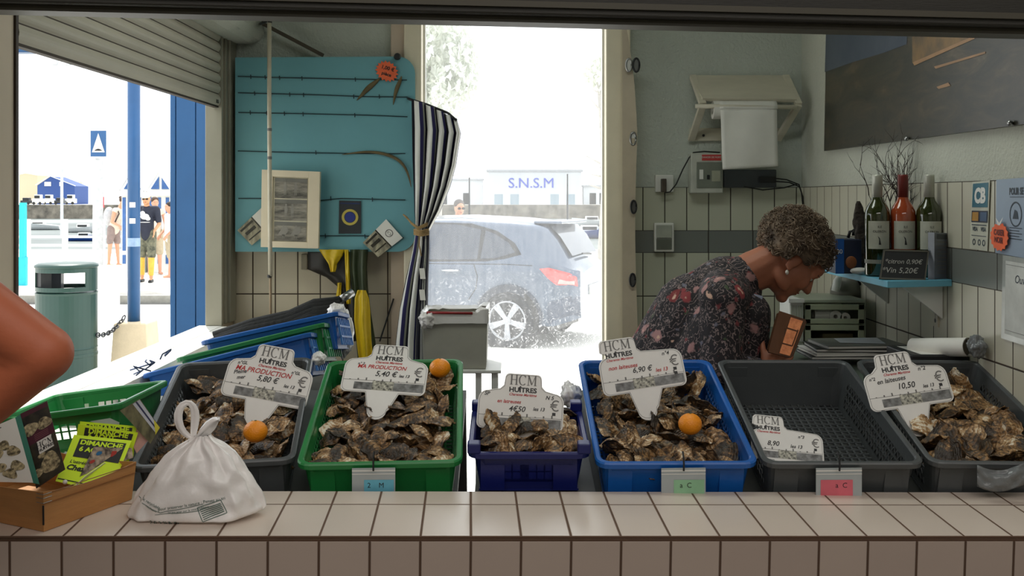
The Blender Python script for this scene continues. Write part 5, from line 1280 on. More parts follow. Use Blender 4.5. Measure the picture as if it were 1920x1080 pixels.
b = MB(); b.tube([P(764,184,4.60),P(768,186,4.50),P(800,196,4.49),P(840,212,4.46),P(856,226,4.44)],.006,8); kid(b,'rail',m_dark,root,smooth=True)
b = MB()
for k in range(3): b.tube([P(756+k*3,402+k*2,4.44),P(772,418+k,4.43),P(784,426+k*2,4.425),P(802,418+k*2,4.43)],.0035,6)
for k in range(4): b.tube([P(776,430+k*3,4.435),P(790,433+k*3,4.42),P(804,430+k*3,4.435)],.004,6)
b.tube([P(788,434,4.425),P(786,460,4.42),P(790,480,4.42)],.003,6)
kid(b,'string_tie',mat('string',(176,146,100),.8,var=.2,scale=60),root,smooth=True)
for py in (514,554): b = MB(); c = pcard([(786,py-11,4.435),(796,py-11,4.435),(798,py+9,4.435),(788,py+9,4.435)]); kid(c.quad(b,0,1,0,1),'white_patch',m_pap,root)

# ---------------------------------------------------------------- bucket on the stool by the glass door
Yk=3.96; root = empty('stool',P(903,690,Yk),'white metal stool under the lined bin by the glass door','stool'); bpy.context.view_layer.update()
zt_=GZ(683,Yk); xl_,xr_=GX(800,Yk),GX(940,Yk)
b = MB(); b.bx(xl_,xr_,Yk-.14,Yk+.16,zt_-.012,zt_); kid(b,'seat',m_white,root,bevel=.003)
for px,yy in ((899,-.12),(928,-.12),(812,-.12),(928,.14),(812,.14)):
    b = MB(); x=GX(px,Yk); b.bx(x-.011,x+.011,Yk+yy-.011,Yk+yy+.011,0,zt_-.012); kid(b,'leg',m_white,root)
b = MB(); b.bx(xl_+.02,xr_-.02,Yk-.13,Yk-.11,.3,.32); kid(b,'stretcher',m_white,root)
root = empty('bin_box',P(850,680,Yk),'grey plastic box lined with a white bag on the stool by the glass door','box'); bpy.context.view_layer.update()
xa,xb=GX(791,Yk-.12),GX(914,Yk-.12); za=zt_+.001; zb=GZ(592,Yk-.12)
b = MB(); vs=[]
for z,k in ((za,.94),(za+.01,.96),(zb,1.0),(zb,.97),(za+.012,.93)):
    xm=(xa+xb)/2; hw=(xb-xa)/2*k; hd=.12*k
    vs+=[(xm-hw,Yk-hd,z),(xm+hw,Yk-hd,z),(xm+hw,Yk+hd,z),(xm-hw,Yk+hd,z)]
fs=[(3,2,1,0),(16,17,18,19)]
for i in range(4):
    for j in range(4): fs.append((4*i+j,4*i+(j+1)%4,4*i+4+(j+1)%4,4*i+4+j))
b.add(vs,fs); kid(b,'box_body',mat('box_greige',(178,176,164),.5,var=.05),root,bevel=.006)
b = MB(); xm=(xa+xb)/2; hw=(xb-xa)/2
def fn(u,v):
    t=2*PI*u; c_,s_=math.cos(t),math.sin(t); k=max(abs(c_),abs(s_)); c_/=k; s_/=k
    rr_=[1.0,1.06,1.03,1.0,.93][int(v*3.999)] ; zz=[-.028,-.01,.010,.014,.0][int(round(v*4))]
    return Vector((xm+c_*hw*(1.03 if v<.9 else .92)*(1+.02*nz((c_*4,s_*4,v*3),2)), Yk+s_*.12*(1.06 if v<.9 else .9), zb+zz+.010*nz((c_*5,s_*5,v*2),2)+(.012 if c_>.8 and v>.3 else 0)))
b.grid(fn,64,5,True); kid(b,'bag_liner',m_bag,root,smooth=True)
b = MB(); b.tube([(xm-hw*.85,Yk-.128,zb+.012),(xm+hw*.55,Yk-.128,zb+.010)],.005,8); kid(b,'red_rim',mat('rim_red',(160,40,40),.5),root,smooth=True)
blob('liner_fold',800,600,Yk-.13,.026,.02,.030,m_bag,'','',4,.4,root); blob('liner_fold',905,585,Yk-.10,.024,.02,.016,m_bag,'','',6,.4,root)

# ---------------------------------------------------------------- back wall, right side
m_holder = mat('holder_wood', (214,208,190), .55, var=.06, scale=6, stretch=(1,1,6))
root = empty('paper_towel_holder',P(1390,265,YB),'off white wooden wall rack with a roller for paper towels','towel holder'); bpy.context.view_layer.update()
Yh=4.66; Yr_=4.50
b = MB(); b.add([tuple(P(*p)) for p in ((1294,141,Yh),(1472,141,Yh),(1494,186,Yr_),(1318,184,Yr_),(1296,146,Yh+.01),(1472,146,Yh+.01),(1492,192,Yr_+.012),(1316,190,Yr_+.012))],[(0,1,2,3),(7,6,5,4),(0,4,5,1),(1,5,6,2),(2,6,7,3),(3,7,4,0)]); kid(b,'top_shelf',m_holder,root,auto=1)
for px,dx in ((1296,0),(1470,18)):
    b = MB(); sgn=1 if px<1400 else 1
    a_=P(px+3,143,Yh); m1=P(px+22+dx*.3,196,Yr_); c_=P(px+(0 if px<1400 else -12),262,Yh)
    b.bar(a_,m1,.020,.03,up=(1,0,0)); kid(b,'side_arm',m_holder,root,bevel=.002)
    b = MB(); b.bar(m1,c_,.020,.03,up=(1,0,0)); kid(b,'side_arm',m_holder,root,bevel=.002)
b = MB(); b.bx(GX(1300,Yh),GX(1465,Yh),Yh,YB,GZ(162,Yh),GZ(143,Yh)); b.bx(GX(1294,Yh),GX(1462,Yh),Yh,YB,GZ(264,Yh),GZ(240,Yh)); kid(b,'back_rail',m_holder,root,bevel=.002)
for q in ((1322,149),(1445,150),(1319,254)): b = MB(); b.lathe([(.006,0),(.006,.003)],12,R=Matrix.Rotation(PI/2,3,'X'),o=P(q[0],q[1],Yh-.004)); kid(b,'screw',m_dark,root)
b = MB(); b.tube([P(1304,199,Yr_-.01),P(1494,201,Yr_-.01)],.010,10); kid(b,'roller_bar',m_holder,root,smooth=True)
b = MB(); zc=P(1400,204,Yr_-.02); b.lathe([(.022,0),(.055,0),(.055,.24),(.022,.24)],28,R=Matrix.Rotation(PI/2,3,'Y'),o=P(1330,197,Yr_+.05)); kid(b,'side_cheek',m_holder,root,smooth=False) if 0 else None
root = empty('paper_towel_roll',P(1400,200,Yr_),'white paper towel roll on the wall rack, its sheet hanging down','paper roll'); bpy.context.view_layer.update()
b = MB(); b.lathe([(.02,0),(.040,0),(.040,.245),(.02,.245),(.02,0)],30,caps=False,R=Matrix.Rotation(PI/2,3,'Y'),o=P(1336,206,Yr_+.02)); kid(b,'roll',m_pap,root,smooth=False)
b = MB(); cr=P(1336,206,Yr_+.02)
def fn(u,v):
    x=cr.x+.012+.232*u
    if v<.2: a=PI*.5*(1-v/.2)+PI*.5; return Vector((GX(1350,Yr_-.02)+ (GX(1458,Yr_-.02)-GX(1350,Yr_-.02))*u, cr.y+.0415*math.cos(a+PI*0)*1.0, cr.z+.0415*math.sin(a)))
    t=(v-.2)/.8; q=P(1351+4*t+(106-2*t)*u, 206+ (112-6*u)*t, cr.y-.0415-.01*math.sin(PI*t)); return Vector((q.x,q.y+.004*math.sin(u*7+t*2),q.z))
b.grid(fn,14,24); o=kid(b,'hanging_sheet',m_pap,root,smooth=True); md=o.modifiers.new('s','SOLIDIFY'); md.thickness=.0015
# electrical boxes
root = empty('meter_box',P(1325,360,YB),'pale grey electrical meter box on the wall under the towel rack','electrical box'); bpy.context.view_layer.update()
Ye=4.60; b = MB(); b.bx(GX(1296,Ye),GX(1356,Ye),Ye,YB,GZ(362,Ye),GZ(287,Ye)); kid(b,'box_body',mat('elec_grey',(196,198,188),.45),root,bevel=.004)
b = MB(); b.bx(GX(1306,Ye),GX(1354,Ye),Ye-.006,Ye,GZ(352,Ye),GZ(304,Ye)); kid(b,'cover_window',mat('elec_window',(124,130,120),.25),root,bevel=.002)
b = MB(); b.bx(GX(1334,Ye),GX(1350,Ye),Ye-.008,Ye-.006,GZ(340,Ye),GZ(320,Ye)); kid(b,'meter_panel',mat('elec_panel',(170,172,152),.4),root)
b = MB(); b.bx(GX(1311,Ye),GX(1318,Ye),Ye-.009,Ye-.006,GZ(336,Ye),GZ(318,Ye)); kid(b,'breaker',m_white,root)
b = MB(); b.bx(GX(1325,Ye),GX(1330,Ye),Ye-.009,Ye-.006,GZ(336,Ye),GZ(328,Ye)); kid(b,'breaker',m_dark,root)
b = MB(); b.bx(GX(1316,Ye),GX(1352,Ye),Ye-.002,Ye,GZ(301,Ye),GZ(290,Ye)); kid(b,'warning_label',mat('label_red',(200,70,66),.5),root)
b = MB(); b.text('DANGER DE MORT',.010,Matrix.Translation(P(1334,295,Ye-.003)) @ RX(PI/2)); kid(b,'label_lettering',m_white,root)
root = empty('router_box',P(1406,355,YB),'dark grey control box behind the hanging paper sheet','electrical box'); bpy.context.view_layer.update()
b = MB(); b.bx(GX(1357,4.62),GX(1456,4.62),4.62,YB,GZ(352,4.62),GZ(318,4.62)); kid(b,'box_body',mat('slate',(70,76,82),.4),root,bevel=.004)
b = MB(); b.bx(GX(1425,4.6),GX(1455,4.6),4.60,4.62,GZ(343,4.6),GZ(331,4.6)); kid(b,'plug',m_dark,root,bevel=.002)
b = MB()
for pts in ([(1450,334),(1475,337),(1498,346),(1503,362),(1505,385),(1512,402)],[(1452,340),(1480,342),(1499,350),(1505,368),(1507,388),(1516,404)],[(1395,350),(1430,356),(1470,352),(1496,345)]):
    b.tube([P(x,y,4.60+.01*(i%2)) for i,(x,y) in enumerate(pts)],.0032,6)
tag(b.build('cable',m_black,smooth=True,origin=P(1500,350,4.6)),'bundle of black cables running from the dark box into the corner','cable')
b = MB(); b.tube([P(x,y,4.62) for x,y in ((1350,286),(1320,284),(1300,286),(1292,296),(1280,318),(1268,345),(1256,360),(1247,361))],.0032,6); tag(b.build('cable',m_black,smooth=True,origin=P(1300,300,4.62)),'black cable looping from the meter box down to the socket','cable')
root = empty('wall_socket',P(1245,345,YB),'white wall socket with a dark plug above the tiles','socket'); bpy.context.view_layer.update()
b = MB(); b.bx(GX(1229,4.65),GX(1263,4.65),4.65,YB,GZ(360,4.65),GZ(328,4.65)); kid(b,'plate',m_white,root,bevel=.003)
b = MB(); b.bx(GX(1241,4.61),GX(1250,4.61),4.61,4.65,GZ(360,4.61),GZ(335,4.61)); kid(b,'plug',mat('plug_brown',(70,60,50),.5),root,bevel=.003)
root = empty('light_switch',P(1245,445,YB),'white framed light switch on the grey tile band','switch'); bpy.context.view_layer.update()
b = MB(); b.bx(GX(1227,4.64),GX(1264,4.64),4.64,YW,GZ(472,4.64),GZ(418,4.64)); kid(b,'frame',m_white,root,bevel=.004)
b = MB(); b.bx(GX(1231,4.63),GX(1260,4.63),4.632,4.64,GZ(446,4.63),GZ(422,4.63)); kid(b,'upper_rocker',mat('rocker_grey',(176,180,168),.4),root,bevel=.002)
b = MB(); b.bx(GX(1231,4.63),GX(1260,4.63),4.634,4.64,GZ(468,4.63),GZ(447,4.63)); kid(b,'lower_rocker',mat('rocker_dark',(104,108,98),.4),root,bevel=.002)

# ---------------------------------------------------------------- right wall
def RWy(px, off=0): return (XR-off)*F/(px-CX)
def RW(px, py, off=0.003):
    """point on the right wall (off in front of it) seen at a pixel"""
    Y = RWy(px, off); return P(px, py, Y)
# large picture
c = Card([RW(1551,-30,.02),RW(2000,-160,.02),RW(2000,222,.02),RW(1545,283,.02)],.014); root = empty('wall_picture',c.at(.5,1),'large unframed landscape picture on the right wall above the shelf','picture'); bpy.context.view_layer.update()
m_pic = bpy.data.materials.new('seascape'); m_pic.use_nodes = True; MATS['seascape']=m_pic; n = N(m_pic); bs = n.n['Principled BSDF']; tc = n.new('ShaderNodeTexCoord'); mp = n.new('ShaderNodeMapping'); mp.inputs['Scale'].default_value = (1,2.2,9); mp.inputs['Rotation'].default_value=(.10,0,0); n.link(tc.outputs['Object'],mp.inputs[0])
nn_ = n.new('ShaderNodeTexNoise',ins={'Scale':1.6,'Detail':9.,'Roughness':.68,'Distortion':1.0}); n.link(mp.outputs[0],nn_.inputs['Vector']); rp = n.new('ShaderNodeValToRGB'); e = rp.color_ramp.elements
e[0].position=.30; e[0].color=(*srgb((36,38,34)),1); e[1].position=.78; e[1].color=(*srgb((112,104,88)),1)
for p,cc in ((.46,(52,51,43)),(.58,(66,60,48)),(.68,(84,74,58))): x=e.new(p); x.color=(*srgb(cc),1)
n.link(nn_.outputs['Fac'],rp.inputs[0]); n.link(rp.outputs[0],bs.inputs['Base Color']); bs.inputs['Roughness'].default_value=.35
c.sheet('canvas',m_pic,root)
def onpic(px,py):   # pixel -> uv of the picture by solving along its plane
    q = RW(px,py,.02); u=(c.c[0].y-q.y)/(c.c[0].y-c.c[1].y); zt=c.c[0].z+(c.c[1].z-c.c[0].z)*u; zb=c.c[3].z+(c.c[2].z-c.c[3].z)*u; return (u,(zt-q.z)/(zt-zb))
b = MB(); c.poly(b,[onpic(1552,-20),onpic(1705,-20),onpic(1703,82),onpic(1660,98),onpic(1600,116),onpic(1550,134)],.001); kid(b,'sky_paint',mat('pic_sky',(72,80,92),.4,col2=(54,64,80),scale=5),root)
b = MB(); c.poly(b,[onpic(1712,-10),onpic(1830,-30),onpic(1830,62),onpic(1790,90),onpic(1714,118)],.001); kid(b,'sunset_paint',mat('pic_gold',(138,106,60),.4,col2=(80,66,48),scale=9),root)
for k,(a_,b2,c2,d2) in enumerate((((1715,116),(1830,66),(1830,72),(1718,122)),((1755,124),(1850,96),(1850,100),(1758,128)),((1760,162),(1782,154),(1786,160),(1764,166)))):
    b = MB(); c.poly(b,[onpic(*a_),onpic(*b2),onpic(*c2),onpic(*d2)],.0015); kid(b,'light_streak',mat('pic_light',(160,122,84),.4),root)
for px,py in ((1700,260),(1894,231)):
    b = MB(); q = RW(px,py,.028); b.ell(q,(.008,.008,.008),12,8); kid(b,'fixing_button',m_steel,root,smooth=True)
# shelf
def SP(px,py,X): Y=X*F/(px-CX); return P(px,py,Y)
zs = 1.7-.0697*4.0  # placeholder height, refined below
Xs0, Xs1 = XR-.0095, XR-.235
ya = XR*F/(1555-CX)
# plan corners of the shelf: near right (on wall), near left, far left, far right
n1_ = P(1785,533,(XR-.0095)*F/(1785-CX)); zsh = n1_.z
def zpt(px,py,z): Y=(z-H)*F/(CY-py); return P(px,py,Y)
n2_ = zpt(1664,536,zsh); n3_ = zpt(1556,515,zsh+.004)
root = empty('wall_shelf',(XR-.1,n1_.y+.3,zsh),'pale blue painted wall shelf carrying the wine bottles','shelf'); bpy.context.view_layer.update()
fy = n2_.y+.62
poly = [(n1_.x,n1_.y),(n1_.x,fy+.2),(n2_.x+.05,fy+.2),(n2_.x,fy),(n2_.x,n2_.y)]
b = MB(); k=len(poly); b.add([(x,y,zsh-.006) for x,y in poly]+[(x,y,zsh+.014) for x,y in poly],[tuple(range(k)),tuple(range(k,2*k))[::-1]]+[(i,(i+1)%k,(i+1)%k+k,i+k) for i in range(k)])
kid(b,'board',mat('shelf_blue',(112,186,214),.5,var=.04),root,auto=1,bevel=.002)
ztop = zsh+.014
for yy in (n2_.y+.12, fy-.05):
    b = MB(); b.add([(XR-.01,yy,zsh-.006),(XR-.01,yy,zsh-.11),(XR-.14,yy,zsh-.006),(XR-.01,yy+.012,zsh-.006),(XR-.01,yy+.012,zsh-.11),(XR-.14,yy+.012,zsh-.006)],[(0,1,2),(5,4,3),(0,3,4,1),(1,4,5,2),(2,5,3,0)]); kid(b,'bracket',m_white,root)
def onshelf(px, Y): return Vector((GX(px,Y),Y,ztop))
# bottles
def bottle(px, Y, lab, glass, capm, h=.312, r=.0375, bands=True):
    q = onshelf(px,Y); s_ = h/.312; root = empty('wine_bottle',q,lab,'bottle'); bpy.context.view_layer.update()
    b = MB(); b.lathe([(.001,.004),(r*.8,0),(r,.006),(r,.185),(r*.97,.200),(r*.80,.216),(r*.5,.232),(r*.40,.245),(r*.38,.290),(.001,.290)],28,o=q); kid(b,'glass',glass,root,smooth=True)
    b = MB(); b.lathe([(r*.42,.236),(r*.42,.306),(r*.40,.312),(.001,.312)],20,o=q); kid(b,'capsule',capm,root,smooth=True)
    b = MB(); n_=14; vs=[]
    for i in range(n_+1):
        a=-PI/2-.95+1.9*i/n_-.15
        for z in (.085,.170): vs.append(q+Vector((r*1.012*math.cos(a),r*1.012*math.sin(a),z)))
    b.add(vs,[(2*i,2*i+2,2*i+3,2*i+1) for i in range(n_)]); lb=kid(b,'label',mat('wine_label',(200,200,186),.6),root)
    t = MB(); t.text('ILE',.010,Matrix.Translation((0,0,.152)) @ RX(PI/2)); t.text('OLERON',.010,Matrix.Translation((0,0,.138)) @ RX(PI/2))
    t.add([(-.006,0,.125),(0,0,.118),(.004,0,.098),(-.003,0,.098),(-.002,0,.114)],[(0,1,2,3,4)])
    t.v=[q+Vector((r*1.03*math.sin(v.x/r-.15),-r*1.03*math.cos(v.x/r-.15),v.z)) for v in t.v]; kid(t,'label_print',m_ink,root)
    if bands: b = MB(); b.lathe([(r*1.008,.040),(r*1.008,.052)],28,o=q); kid(b,'lower_band',mat('band_grey',(150,150,140),.5),root)
g_green = mat('bottle_green',(44,52,18),.06,var=.02,spec=.8,coat=.5); g_rose = mat('bottle_rose',(168,74,40),.06,var=.04,spec=.8,coat=.5)
cap_w = mat('capsule_silver',(196,196,184),.35,.2); cap_r = mat('capsule_red',(120,40,34),.4)
Ybt = n2_.y+.13
bottle(1645,Ybt+.06,'green wine bottle with a silver capsule, leftmost on the blue shelf',g_green,cap_w,.312)
bottle(1693,Ybt+.05,'rose wine bottle with a dark red capsule in the middle of the blue shelf',g_rose,cap_r,.312)
bottle(1742,Ybt+.02,'green wine bottle with a pale capsule behind the chalkboard, right of the rose bottle',g_green,cap_w,.312)
# chalkboard
Yc2 = n2_.y+.035
c = pcard([(1657,468,Yc2+.03),(1742,470,Yc2+.03),(1735,526,Yc2),(1649,523,Yc2)],.006); root = empty('chalkboard',c.at(.5,1),'small black chalkboard with chalk prices leaning on the wine bottles','chalkboard'); bpy.context.view_layer.update()
c.sheet('slate_board',mat('slate_black',(40,42,44),.6,var=.1),root)
b = MB(); 
for q in ((0,.03,0,1),(.97,1,0,1),(0,1,0,.05),(0,1,.95,1)): c.quad(b,*q,.0012)
kid(b,'frame',mat('slate_frame',(104,102,92),.6),root)
b = MB(); c.text(b,'*citron 0,90\u20ac',.47,.40,.020,.001,shear=.15); c.text(b,'*Vin 5,20\u20ac',.42,.70,.024,.001,shear=.1); kid(b,'chalk_lettering',mat('chalk',(206,206,200),.8),root)
# leaflet holder
c = pcard([(1752,436,Yc2+.02),(1796,438,Yc2+.10),(1792,528,Yc2+.10),(1752,528,Yc2+.02)],.02); root = empty('leaflet_holder',c.at(.5,1),'grey acrylic holder with a printed sheet at the right end of the blue shelf','leaflet holder'); bpy.context.view_layer.update()
c.sheet('holder_panel',mat('acrylic_grey',(128,134,144),.2),root)
b = MB(); 
for q in range(9): c.quad(b,.12,.8-.1*(q%3),.18+.08*q,.195+.08*q,.001)
kid(b,'sheet_print',m_grey,root)
b = MB(); c.quad(b,.1,.9,.03,.13,.001); kid(b,'sheet_heading',mat('slate',(70,76,82)),root)
# twigs in a pot behind bottles
rnd4 = random.Random(21); q0 = onshelf(1672,Ybt+.22); root = empty('twig_plant',q0,'spray of bare dark twigs standing behind the wine bottles','plant'); bpy.context.view_layer.update()
b = MB(); b.lathe([(.001,0),(.035,0),(.045,.09),(.040,.09),(.03,.01),(.001,.01)],20,o=q0); kid(b,'pot',m_dark,root,smooth=True)
b = MB()
def twig(p,d,L,r,dep):
    pts=[p]; 
    for k in range(4): d=(d+Vector((rnd4.gauss(0,.14),rnd4.gauss(0,.12),rnd4.gauss(.02,.10)))).normalized(); p=p+d*L/4; pts.append(p)
    b.tube(pts,[r*(1-.18*k) for k in range(5)],5)
    if dep<3:
        for k in range(2 if dep else 3): twig(pts[2+rnd4.randrange(3)],(d+Vector((rnd4.gauss(.05,.5),rnd4.gauss(0,.25),rnd4.gauss(.1,.35)))).normalized(),L*.62,r*.62,dep+1)
for k in range(9): a=-.5+k*.17; twig(q0+Vector((0,0,.08)),Vector((math.sin(a)*1.0+.15,rnd4.uniform(-.2,.3),1)).normalized(),.20,.0032,0)
b.v=[Vector((min(v.x,XR-.012),v.y,v.z)) for v in b.v]
kid(b,'twigs',mat('twig_dark',(62,52,48),.8),root)
# dark shell ornament
q1 = onshelf(1614,Ybt+.30); b = MB()
def fn(u,v):
    t=2*PI*u; z=v*.23; w=.026*math.sin(PI*min(.98,.08+v*.9))**.6; k=1+.35*nz((math.cos(t)*2,math.sin(t)*2,z*40),1); return q1+Vector((w*math.cos(t)*k+.008*math.sin(z*20),w*.6*math.sin(t)*k,z))
b.grid(fn,24,22,True); b.f += [tuple(range(24))[::-1], tuple(range(21*24,22*24))]; b.m += [0,0]
tag(b.build('driftwood',mat('driftwood',(58,50,42),.9,var=.3,scale=30,bump=.8,bscale=60),smooth=True,origin=q1),'dark gnarled upright oyster cluster on the blue shelf left of the bottles','ornament')
# blue box
q = onshelf(1590,Ybt+.22); root = empty('blue_box',q,'blue and black cardboard box on the shelf behind the woman','box'); bpy.context.view_layer.update()
Yq_=Ybt+.16; b = MB(); b.bx(GX(1567,Yq_),GX(1616,Yq_),Yq_,Yq_+.1,ztop,GZ(449,Yq_)); kid(b,'carton',mat('carton_navy',(30,40,66),.5),root,bevel=.003)
b = MB(); b.bx(GX(1566,Yq_),GX(1582,Yq_),Yq_-.003,Yq_,ztop,GZ(448,Yq_)); kid(b,'blue_panel',m_cblue,root)
b = MB(); b.text('80',.02,Matrix.Translation(P(1574,472,Yq_-.005)) @ RX(PI/2)); kid(b,'panel_lettering',m_white,root)
b = MB(); b.ell(P(1596,492,Yq_-.004),(.018,.003,.02),14,10); kid(b,'food_print',mat('food_print',(150,90,50),.5,scale=60),root)
b = MB(); b.tube([P(1590,446,Yq_+.03),P(1594,434,Yq_+.03),P(1600,430,Yq_+.03),P(1600,442,Yq_+.03)],.005,6); tag(b.build('black_clip',m_black,smooth=True,origin=P(1594,446,Yq_+.03)),'small black clip on top of the blue box','clip')
b = MB(); q = zpt(1612,508,ztop+.012); b.ell(q,(.030,.02,.011),16,10); tag(b.build('white_pebble',m_white,smooth=True,origin=q),'white oval object on the shelf left of the bottles','pebble')
# cloth and brush hanging under the shelf
root = empty('scale_cover',P(1580,552,3.9),'rounded grey appliance under the left end of the blue shelf','appliance'); bpy.context.view_layer.update()
Yg=3.92
b = MB(); b.lathe([(.001,0),(.062,0),(.06,.03),(.045,.07),(.03,.09),(.001,.092)],24,o=P(1588,556,Yg)); kid(b,'body',mat('appliance_grey',(120,118,108),.5),root,smooth=True)
b = MB(); b.tube([P(1566,546,Yg-.06),P(1570,528,Yg-.06),P(1574,517,Yg-.05)],[.014,.016,.010],10); kid(b,'white_handle',m_white,root,smooth=True)
b = MB(); b.tube([P(1605,516,Yg-.05),P(1610,526,Yg-.05),P(1614,534,Yg-.05)],.005,8); kid(b,'dark_lever',m_dark,root,smooth=True)
# card scheme sticker
def rcard(name, pts, lab, m, cat, off=.012, th=.0012):
    c = Card([RW(x,y,off) for x,y in pts],th); c.n = Vector((-1,0,0)); root = empty(name,c.at(.5,1),lab,cat); bpy.context.view_layer.update(); c.sheet('sheet',m,root); return c,root
c, rt = rcard('card_sticker',[(1823,341),(1856,338),(1851,471),(1818,466)],'tall card payment sticker with a teal panel on the right wall tiles',mat('sticker_white',(206,206,190),.4),'sticker')
b = MB(); c.quad(b,.06,.94,.03,.38,.0008); kid(b,'teal_panel',mat('cb_teal',(36,108,128),.4),rt)
b = MB(); c.text(b,'CB',.5,.22,.055,.0014,bold=.003,sx=.95); kid(b,'white_lettering',m_white,rt)
b = MB(); c.quad(b,.05,.97,.43,.60,.0008); kid(b,'navy_panel',mat('cb_navy',(34,44,66),.4),rt)
b = MB(); c.quad(b,.10,.46,.45,.58,.0014); kid(b,'gold_mark',mat('cb_gold',(190,140,64),.4),rt)
b = MB(); c.quad(b,.56,.92,.45,.58,.0014); kid(b,'blue_mark',mat('cb_blue',(70,96,130),.4),rt)
b = MB(); c.quad(b,.08,.92,.63,.645,.0008); c.text(b,'VISA',.28,.70,.016,.0008,bold=.0006); c.text(b,'VISA',.75,.70,.016,.0008,bold=.0006); c.quad(b,.08,.92,.79,.80,.0008)
for u in (.25,.55,.8): c.disc(b,u,.89,.009,.0008,14,r2=.6)
kid(b,'grey_marks',mat('cb_ink',(74,84,92),.4),rt)
# blue-grey poster
c, rt = rcard('wall_poster',[(1868,337),(1962,330),(1962,492),(1866,474)],'pale blue grey notice reading POUR SE at the right edge of the picture',mat('poster_bluegrey',(150,166,186),.45,var=.03),'notice')
b = MB(); c.text(b,'POUR SE PROTEGER',.62,.17,.024,.0008,bold=.001,sx=.8); c.quad(b,.3,1,.235,.243,.0008); c.disc(b,.42,.46,.032,.0008,24,r2=.88)
c.poly(b,[(.36,.52),(.40,.40),(.45,.42),(.48,.52)],.0008)
for q in range(5): c.quad(b,.3,.55-.05*(q%2),.63+.035*q,.64+.035*q,.0008)
kid(b,'print',mat('poster_ink',(54,66,78),.5),rt)
c = Card([RW(1857,416,.02),RW(1892,418,.02),RW(1889,476,.02),RW(1855,466,.02)],.0012); c.n=Vector((-1,0,0)); root = empty('price_star',c.at(.5,1),'fluorescent orange star tag with writing over the edge of the blue grey notice','price star'); bpy.context.view_layer.update()
poly=[(.5+(.5 if q%2==0 else .44)*math.cos(PI*q/15),.5+(.5 if q%2==0 else .44)*math.sin(PI*q/15)) for q in range(30)]
c.sheet('star',MATS['fluo_orange'],root,poly=poly); b = MB(); c.text(b,'CASIER',.5,.36,.02,.001,bold=.0008,sx=.9); c.text(b,'NOIR',.5,.62,.02,.001,bold=.0008); kid(b,'lettering',mat('rust_ink',(120,44,30),.5),root)
b = MB(); c.poly(b,[(.3,-.16),(.5,.02),(.7,-.2),(.55,.1),(.42,.1)],.001); kid(b,'clear_tape_tab',m_white,root)
# paper in a sleeve
c, rt = rcard('notice_sleeve',[(1880,478),(1965,492),(1965,662),(1877,634)],'white notice in a clear plastic sleeve low at the right edge of the picture',mat('sleeve_film',(182,186,182),.12),'notice',off=.016)
b = MB(); c.quad(b,.08,1,.06,.93,.0008); kid(b,'paper',mat('sleeve_paper',(214,216,212),.6),rt)
b = MB(); c.text(b,'Ouverture',.58,.26,.030,.0014,shear=.2); c.text(b,'De 9h',.72,.46,.030,.0014,shear=.2); c.text(b,'\u00e0 13h',.66,.66,.030,.0014,shear=.2); kid(b,'lettering',mat('poster_ink',(54,66,78)),rt)
b = MB(); c.quad(b,.1,1,.10,.105,.0014); c.quad(b,.1,1,.88,.885,.0014); kid(b,'border_line',m_grey,rt)
# thermometer
c, rt = rcard('thermometer',[(1750,556),(1758,557),(1758,613),(1750,611)],'narrow beige thermometer on the right wall under the shelf',mat('thermo_beige',(190,182,160),.5),'thermometer',off=.014,th=.006)
b = MB(); c.disc(b,.5,.06,.006,.001); c.disc(b,.5,.8,.007,.001); c.quad(b,.45,.55,.1,.8,.001); kid(b,'bulb',m_dark,rt)

# ---------------------------------------------------------------- side worktop with clutter
zw = GZ(668,3.5); b = MB(); b.bx(.86,XR-.012,2.94,4.3,zw-.04,zw); b.bx(.88,.91,3.05,4.25,0,zw-.04); struct('worktop', b, mat('worktop_green',(92,104,92),.5,var=.08))
Yx=3.7; root = empty('drawer_box',P(1550,650,Yx),'clear plastic drawer unit holding paper rolls on the side worktop','drawer unit'); bpy.context.view_layer.update()
m_clr = mat('milky_plastic',(196,202,180),.3,var=.04); m_clr.node_tree.nodes['Principled BSDF'].inputs['Transmission Weight'].default_value=.35; m_clr.node_tree.nodes['Principled BSDF'].inputs['Roughness'].default_value=.35
xa,xb=GX(1504,Yx),GX(1624,Yx); zt2=GZ(562,Yx)
def pan(name,x0,x1,y0,y1,z0,z1,m=m_clr,bv=.003): b = MB(); b.bx(x0,x1,y0,y1,z0,z1); return kid(b,name,m,root,bevel=bv)
pan('top_panel',xa,xb,Yx,Yx+.26,zt2-.012,zt2); pan('side_panel',xa,xa+.006,Yx,Yx+.26,zw,zt2); pan('side_panel',xb-.006,xb,Yx,Yx+.26,zw,zt2); pan('back_panel',xa,xb,Yx+.25,Yx+.26,zw,zt2); pan('base_panel',xa,xb,Yx,Yx+.26,zw,zw+.008)
zm=(zw+zt2)/2+.0
m_front = mat('drawer_front',(170,176,150),.3,var=.03)
for z0_,z1_ in ((zw+.01,zm-.004),(zm,zt2-.016)):
    fr_=MB(); fr_.bx(xa+.008,xb-.008,Yx-.006,Yx,z0_,z0_+.018); fr_.bx(xa+.008,xb-.008,Yx-.006,Yx,z1_-.02,z1_); fr_.bx(xa+.008,xa+.03,Yx-.006,Yx,z0_,z1_); fr_.bx(xb-.03,xb-.008,Yx-.006,Yx,z0_,z1_); kid(fr_,'drawer',m_front,root,bevel=.002)
pan('shelf_panel',xa,xb,Yx,Yx+.25,zm-.004,zm)
b = MB(); b.bx(GX(1478,Yx),xa-.001,Yx-.02,Yx+.12,GZ(640,Yx),GZ(560,Yx)); o=kid(b,'basket_side',m_white,root,bevel=.004)
for k in range(5):
    b = MB(); x=GX(1480+4.6*k,Yx); b.bx(x,x+.003,Yx-.024,Yx-.02,GZ(636,Yx),GZ(572,Yx)); kid(b,'basket_rib',m_clr,root)
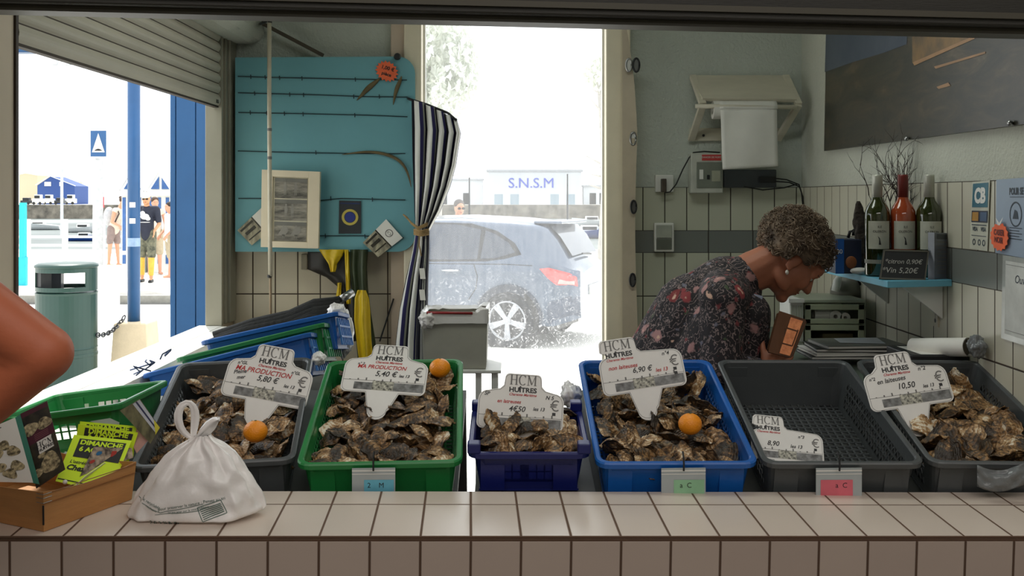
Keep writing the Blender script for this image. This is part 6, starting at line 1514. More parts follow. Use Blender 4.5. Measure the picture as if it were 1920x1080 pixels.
b = MB(); b.bx(GX(1475,Yx),GX(1504,Yx),Yx-.03,Yx-.01,GZ(566,Yx),GZ(559,Yx)); kid(b,'basket_rim',m_white,root)
for i,(px,py,rr,lab) in enumerate(((1540,578,.026,'white paper roll at the left inside the clear drawer unit'),(1562,580,.022,'white till roll beside another one in the clear drawer unit'),(1580,582,.018,'small till roll, rightmost in the clear drawer unit'))):
    b = MB(); q=P(px,py,Yx+.05); q.z=zm+rr+.001; b.lathe([(rr*.35,-.03),(rr,-.03),(rr,.03),(rr*.35,.03),(rr*.35,-.03)],22,caps=False,R=Matrix.Rotation(PI/2,3,'X') if i else Matrix.Rotation(PI/2,3,'Y'),o=q); tag(b.build('till_roll',m_pap,origin=q),lab,'paper roll')
b = MB(); b.bx(GX(1533,Yx+.1),GX(1590,Yx+.1),Yx+.04,Yx+.2,zw+.009,zw+.045); tag(b.build('brown_folder',mat('brown_card',(120,110,76),.7),bevel=.004,origin=P(1560,640,Yx)),'dark brown packet in the lower drawer of the clear unit','packet')
# note books in a stack
for i,(px0,px1,y0,lab,m_) in enumerate(((1508,1690,668,'dark notebook at the bottom of the stack on the worktop',m_dark),(1512,1680,661,'white edged pad, second from the bottom of the notebook stack',m_pap),(1520,1690,655,'black folder in the middle of the notebook stack',m_black),(1532,1684,649,'grey folder, second from the top of the notebook stack',mat('folder_grey',(110,112,104),.5)))):
    Y=3.36; z=GZ(668,Y)+.0005+i*.0115; root = empty('notebook',(GX((px0+px1)/2,Y),Y,z),lab,'notebook'); root.rotation_euler=(0,0,[.0,.06,-.05,.09][i]); bpy.context.view_layer.update()
    w2=(GX(px1,Y)-GX(px0,Y))/2; b = MB(); b.bx(-w2,w2,-.08,.10,.0,.0022); b.bx(-w2,w2,-.08,.10,.0088,.011); b.build('cover',m_,root,bevel=.001)
    b = MB(); b.bx(-w2+.004,w2-.004,-.077,.097,.0022,.0088); b.build('pages',m_pap,root)
Y=3.36; z=GZ(668,Y)+.0485; c = Card([Vector((GX(1576,Y),Y+.07,z)),Vector((GX(1662,Y),Y+.09,z)),Vector((GX(1650,Y),Y-.05,z)),Vector((GX(1570,Y),Y-.03,z))],.001); c.n=Vector((0,0,1)); o=c.sheet('paper_sheet',mat('paper_bluish',(196,200,206),.5)); tag(o,'pale sheet of paper lying on top of the notebook stack','paper')
# fan card holder
Yh2=3.75; root = empty('card_holder',P(1670,640,Yh2),'fan shaped holder of cards standing behind the notebooks','card holder'); root.location.z=zw; bpy.context.view_layer.update()
for k in range(5):
    x=GX(1652+8*k,Yh2); b = MB(); pts=[(0,0),(.07,0),(.085,.05),(.06,.085),(.02,.09),(-.006,.05)]
    b.add([(x+.004*k,Yh2+p[0]-.02,zw+p[1]) for p in pts]+[(x+.004*k+.003,Yh2+p[0]-.02,zw+p[1]) for p in pts],[tuple(range(6)),tuple(range(6,12))[::-1]]+[(i,(i+1)%6,(i+1)%6+6,i+6) for i in range(6)]); kid(b,'card',m_pap if k%2==0 else m_grey,root)
b = MB(); b.bx(GX(1650,Yh2)-.004,GX(1690,Yh2)+.012,Yh2-.03,Yh2+.06,zw,zw+.006); kid(b,'base',m_dark,root)
c = pcard([(1650,600,Yh2-.035),(1680,600,Yh2-.035),(1676,640,Yh2-.035),(1650,640,Yh2-.035)]); b=MB(); c.text(b,'\u2660',.5,.3,.02); c.quad(b,.1,.25,.4,.8); c.disc(b,.6,.5,.008); kid(c.quad(MB(),0,1,0,1,.0002),'front_card',m_pap,root); kid(b,'card_print',m_ink,root)
# paper roll lying
root = empty('paper_roll',P(1760,668,3.0),'large roll of white paper lying on its side behind the right crate','paper roll'); bpy.context.view_layer.update()
q=P(1816,651,2.90); q2=P(1712,651,3.06); d=(q2-q); b = MB(); b.tube([q,q2],.0265,28,caps=False); b.tube([q2+Vector((0,0,.0)),q],.0240,28,caps=False); kid(b,'paper',m_pap,root,smooth=True)
b = MB(); b.tube([q+d*.06,q2],.0238,28); kid(b,'roll_core',mat('core_dark',(84,78,66),.8),root)
b = MB(); 
for v in ((1712,668,3.3),(1712,672,3.2),(1835,672,3.06),(1840,668,3.13)): pass
z_=q.z-.0275; b.add([(q2.x-.03,q2.y+.05,z_),(q2.x+.10,q2.y+.05,z_),(q2.x+.12,q2.y-.11,z_),(q2.x-.02,q2.y-.11,z_)],[(0,1,2,3)]); o=kid(b,'loose_sheet',m_pap,root)
b = MB(); b.bx(q2.x-.05,XR-.014,2.945,3.14,zw,z_-.001); tag(b.build('storage_tray',m_dark,bevel=.004,origin=(q2.x,3.04,zw)),'black tray under the white paper roll by the right wall','tray')
blob('plastic_scrap',1832,650,2.84,.02,.03,.03,mat('film',(120,124,126)),'crumpled clear plastic between the paper roll and the right wall','plastic',9,.4)
# ---------------------------------------------------------------- people
m_skin = mat('skin_tan', (178,112,84), .55, var=.08, scale=7, bump=.06, bscale=120)
m_skin2 = mat('skin_light', (206,150,122), .55, var=.06, scale=7)
def headM(c, yaw, pitch, roll=0.0):      # local x forward, z up
    return Matrix.Translation(c) @ RZ(yaw) @ RY(pitch) @ RX(roll)
def add_head(b, M, s=1.0):
    T = lambda p: M @ (Vector(p)*s)
    R3 = M.to_3x3()
    def E(c, r, pitch=0): b.ell(T(c), tuple(q*s for q in r), 20, 12, R=R3 @ Matrix.Rotation(pitch,3,'Y'))
    E((-.012,0,.040),(.097,.076,.088)); E((.030,0,-.010),(.066,.066,.075)); E((.040,0,-.050),(.052,.048,.045)); E((.076,0,-.082),(.020,.022,.018))
    E((.074,0,.052),(.026,.052,.030))                                   # forehead and brow
    for sy in (-1,1):
        E((.070,sy*.034,.0-.012),(.024,.022,.026)); E((.083,sy*.028,.036),(.012,.020,.007))
        E((.0745,sy*.032,.0245),(.0140,.0155,.0120))
        E((-.004,sy*.076,-.002),(.017,.008,.030),.2); E((.002,sy*.079,-.026),(.008,.006,.009)); E((.020,sy*.050,-.056),(.040,.014,.022),.4)
    b.cap(T((.088,0,.030)),T((.112,0,-.006)),.0085*s,.0125*s,12); E((.100,.010,-.012),(.010,.007,.007)); E((.100,-.010,-.012),(.010,.007,.007))
    E((.088,0,-.034),(.012,.022,.006)); E((.086,0,-.046),(.012,.020,.007)); E((.078,0,-.040),(.016,.030,.020))
def head_parts(root, M, s=1.0, eyes='brown'):
    T = lambda p: M @ (Vector(p)*s)
    for sy in (-1,1):
        b = MB(); b.ell(T((.0745,sy*.032,.018)), (.0125*s,)*3, 14, 10); kid(b,'eye',mat('eye_white',(214,206,196),.2),root,smooth=True)
        b = MB(); b.ell(T((.0850,sy*.032,.014)), (.0030*s,.0050*s,.0050*s), 10, 8, R=M.to_3x3()); kid(b,'iris',mat('iris_brown',(60,40,28),.2),root,smooth=True)
        b = MB(); b.tube([T((.088,sy*.012,.038)),T((.094,sy*.028,.043)),T((.083,sy*.046,.038))],.0026*s,6); kid(b,'eyebrow',mat('brow_hair',(92,74,60),.8),root,smooth=True)
    b = MB(); b.ell(T((.0965,0,-.036)),(.0035*s,.019*s,.0035*s),12,8,R=M.to_3x3()); b.ell(T((.094,0,-.044)),(.004*s,.016*s,.0045*s),12,8,R=M.to_3x3()); kid(b,'lips',mat('lips',(156,84,72),.5),root,smooth=True)
def add_hand(b, w, d, n, side=1, s=1.0, curl=.5, spread=.06):
    """wrist w, direction d, palm normal n"""
    w = Vector(w); d = Vector(d).normalized(); n = Vector(n); n = (n-d*n.dot(d)).normalized(); a = d.cross(n).normalized()*side
    for k in (-1.5,-.5,.5,1.5): b.cap(w+a*k*.012*s, w+d*.085*s+a*k*.020*s, .013*s, .0105*s, 10)
    for k, L in ((-1.5,.068),(-.5,.078),(.5,.074),(1.5,.058)):
        p = w+d*.088*s+a*k*.021*s; dd = (d+a*k*spread).normalized()
        for q, fr in enumerate((.42,.32,.26)):
            dd = (dd*math.cos(curl)+n*math.sin(curl)*1.0).normalized() if q or curl>.6 else (dd+n*curl*.4).normalized()
            e_ = p+dd*L*fr*s; b.cap(p, e_, (.0088-.0008*q)*s, (.0082-.0008*q)*s, 8); p = e_
    p = w+d*.028*s-a*.026*s; dd = (d*.72-a*.62+n*.32).normalized()
    for q, L in enumerate((.040,.032,.026)):
        e_ = p+dd*L*s; b.cap(p, e_, (.0125-.0018*q)*s, (.0110-.0018*q)*s, 8); p = e_; dd = (dd+n*.25+d*.25).normalized()
def remesh(o, vox, smooth_it=3):
    md = o.modifiers.new('r','REMESH'); md.mode='VOXEL'; md.voxel_size=vox; md.use_smooth_shade=True
    if smooth_it: m2 = o.modifiers.new('sm','SMOOTH'); m2.iterations=smooth_it; m2.factor=.5
    return o

# ---- the seller, bent forward over the bench
WY = 3.24
wroot = empty('person', P(1250,1000,WY), 'person with curly grey brown hair in a dark floral blouse bending behind the crates', 'person'); wroot.location.z = 0; bpy.context.view_layer.update()
ear = P(1476,490,WY); HM = headM(ear, .06, D_(52))
pel = Vector((GX(1178,WY)-.02,WY+.12,.90)); chest = P(1305,598,WY+.06); upc = P(1362,545,WY+.04); nk = P(1412,505,WY+.01)
shR = P(1356,562,WY-.13); shL = P(1372,545,WY+.20); elR = P(1352,690,WY-.16); wrR = P(1436,700,WY-.12); elL = P(1420,672,WY+.22); wrL = P(1500,720,WY+.10)
hipR = pel+Vector((0,-.09,-.02)); hipL = pel+Vector((0,.09,-.02)); knR = Vector((pel.x+.03,WY+.03,.48)); knL = Vector((pel.x+.02,WY+.22,.48)); anR = Vector((pel.x-.04,WY+.02,.08)); anL = Vector((pel.x-.05,WY+.23,.08))
b = MB(); add_head(b, HM)
b.cap(HM @ Vector((-.035,0,-.035)), nk+Vector((-.02,0,-.01)), .054, .062); b.cap(HM @ Vector((-.01,0,-.05)), nk+Vector((0,0,-.02)), .050, .055); b.cap(nk, upc, .060, .085)
b.cap(pel,chest,.135,.125); b.cap(pel+Vector((0,.04,0)),chest+Vector((0,.05,0)),.125,.115); b.cap(chest,upc,.120,.10); b.cap(chest+Vector((0,.06,0)),upc+Vector((0,.06,0)),.11,.09)
b.cap(upc,shR,.085,.060); b.cap(upc,shL,.085,.060)
for a_,e_,w_ in ((shR,elR,wrR),(shL,elL,wrL)): b.cap(a_,e_,.054,.042); b.cap(e_,w_,.041,.027)
for h_,k_,a_ in ((hipR,knR,anR),(hipL,knL,anL)): b.cap(h_,k_,.095,.058); b.cap(k_,a_,.056,.038); b.cap(a_+Vector((-.03,0,-.035)),a_+Vector((.15,0,-.045)),.035,.028)
dv_c = P(1478,628,WY-.12)
add_hand(b, wrR, (P(1462,668,WY-.10)-wrR), Vector((.3,.9,.2)), -1, .95, .75)
add_hand(b, wrL, Vector((.8,-.2,-.3)), Vector((0,0,-1)), 1, .95, .4)
remesh(kid(b,'body',m_skin,wroot),.0048,4)
head_parts(wroot, HM)
# hair: soft base plus many small curls
m_hair = mat('hair_grey_brown', (150,128,106), .7, col2=(74,62,52), scale=14)
b = MB()
def hair_pt(d, k=1.0):
    c_ = Vector((-.026,0,.056)); r_ = Vector((.119,.110,.101)); bump = 1+.06*nz(d,3.1,2)+.05*nz(d,8,5); return c_+Vector((d.x*r_.x,d.y*r_.y,d.z*r_.z))*bump*k
def hair_ok(p): return not (p.x > .036 and p.z < .078-(.10-p.x)*.35) and not (p.z < -.018 and p.x > -.045) and p.z > -.085 and not (abs(p.y)>.05 and p.x>-.022 and p.z<.022)
def fn(u,v):
    t=2*PI*u; q=PI*(v*.998+.001); d=Vector((math.sin(q)*math.cos(t),math.sin(q)*math.sin(t),-math.cos(q))); p=hair_pt(d,.97)
    if not hair_ok(p): p = Vector((p.x*.60,p.y*.60,p.z*.85+.004))
    return HM @ p
b.grid(fn,80,50,True); kid(b,'hair_mass',m_hair,wroot,smooth=True)
rh = random.Random(4); b = MB(); cnt = 0
while cnt < 1500:
    d = Vector((rh.gauss(0,1),rh.gauss(0,1),rh.gauss(.2,1))).normalized(); p = hair_pt(d, rh.uniform(.90,1.06))
    if not hair_ok(p): continue
    cnt += 1; t1 = d.cross(Vector((rh.gauss(0,1),rh.gauss(0,1),rh.gauss(0,1)))).normalized(); t2 = d.cross(t1); r_ = rh.uniform(.005,.011); L = rh.uniform(.012,.03); ph = rh.uniform(0,6); pts=[]
    for k in range(9): a = ph+k*.95; pts.append(HM @ (p+t1*(L*(k/8-.5))+(d*math.cos(a)+t2*math.sin(a))*r_))
    b.tube(pts,[.0006+.0011*math.sin(PI*(k+.6)/9.2) for k in range(9)],3,caps=False)
kid(b,'curls',m_hair,wroot,smooth=True)
b = MB(); b.ell(HM @ Vector((.004,-.086,-.040)),(.0055,.0055,.008),12,8); kid(b,'earring',mat('pearl',(226,222,212),.2,.3),wroot,smooth=True)
# floral blouse
fl = bpy.data.materials.new('floral_cloth'); fl.use_nodes = True; MATS['floral_cloth']=fl; n = N(fl); bs = n.n['Principled BSDF']; bs.inputs['Roughness'].default_value=.8
tc = n.new('ShaderNodeTexCoord')
def vor(sc, sd, **kw):
    mp = n.new('ShaderNodeMapping'); mp.inputs['Location'].default_value=(sd,sd*1.7,sd*.6); n.link(tc.outputs['Object'],mp.inputs[0])
    ns_ = n.new('ShaderNodeTexNoise',ins={'Scale':sc*1.4,'Detail':3.}); n.link(mp.outputs[0],ns_.inputs['Vector'])
    mxv = n.new('ShaderNodeVectorMath',operation='MULTIPLY_ADD'); n.link(ns_.outputs['Color'],mxv.inputs[0]); mxv.inputs[1].default_value=(.9/sc,)*3; n.link(mp.outputs[0],mxv.inputs[2])
    v = n.new('ShaderNodeTexVoronoi',ins={'Scale':sc}); n.link(mxv.outputs[0],v.inputs['Vector']); return v
base = (*srgb((36,32,36)),1); cur = None
def layer(mask_out, lo, hi, col_, prev):
    mr = n.new('ShaderNodeMapRange',ins={'From Min':hi,'From Max':lo}); n.link(mask_out,mr.inputs['Value']); mx = n.new('ShaderNodeMix',data_type='RGBA'); n.link(mr.outputs[0],mx.inputs[0])
    if prev is None: mx.inputs[6].default_value = base
    else: n.link(prev,mx.inputs[6])
    if isinstance(col_,tuple): mx.inputs[7].default_value=(*srgb(col_),1)
    else: n.link(col_,mx.inputs[7])
    return mx.outputs[2]
wv = n.new('ShaderNodeTexWave',wave_type='RINGS',ins={'Scale':15.,'Distortion':18.,'Detail':3.,'Detail Scale':2.6}); n.link(tc.outputs['Object'],wv.inputs['Vector'])
inv = n.new('ShaderNodeMath',operation='SUBTRACT'); inv.inputs[0].default_value=1.0; n.link(wv.outputs['Fac'],inv.inputs[1])
cur = layer(inv.outputs[0],.05,.14,(138,120,118),None)
v2 = vor(34,3.3); cr2 = n.new('ShaderNodeValToRGB'); cr2.color_ramp.interpolation='CONSTANT'; e=cr2.color_ramp.elements; e[0].color=(*srgb((36,32,36)),1); e[1].position=.35; e[1].color=(*srgb((130,62,66)),1); x=e.new(.6); x.color=(*srgb((110,108,122)),1); x=e.new(.8); x.color=(*srgb((70,84,60)),1); n.link(v2.outputs['Color'],cr2.inputs[0])
cur = layer(v2.outputs['Distance'],.18,.30,cr2.outputs[0],cur)
v1 = vor(17.,1.1); cr1 = n.new('ShaderNodeValToRGB'); cr1.color_ramp.interpolation='CONSTANT'; e=cr1.color_ramp.elements; e[0].color=(*srgb((36,32,36)),1); e[1].position=.38; e[1].color=(*srgb((142,58,62)),1); x=e.new(.56); x.color=(*srgb((170,128,126)),1); x=e.new(.74); x.color=(*srgb((126,50,52)),1); n.link(v1.outputs['Color'],cr1.inputs[0])
cur = layer(v1.outputs['Distance'],.28,.36,cr1.outputs[0],cur)
cur = layer(v1.outputs['Distance'],.10,.15,(208,170,150),cur)
n.link(cur,bs.inputs['Base Color'])
b = MB(); g_i=.013
b.cap(pel+Vector((0,0,-.05)),chest,.150+g_i,.136+g_i); b.cap(pel+Vector((0,.04,-.05)),chest+Vector((0,.05,0)),.14+g_i,.125+g_i); b.cap(chest,upc,.130+g_i,.106+g_i*.4); b.cap(chest+Vector((0,.06,0)),upc+Vector((0,.06,0)),.12,.10)
b.cap(upc,shR,.092,.074); b.cap(upc,shL,.092,.072); b.cap(upc,nk+Vector((-.035,0,-.022)),.096,.066); b.cap(shR,elR,.070,.062); b.cap(elR,elR.lerp(wrR,.72),.060,.046); b.cap(shL,elL,.070,.060); b.cap(elL,elL.lerp(wrL,.72),.058,.045)
b.cap(P(1400,590,WY-.02),P(1380,690,WY),.075,.10); b.cap(P(1345,600,WY-.10),P(1300,700,WY-.06),.07,.09)
o = kid(b,'blouse',fl,wroot); remesh(o,.006,3)
# opening of the blouse, undershirt
b = MB(); c = [P(1403,548,WY-.055),P(1432,556,WY-.055),P(1416,594,WY-.075),P(1407,598,WY-.08)]; b.add(c+[p+Vector((0,.02,0)) for p in c],[(0,1,2,3),(7,6,5,4),(0,4,5,1),(1,5,6,2),(2,6,7,3),(3,7,4,0)]); kid(b,'undershirt',mat('undershirt',(150,156,176),.7),wroot,bevel=.003)
b = MB()
for h_,k_,a_ in ((hipR,knR,anR),(hipL,knL,anL)): b.cap(h_,k_,.115,.075); b.cap(k_,a_+Vector((0,0,.05)),.074,.060)
b.cap(pel+Vector((0,-.04,-.02)),pel+Vector((0,.04,-.02)),.145,.145); remesh(kid(b,'trousers',mat('trousers_dark',(40,42,50),.8),wroot),.012,2)
# small device in her hand
dt = [P(1462,583,WY-.135),P(1514,600,WY-.12),P(1486,672,WY-.155),P(1441,660,WY-.165)]
c = Card([dt[0],dt[1],dt[2],dt[3]],.016); root = empty('phone_case',c.at(.5,1),'brown cased device with a copper coloured lit face held in the person\'s hand','phone'); bpy.context.view_layer.update()
poly=[(.08,0),(.92,0),(1,.06),(1,.94),(.92,1),(.08,1),(0,.94),(0,.06)]
c.sheet('case',mat('case_brown',(92,58,36),.5,var=.1),root,poly=poly,bevel=.002)
b = MB(); c.quad(b,.42,.86,.06,.96,.0012); kid(b,'lit_face',mat('copper_face',(216,140,92),.35,col2=(150,84,52),scale=55,bump=.3,bscale=60,emit=(210,130,84),estr=.16),root)
b = MB()
for v0 in (.32,.70): c.quad(b,.40,.80,v0,v0+.035,.0018)
c.quad(b,.78,.83,.30,.72,.0018); kid(b,'face_lines',mat('case_dark',(96,56,34),.5),root)
b = MB(); c.quad(b,-.02,.40,.0,1,.0006); kid(b,'leather_flap',mat('leather',(110,68,40),.5),root)

# ---- customer at the left, only the bent arm shows
AY = 1.80
def A(px,py,dy=0): return P(px,py,AY+dy)
aroot = empty('person', (A(-420,600).x,AY-.1,0), 'person at the left edge of whom only a bare bent elbow shows', 'person'); bpy.context.view_layer.update()
el = A(82,662); sh_ = A(-245,434,-.06); wr_ = A(-190,905,.04)
b = MB(); b.cap(sh_,el,.064,.050,20); b.cap(el,wr_,.050,.030,20); b.ell(A(98,657),(.027,.03,.029),18,12); b.cap(A(-120,560,.0),A(40,655,.0),.055,.05); b.cap(A(-80,700,.01),A(20,690,.01),.060,.050); b.cap(A(-60,640),A(30,670),.06,.04)
cx_ = sh_.x-.20; shL_ = Vector((cx_-.19,AY-.10,1.42)); shR2 = Vector((sh_.x-.01,AY-.06,sh_.z))
sh_c = Vector((cx_,AY-.08,1.42))
b.cap(sh_,sh_c,.062,.10); b.cap(sh_c,shL_,.10,.06); b.cap(sh_c,Vector((cx_,AY-.1,1.0)),.125,.13); b.cap(sh_c,Vector((cx_,AY-.07,1.56)),.07,.055)
HM2 = headM(Vector((cx_,AY-.05,1.66)), PI/2+.3, .3); add_head(b, HM2)
elL2=Vector((cx_-.27,AY-.02,1.15)); wrL2=Vector((cx_-.22,AY+.10,.95)); b.cap(shL_,elL2,.055,.043); b.cap(elL2,wrL2,.042,.028)
add_hand(b, wr_, Vector((-.25,.1,-.6)), Vector((-1,0,0)), 1, 1.0, .4); add_hand(b, wrL2, Vector((.1,.2,-.6)), Vector((1,0,0)), -1, 1.0, .4)
for sx in (-1,1): b.cap((cx_+sx*.09,AY-.12,.95),(cx_+sx*.10,AY-.10,.50),.09,.06); b.cap((cx_+sx*.10,AY-.10,.50),(cx_+sx*.10,AY-.13,.09),.056,.04); b.cap((cx_+sx*.10,AY-.15,.04),(cx_+sx*.11,AY+.02,.035),.035,.03)
remesh(kid(b,'body',mat('skin_arm',(196,108,74),.5,var=.07,scale=6,bump=.05,bscale=150),aroot),.006,4)
head_parts(aroot, HM2)
b = MB(); b.cap(sh_c,Vector((cx_,AY-.1,.95)),.150,.155); b.cap(sh_c,sh_,.115,.078); b.cap(sh_c,shL_,.115,.078); b.cap(sh_,sh_.lerp(el,.35),.078,.075); b.cap(shL_,shL_.lerp(elL2,.5),.078,.07); remesh(kid(b,'t_shirt',mat('shirt_grey',(120,124,130),.8),aroot),.009,2)
b = MB()
for sx in (-1,1): b.cap((cx_+sx*.09,AY-.12,.95),(cx_+sx*.10,AY-.10,.45),.115,.09)
remesh(kid(b,'shorts',mat('shorts_navy',(50,56,80),.8),aroot),.012,2)
b = MB(); b.ell(HM2 @ Vector((-.02,0,.055)),(.10,.085,.085),24,16,R=HM2.to_3x3()); kid(b,'hair',mat('hair_dark',(54,44,38),.8),aroot,smooth=True)

# ---- passers-by
def walker(px, Y, hgt, face, lab, shirt, legs, lean=0.0, extra=None, hair=(80,60,46), skin=m_skin2, bare=True, long_shorts=.42):
    x = GX(px,Y); k = hgt/1.75; base = Vector((x,Y,0)); root = empty('person', base, lab, 'person'); bpy.context.view_layer.update()
    fw = Vector((math.cos(face),math.sin(face),0)); lf = Vector((-fw.y,fw.x,0)); Q = lambda f_,l_,z: base+fw*f_*k+lf*l_*k+Vector((0,0,z*k))
    ln = lambda z: lean*max(0,z-.95)
    J = lambda f_,l_,z: Q(f_+ln(z),l_,z)
    b = MB(); HM_ = headM(J(.03,0,1.62), face, .25+lean*.6); add_head(b, HM_, k)
    b.cap(J(0,0,1.56),J(0,0,1.42),.052*k,.06*k); b.cap(Q(0,0,.97),J(0,0,1.32),.12*k,.125*k); b.cap(J(0,-.15,1.42),J(0,.15,1.42),.065*k,.065*k)
    sh = [J(0,s_*.19,1.41) for s_ in (-1,1)]; el_ = [J(.02+.1*lean,s_*.24,1.13) for s_ in (-1,1)]; wr = [J(.16+.3*abs(lean),s_*.18,1.0+.1*abs(lean)) for s_ in (-1,1)]
    for i in (0,1): b.cap(sh[i],el_[i],.05*k,.038*k); b.cap(el_[i],wr[i],.037*k,.026*k); add_hand(b,wr[i],fw*.5+Vector((0,0,-.7)),lf*(1 if i==0 else -1),1 if i==0 else -1,k,.3)
    st = .07
    for s_ in (-1,1): b.cap(Q(0,s_*.09,.93),Q(st*s_*.5,s_*.10,.50),.088*k,.055*k); b.cap(Q(st*s_*.5,s_*.10,.50),Q(st*s_,s_*.10,.09),.054*k,.036*k); b.cap(Q(st*s_-.03,s_*.10,.04),Q(st*s_+.14,s_*.11,.035),.035*k,.028*k)
    remesh(kid(b,'body',skin,root),.014,2); head_parts(root,HM_,k)
    b = MB(); b.cap(Q(0,0,.93),J(0,0,1.34),.14*k,.142*k); b.cap(J(0,-.17,1.42),J(0,.17,1.42),.075*k,.075*k)
    if not bare:
        for i in (0,1): b.cap(sh[i],sh[i].lerp(el_[i],.75),.068*k,.06*k)
    remesh(kid(b,'top',shirt,root),.016,2)
    b = MB()
    for s_ in (-1,1): b.cap(Q(0,s_*.08,.95),Q(st*s_*.5,s_*.10,.93-long_shorts),.11*k,.085*k)
    remesh(kid(b,'shorts',legs,root),.016,2)
    b = MB(); b.ell(HM_ @ (Vector((-.025,0,.055))*k),(.098*k,.084*k,.083*k),22,14,R=HM_.to_3x3()); kid(b,'hair',mat('hair_%d'%hair[0],hair,.8),root,smooth=True)
    return root, J, Q, HM_, k, fw, lf
m_camo = mat('camo_shorts',(120,118,96),.8,col2=(50,54,46),scale=12)
r0,J,Q,HM_,k,fw,lf = walker(213,25.6,1.70,-.25,'person with a backpack leaning forward, left of the blue pole',mat('top_cream',(224,206,190),.8),mat('skirt_grey',(140,124,120),.8),.35,long_shorts=.30)
b = MB(); b.ell(J(-.24,0,1.26),(.13,.15,.24),20,14); kid(b,'backpack',mat('backpack_grey',(190,192,196),.7),r0,smooth=True)
b = MB(); b.tube([J(-.12,-.13,1.44),J(.02,-.14,1.47),J(.12,-.14,1.34),J(.08,-.15,1.1)],.016,6); kid(b,'backpack_strap',mat('strap_dark',(60,56,56),.8),r0,smooth=True)
b = MB(); b.ell(J(.28,0,.98),(.06,.05,.11),14,10); kid(b,'red_bag',mat('red_notice',(220,50,60)),r0,smooth=True)
b = MB(); b.ell(HM_ @ Vector((-.11,0,.08)),(.04,.04,.04),12,8); kid(b,'hair_bun',mat('hair_80',(80,60,46)),r0,smooth=True)
r0,J,Q,HM_,k,fw,lf = walker(275,20.9,1.80,-1.45,'person in pale cap, sunglasses and dark printed t-shirt beside the blue pole',mat('tshirt_navy',(36,40,56),.8),m_camo,0,bare=False,long_shorts=.40,skin=mat('skin_sun',(206,150,110),.6))
b = MB(); b.ell(HM_ @ Vector((-.01,0,.075)),(.108,.092,.065),22,14,R=HM_.to_3x3()); b.ell(HM_ @ Vector((.10,0,.06)),(.065,.07,.008),16,8,R=HM_.to_3x3()); kid(b,'cap',mat('cap_cream',(226,220,200),.8),r0,smooth=True)
b = MB(); 
for sy in (-1,1): b.ell(HM_ @ Vector((.098,sy*.033,.022)),(.008,.028,.017),12,8,R=HM_.to_3x3())
b.tube([HM_ @ Vector((.09,-.06,.026)),HM_ @ Vector((.105,0,.028)),HM_ @ Vector((.09,.06,.026))],.005,6); kid(b,'sunglasses',m_black,r0,smooth=True)
b = MB()
for c_,r_ in (((.0,1.28),(.09,.06)),((-.04,1.34),(.05,.05)),((.06,1.24),(.05,.04))): q=J(.165,c_[0],c_[1]); b.ell(q,(r_[0],.015,r_[1]),14,8)
b.ell(J(.16,0,1.17),(.11,.012,.008),14,6); kid(b,'shirt_print',m_white,r0,smooth=True)
for s_ in (-1,1):
    b = MB(); b.cap(Q(.035*s_+.01,s_*.10,.46),Q(.07*s_,s_*.10,.16),.062,.048); kid(b,'yellow_sock',mat('yellow_sock',(222,178,70),.7),r0,smooth=True)
    b = MB(); b.cap(Q(.07*s_-.04,s_*.10,.025),Q(.07*s_+.16,s_*.11,.02),.045,.038); kid(b,'sandal',m_black,r0,smooth=True)
walker(290,22.9,1.70,-1.0,'person mostly hidden behind the one in the pale cap',mat('top_cream',(224,206,190)),mat('shorts_beige',(180,166,140),.8),0)
walker(320,22.0,1.60,-2.4,'person in white partly hidden by the blue column',mat('top_white',(230,230,230),.8),mat('shorts_beige',(180,166,140)),0,hair=(50,40,36))
r0,J,Q,HM_,k,fw,lf = walker(860,15.5,1.66,-1.2,'person with sunglasses standing behind the car',mat('tshirt_navy',(36,40,56)),mat('shorts_beige',(180,166,140)),0,bare=False,hair=(96,88,84))
b = MB()
for sy in (-1,1): b.ell(HM_ @ Vector((.098,sy*.033,.022)),(.008,.028,.017),12,8,R=HM_.to_3x3())
kid(b,'sunglasses',m_black,r0,smooth=True)
# ---------------------------------------------------------------- parked car behind the glass
CY_ = 11.9; cw = .88
m_car = mat('car_paint', (84,96,114), .25, .3, var=.04, scale=1, coat=.6)
m_cglass = mat('car_glass', (40,50,66), .08, var=.05, spec=.8)
m_tyre = mat('tyre', (34,36,40), .8, var=.1, bump=.2)
m_rimc = mat('alloy', (176,178,184), .4, .3)
# local frame: x towards the front of the car, rear bumper at x = 0; z up from the ground
yawc = D_(180-19)
org = Vector((GX(1076,CY_-.3), CY_-.45, 0)); MCAR = Matrix.Translation(org) @ RZ(yawc) @ Matrix.Translation((0,-cw,0)) @ Matrix.Scale(.93,4)
car = empty('car', org, 'blue grey hatchback with a pale alloy wheel parked outside the glass door', 'car', M=MCAR); bpy.context.view_layer.update()
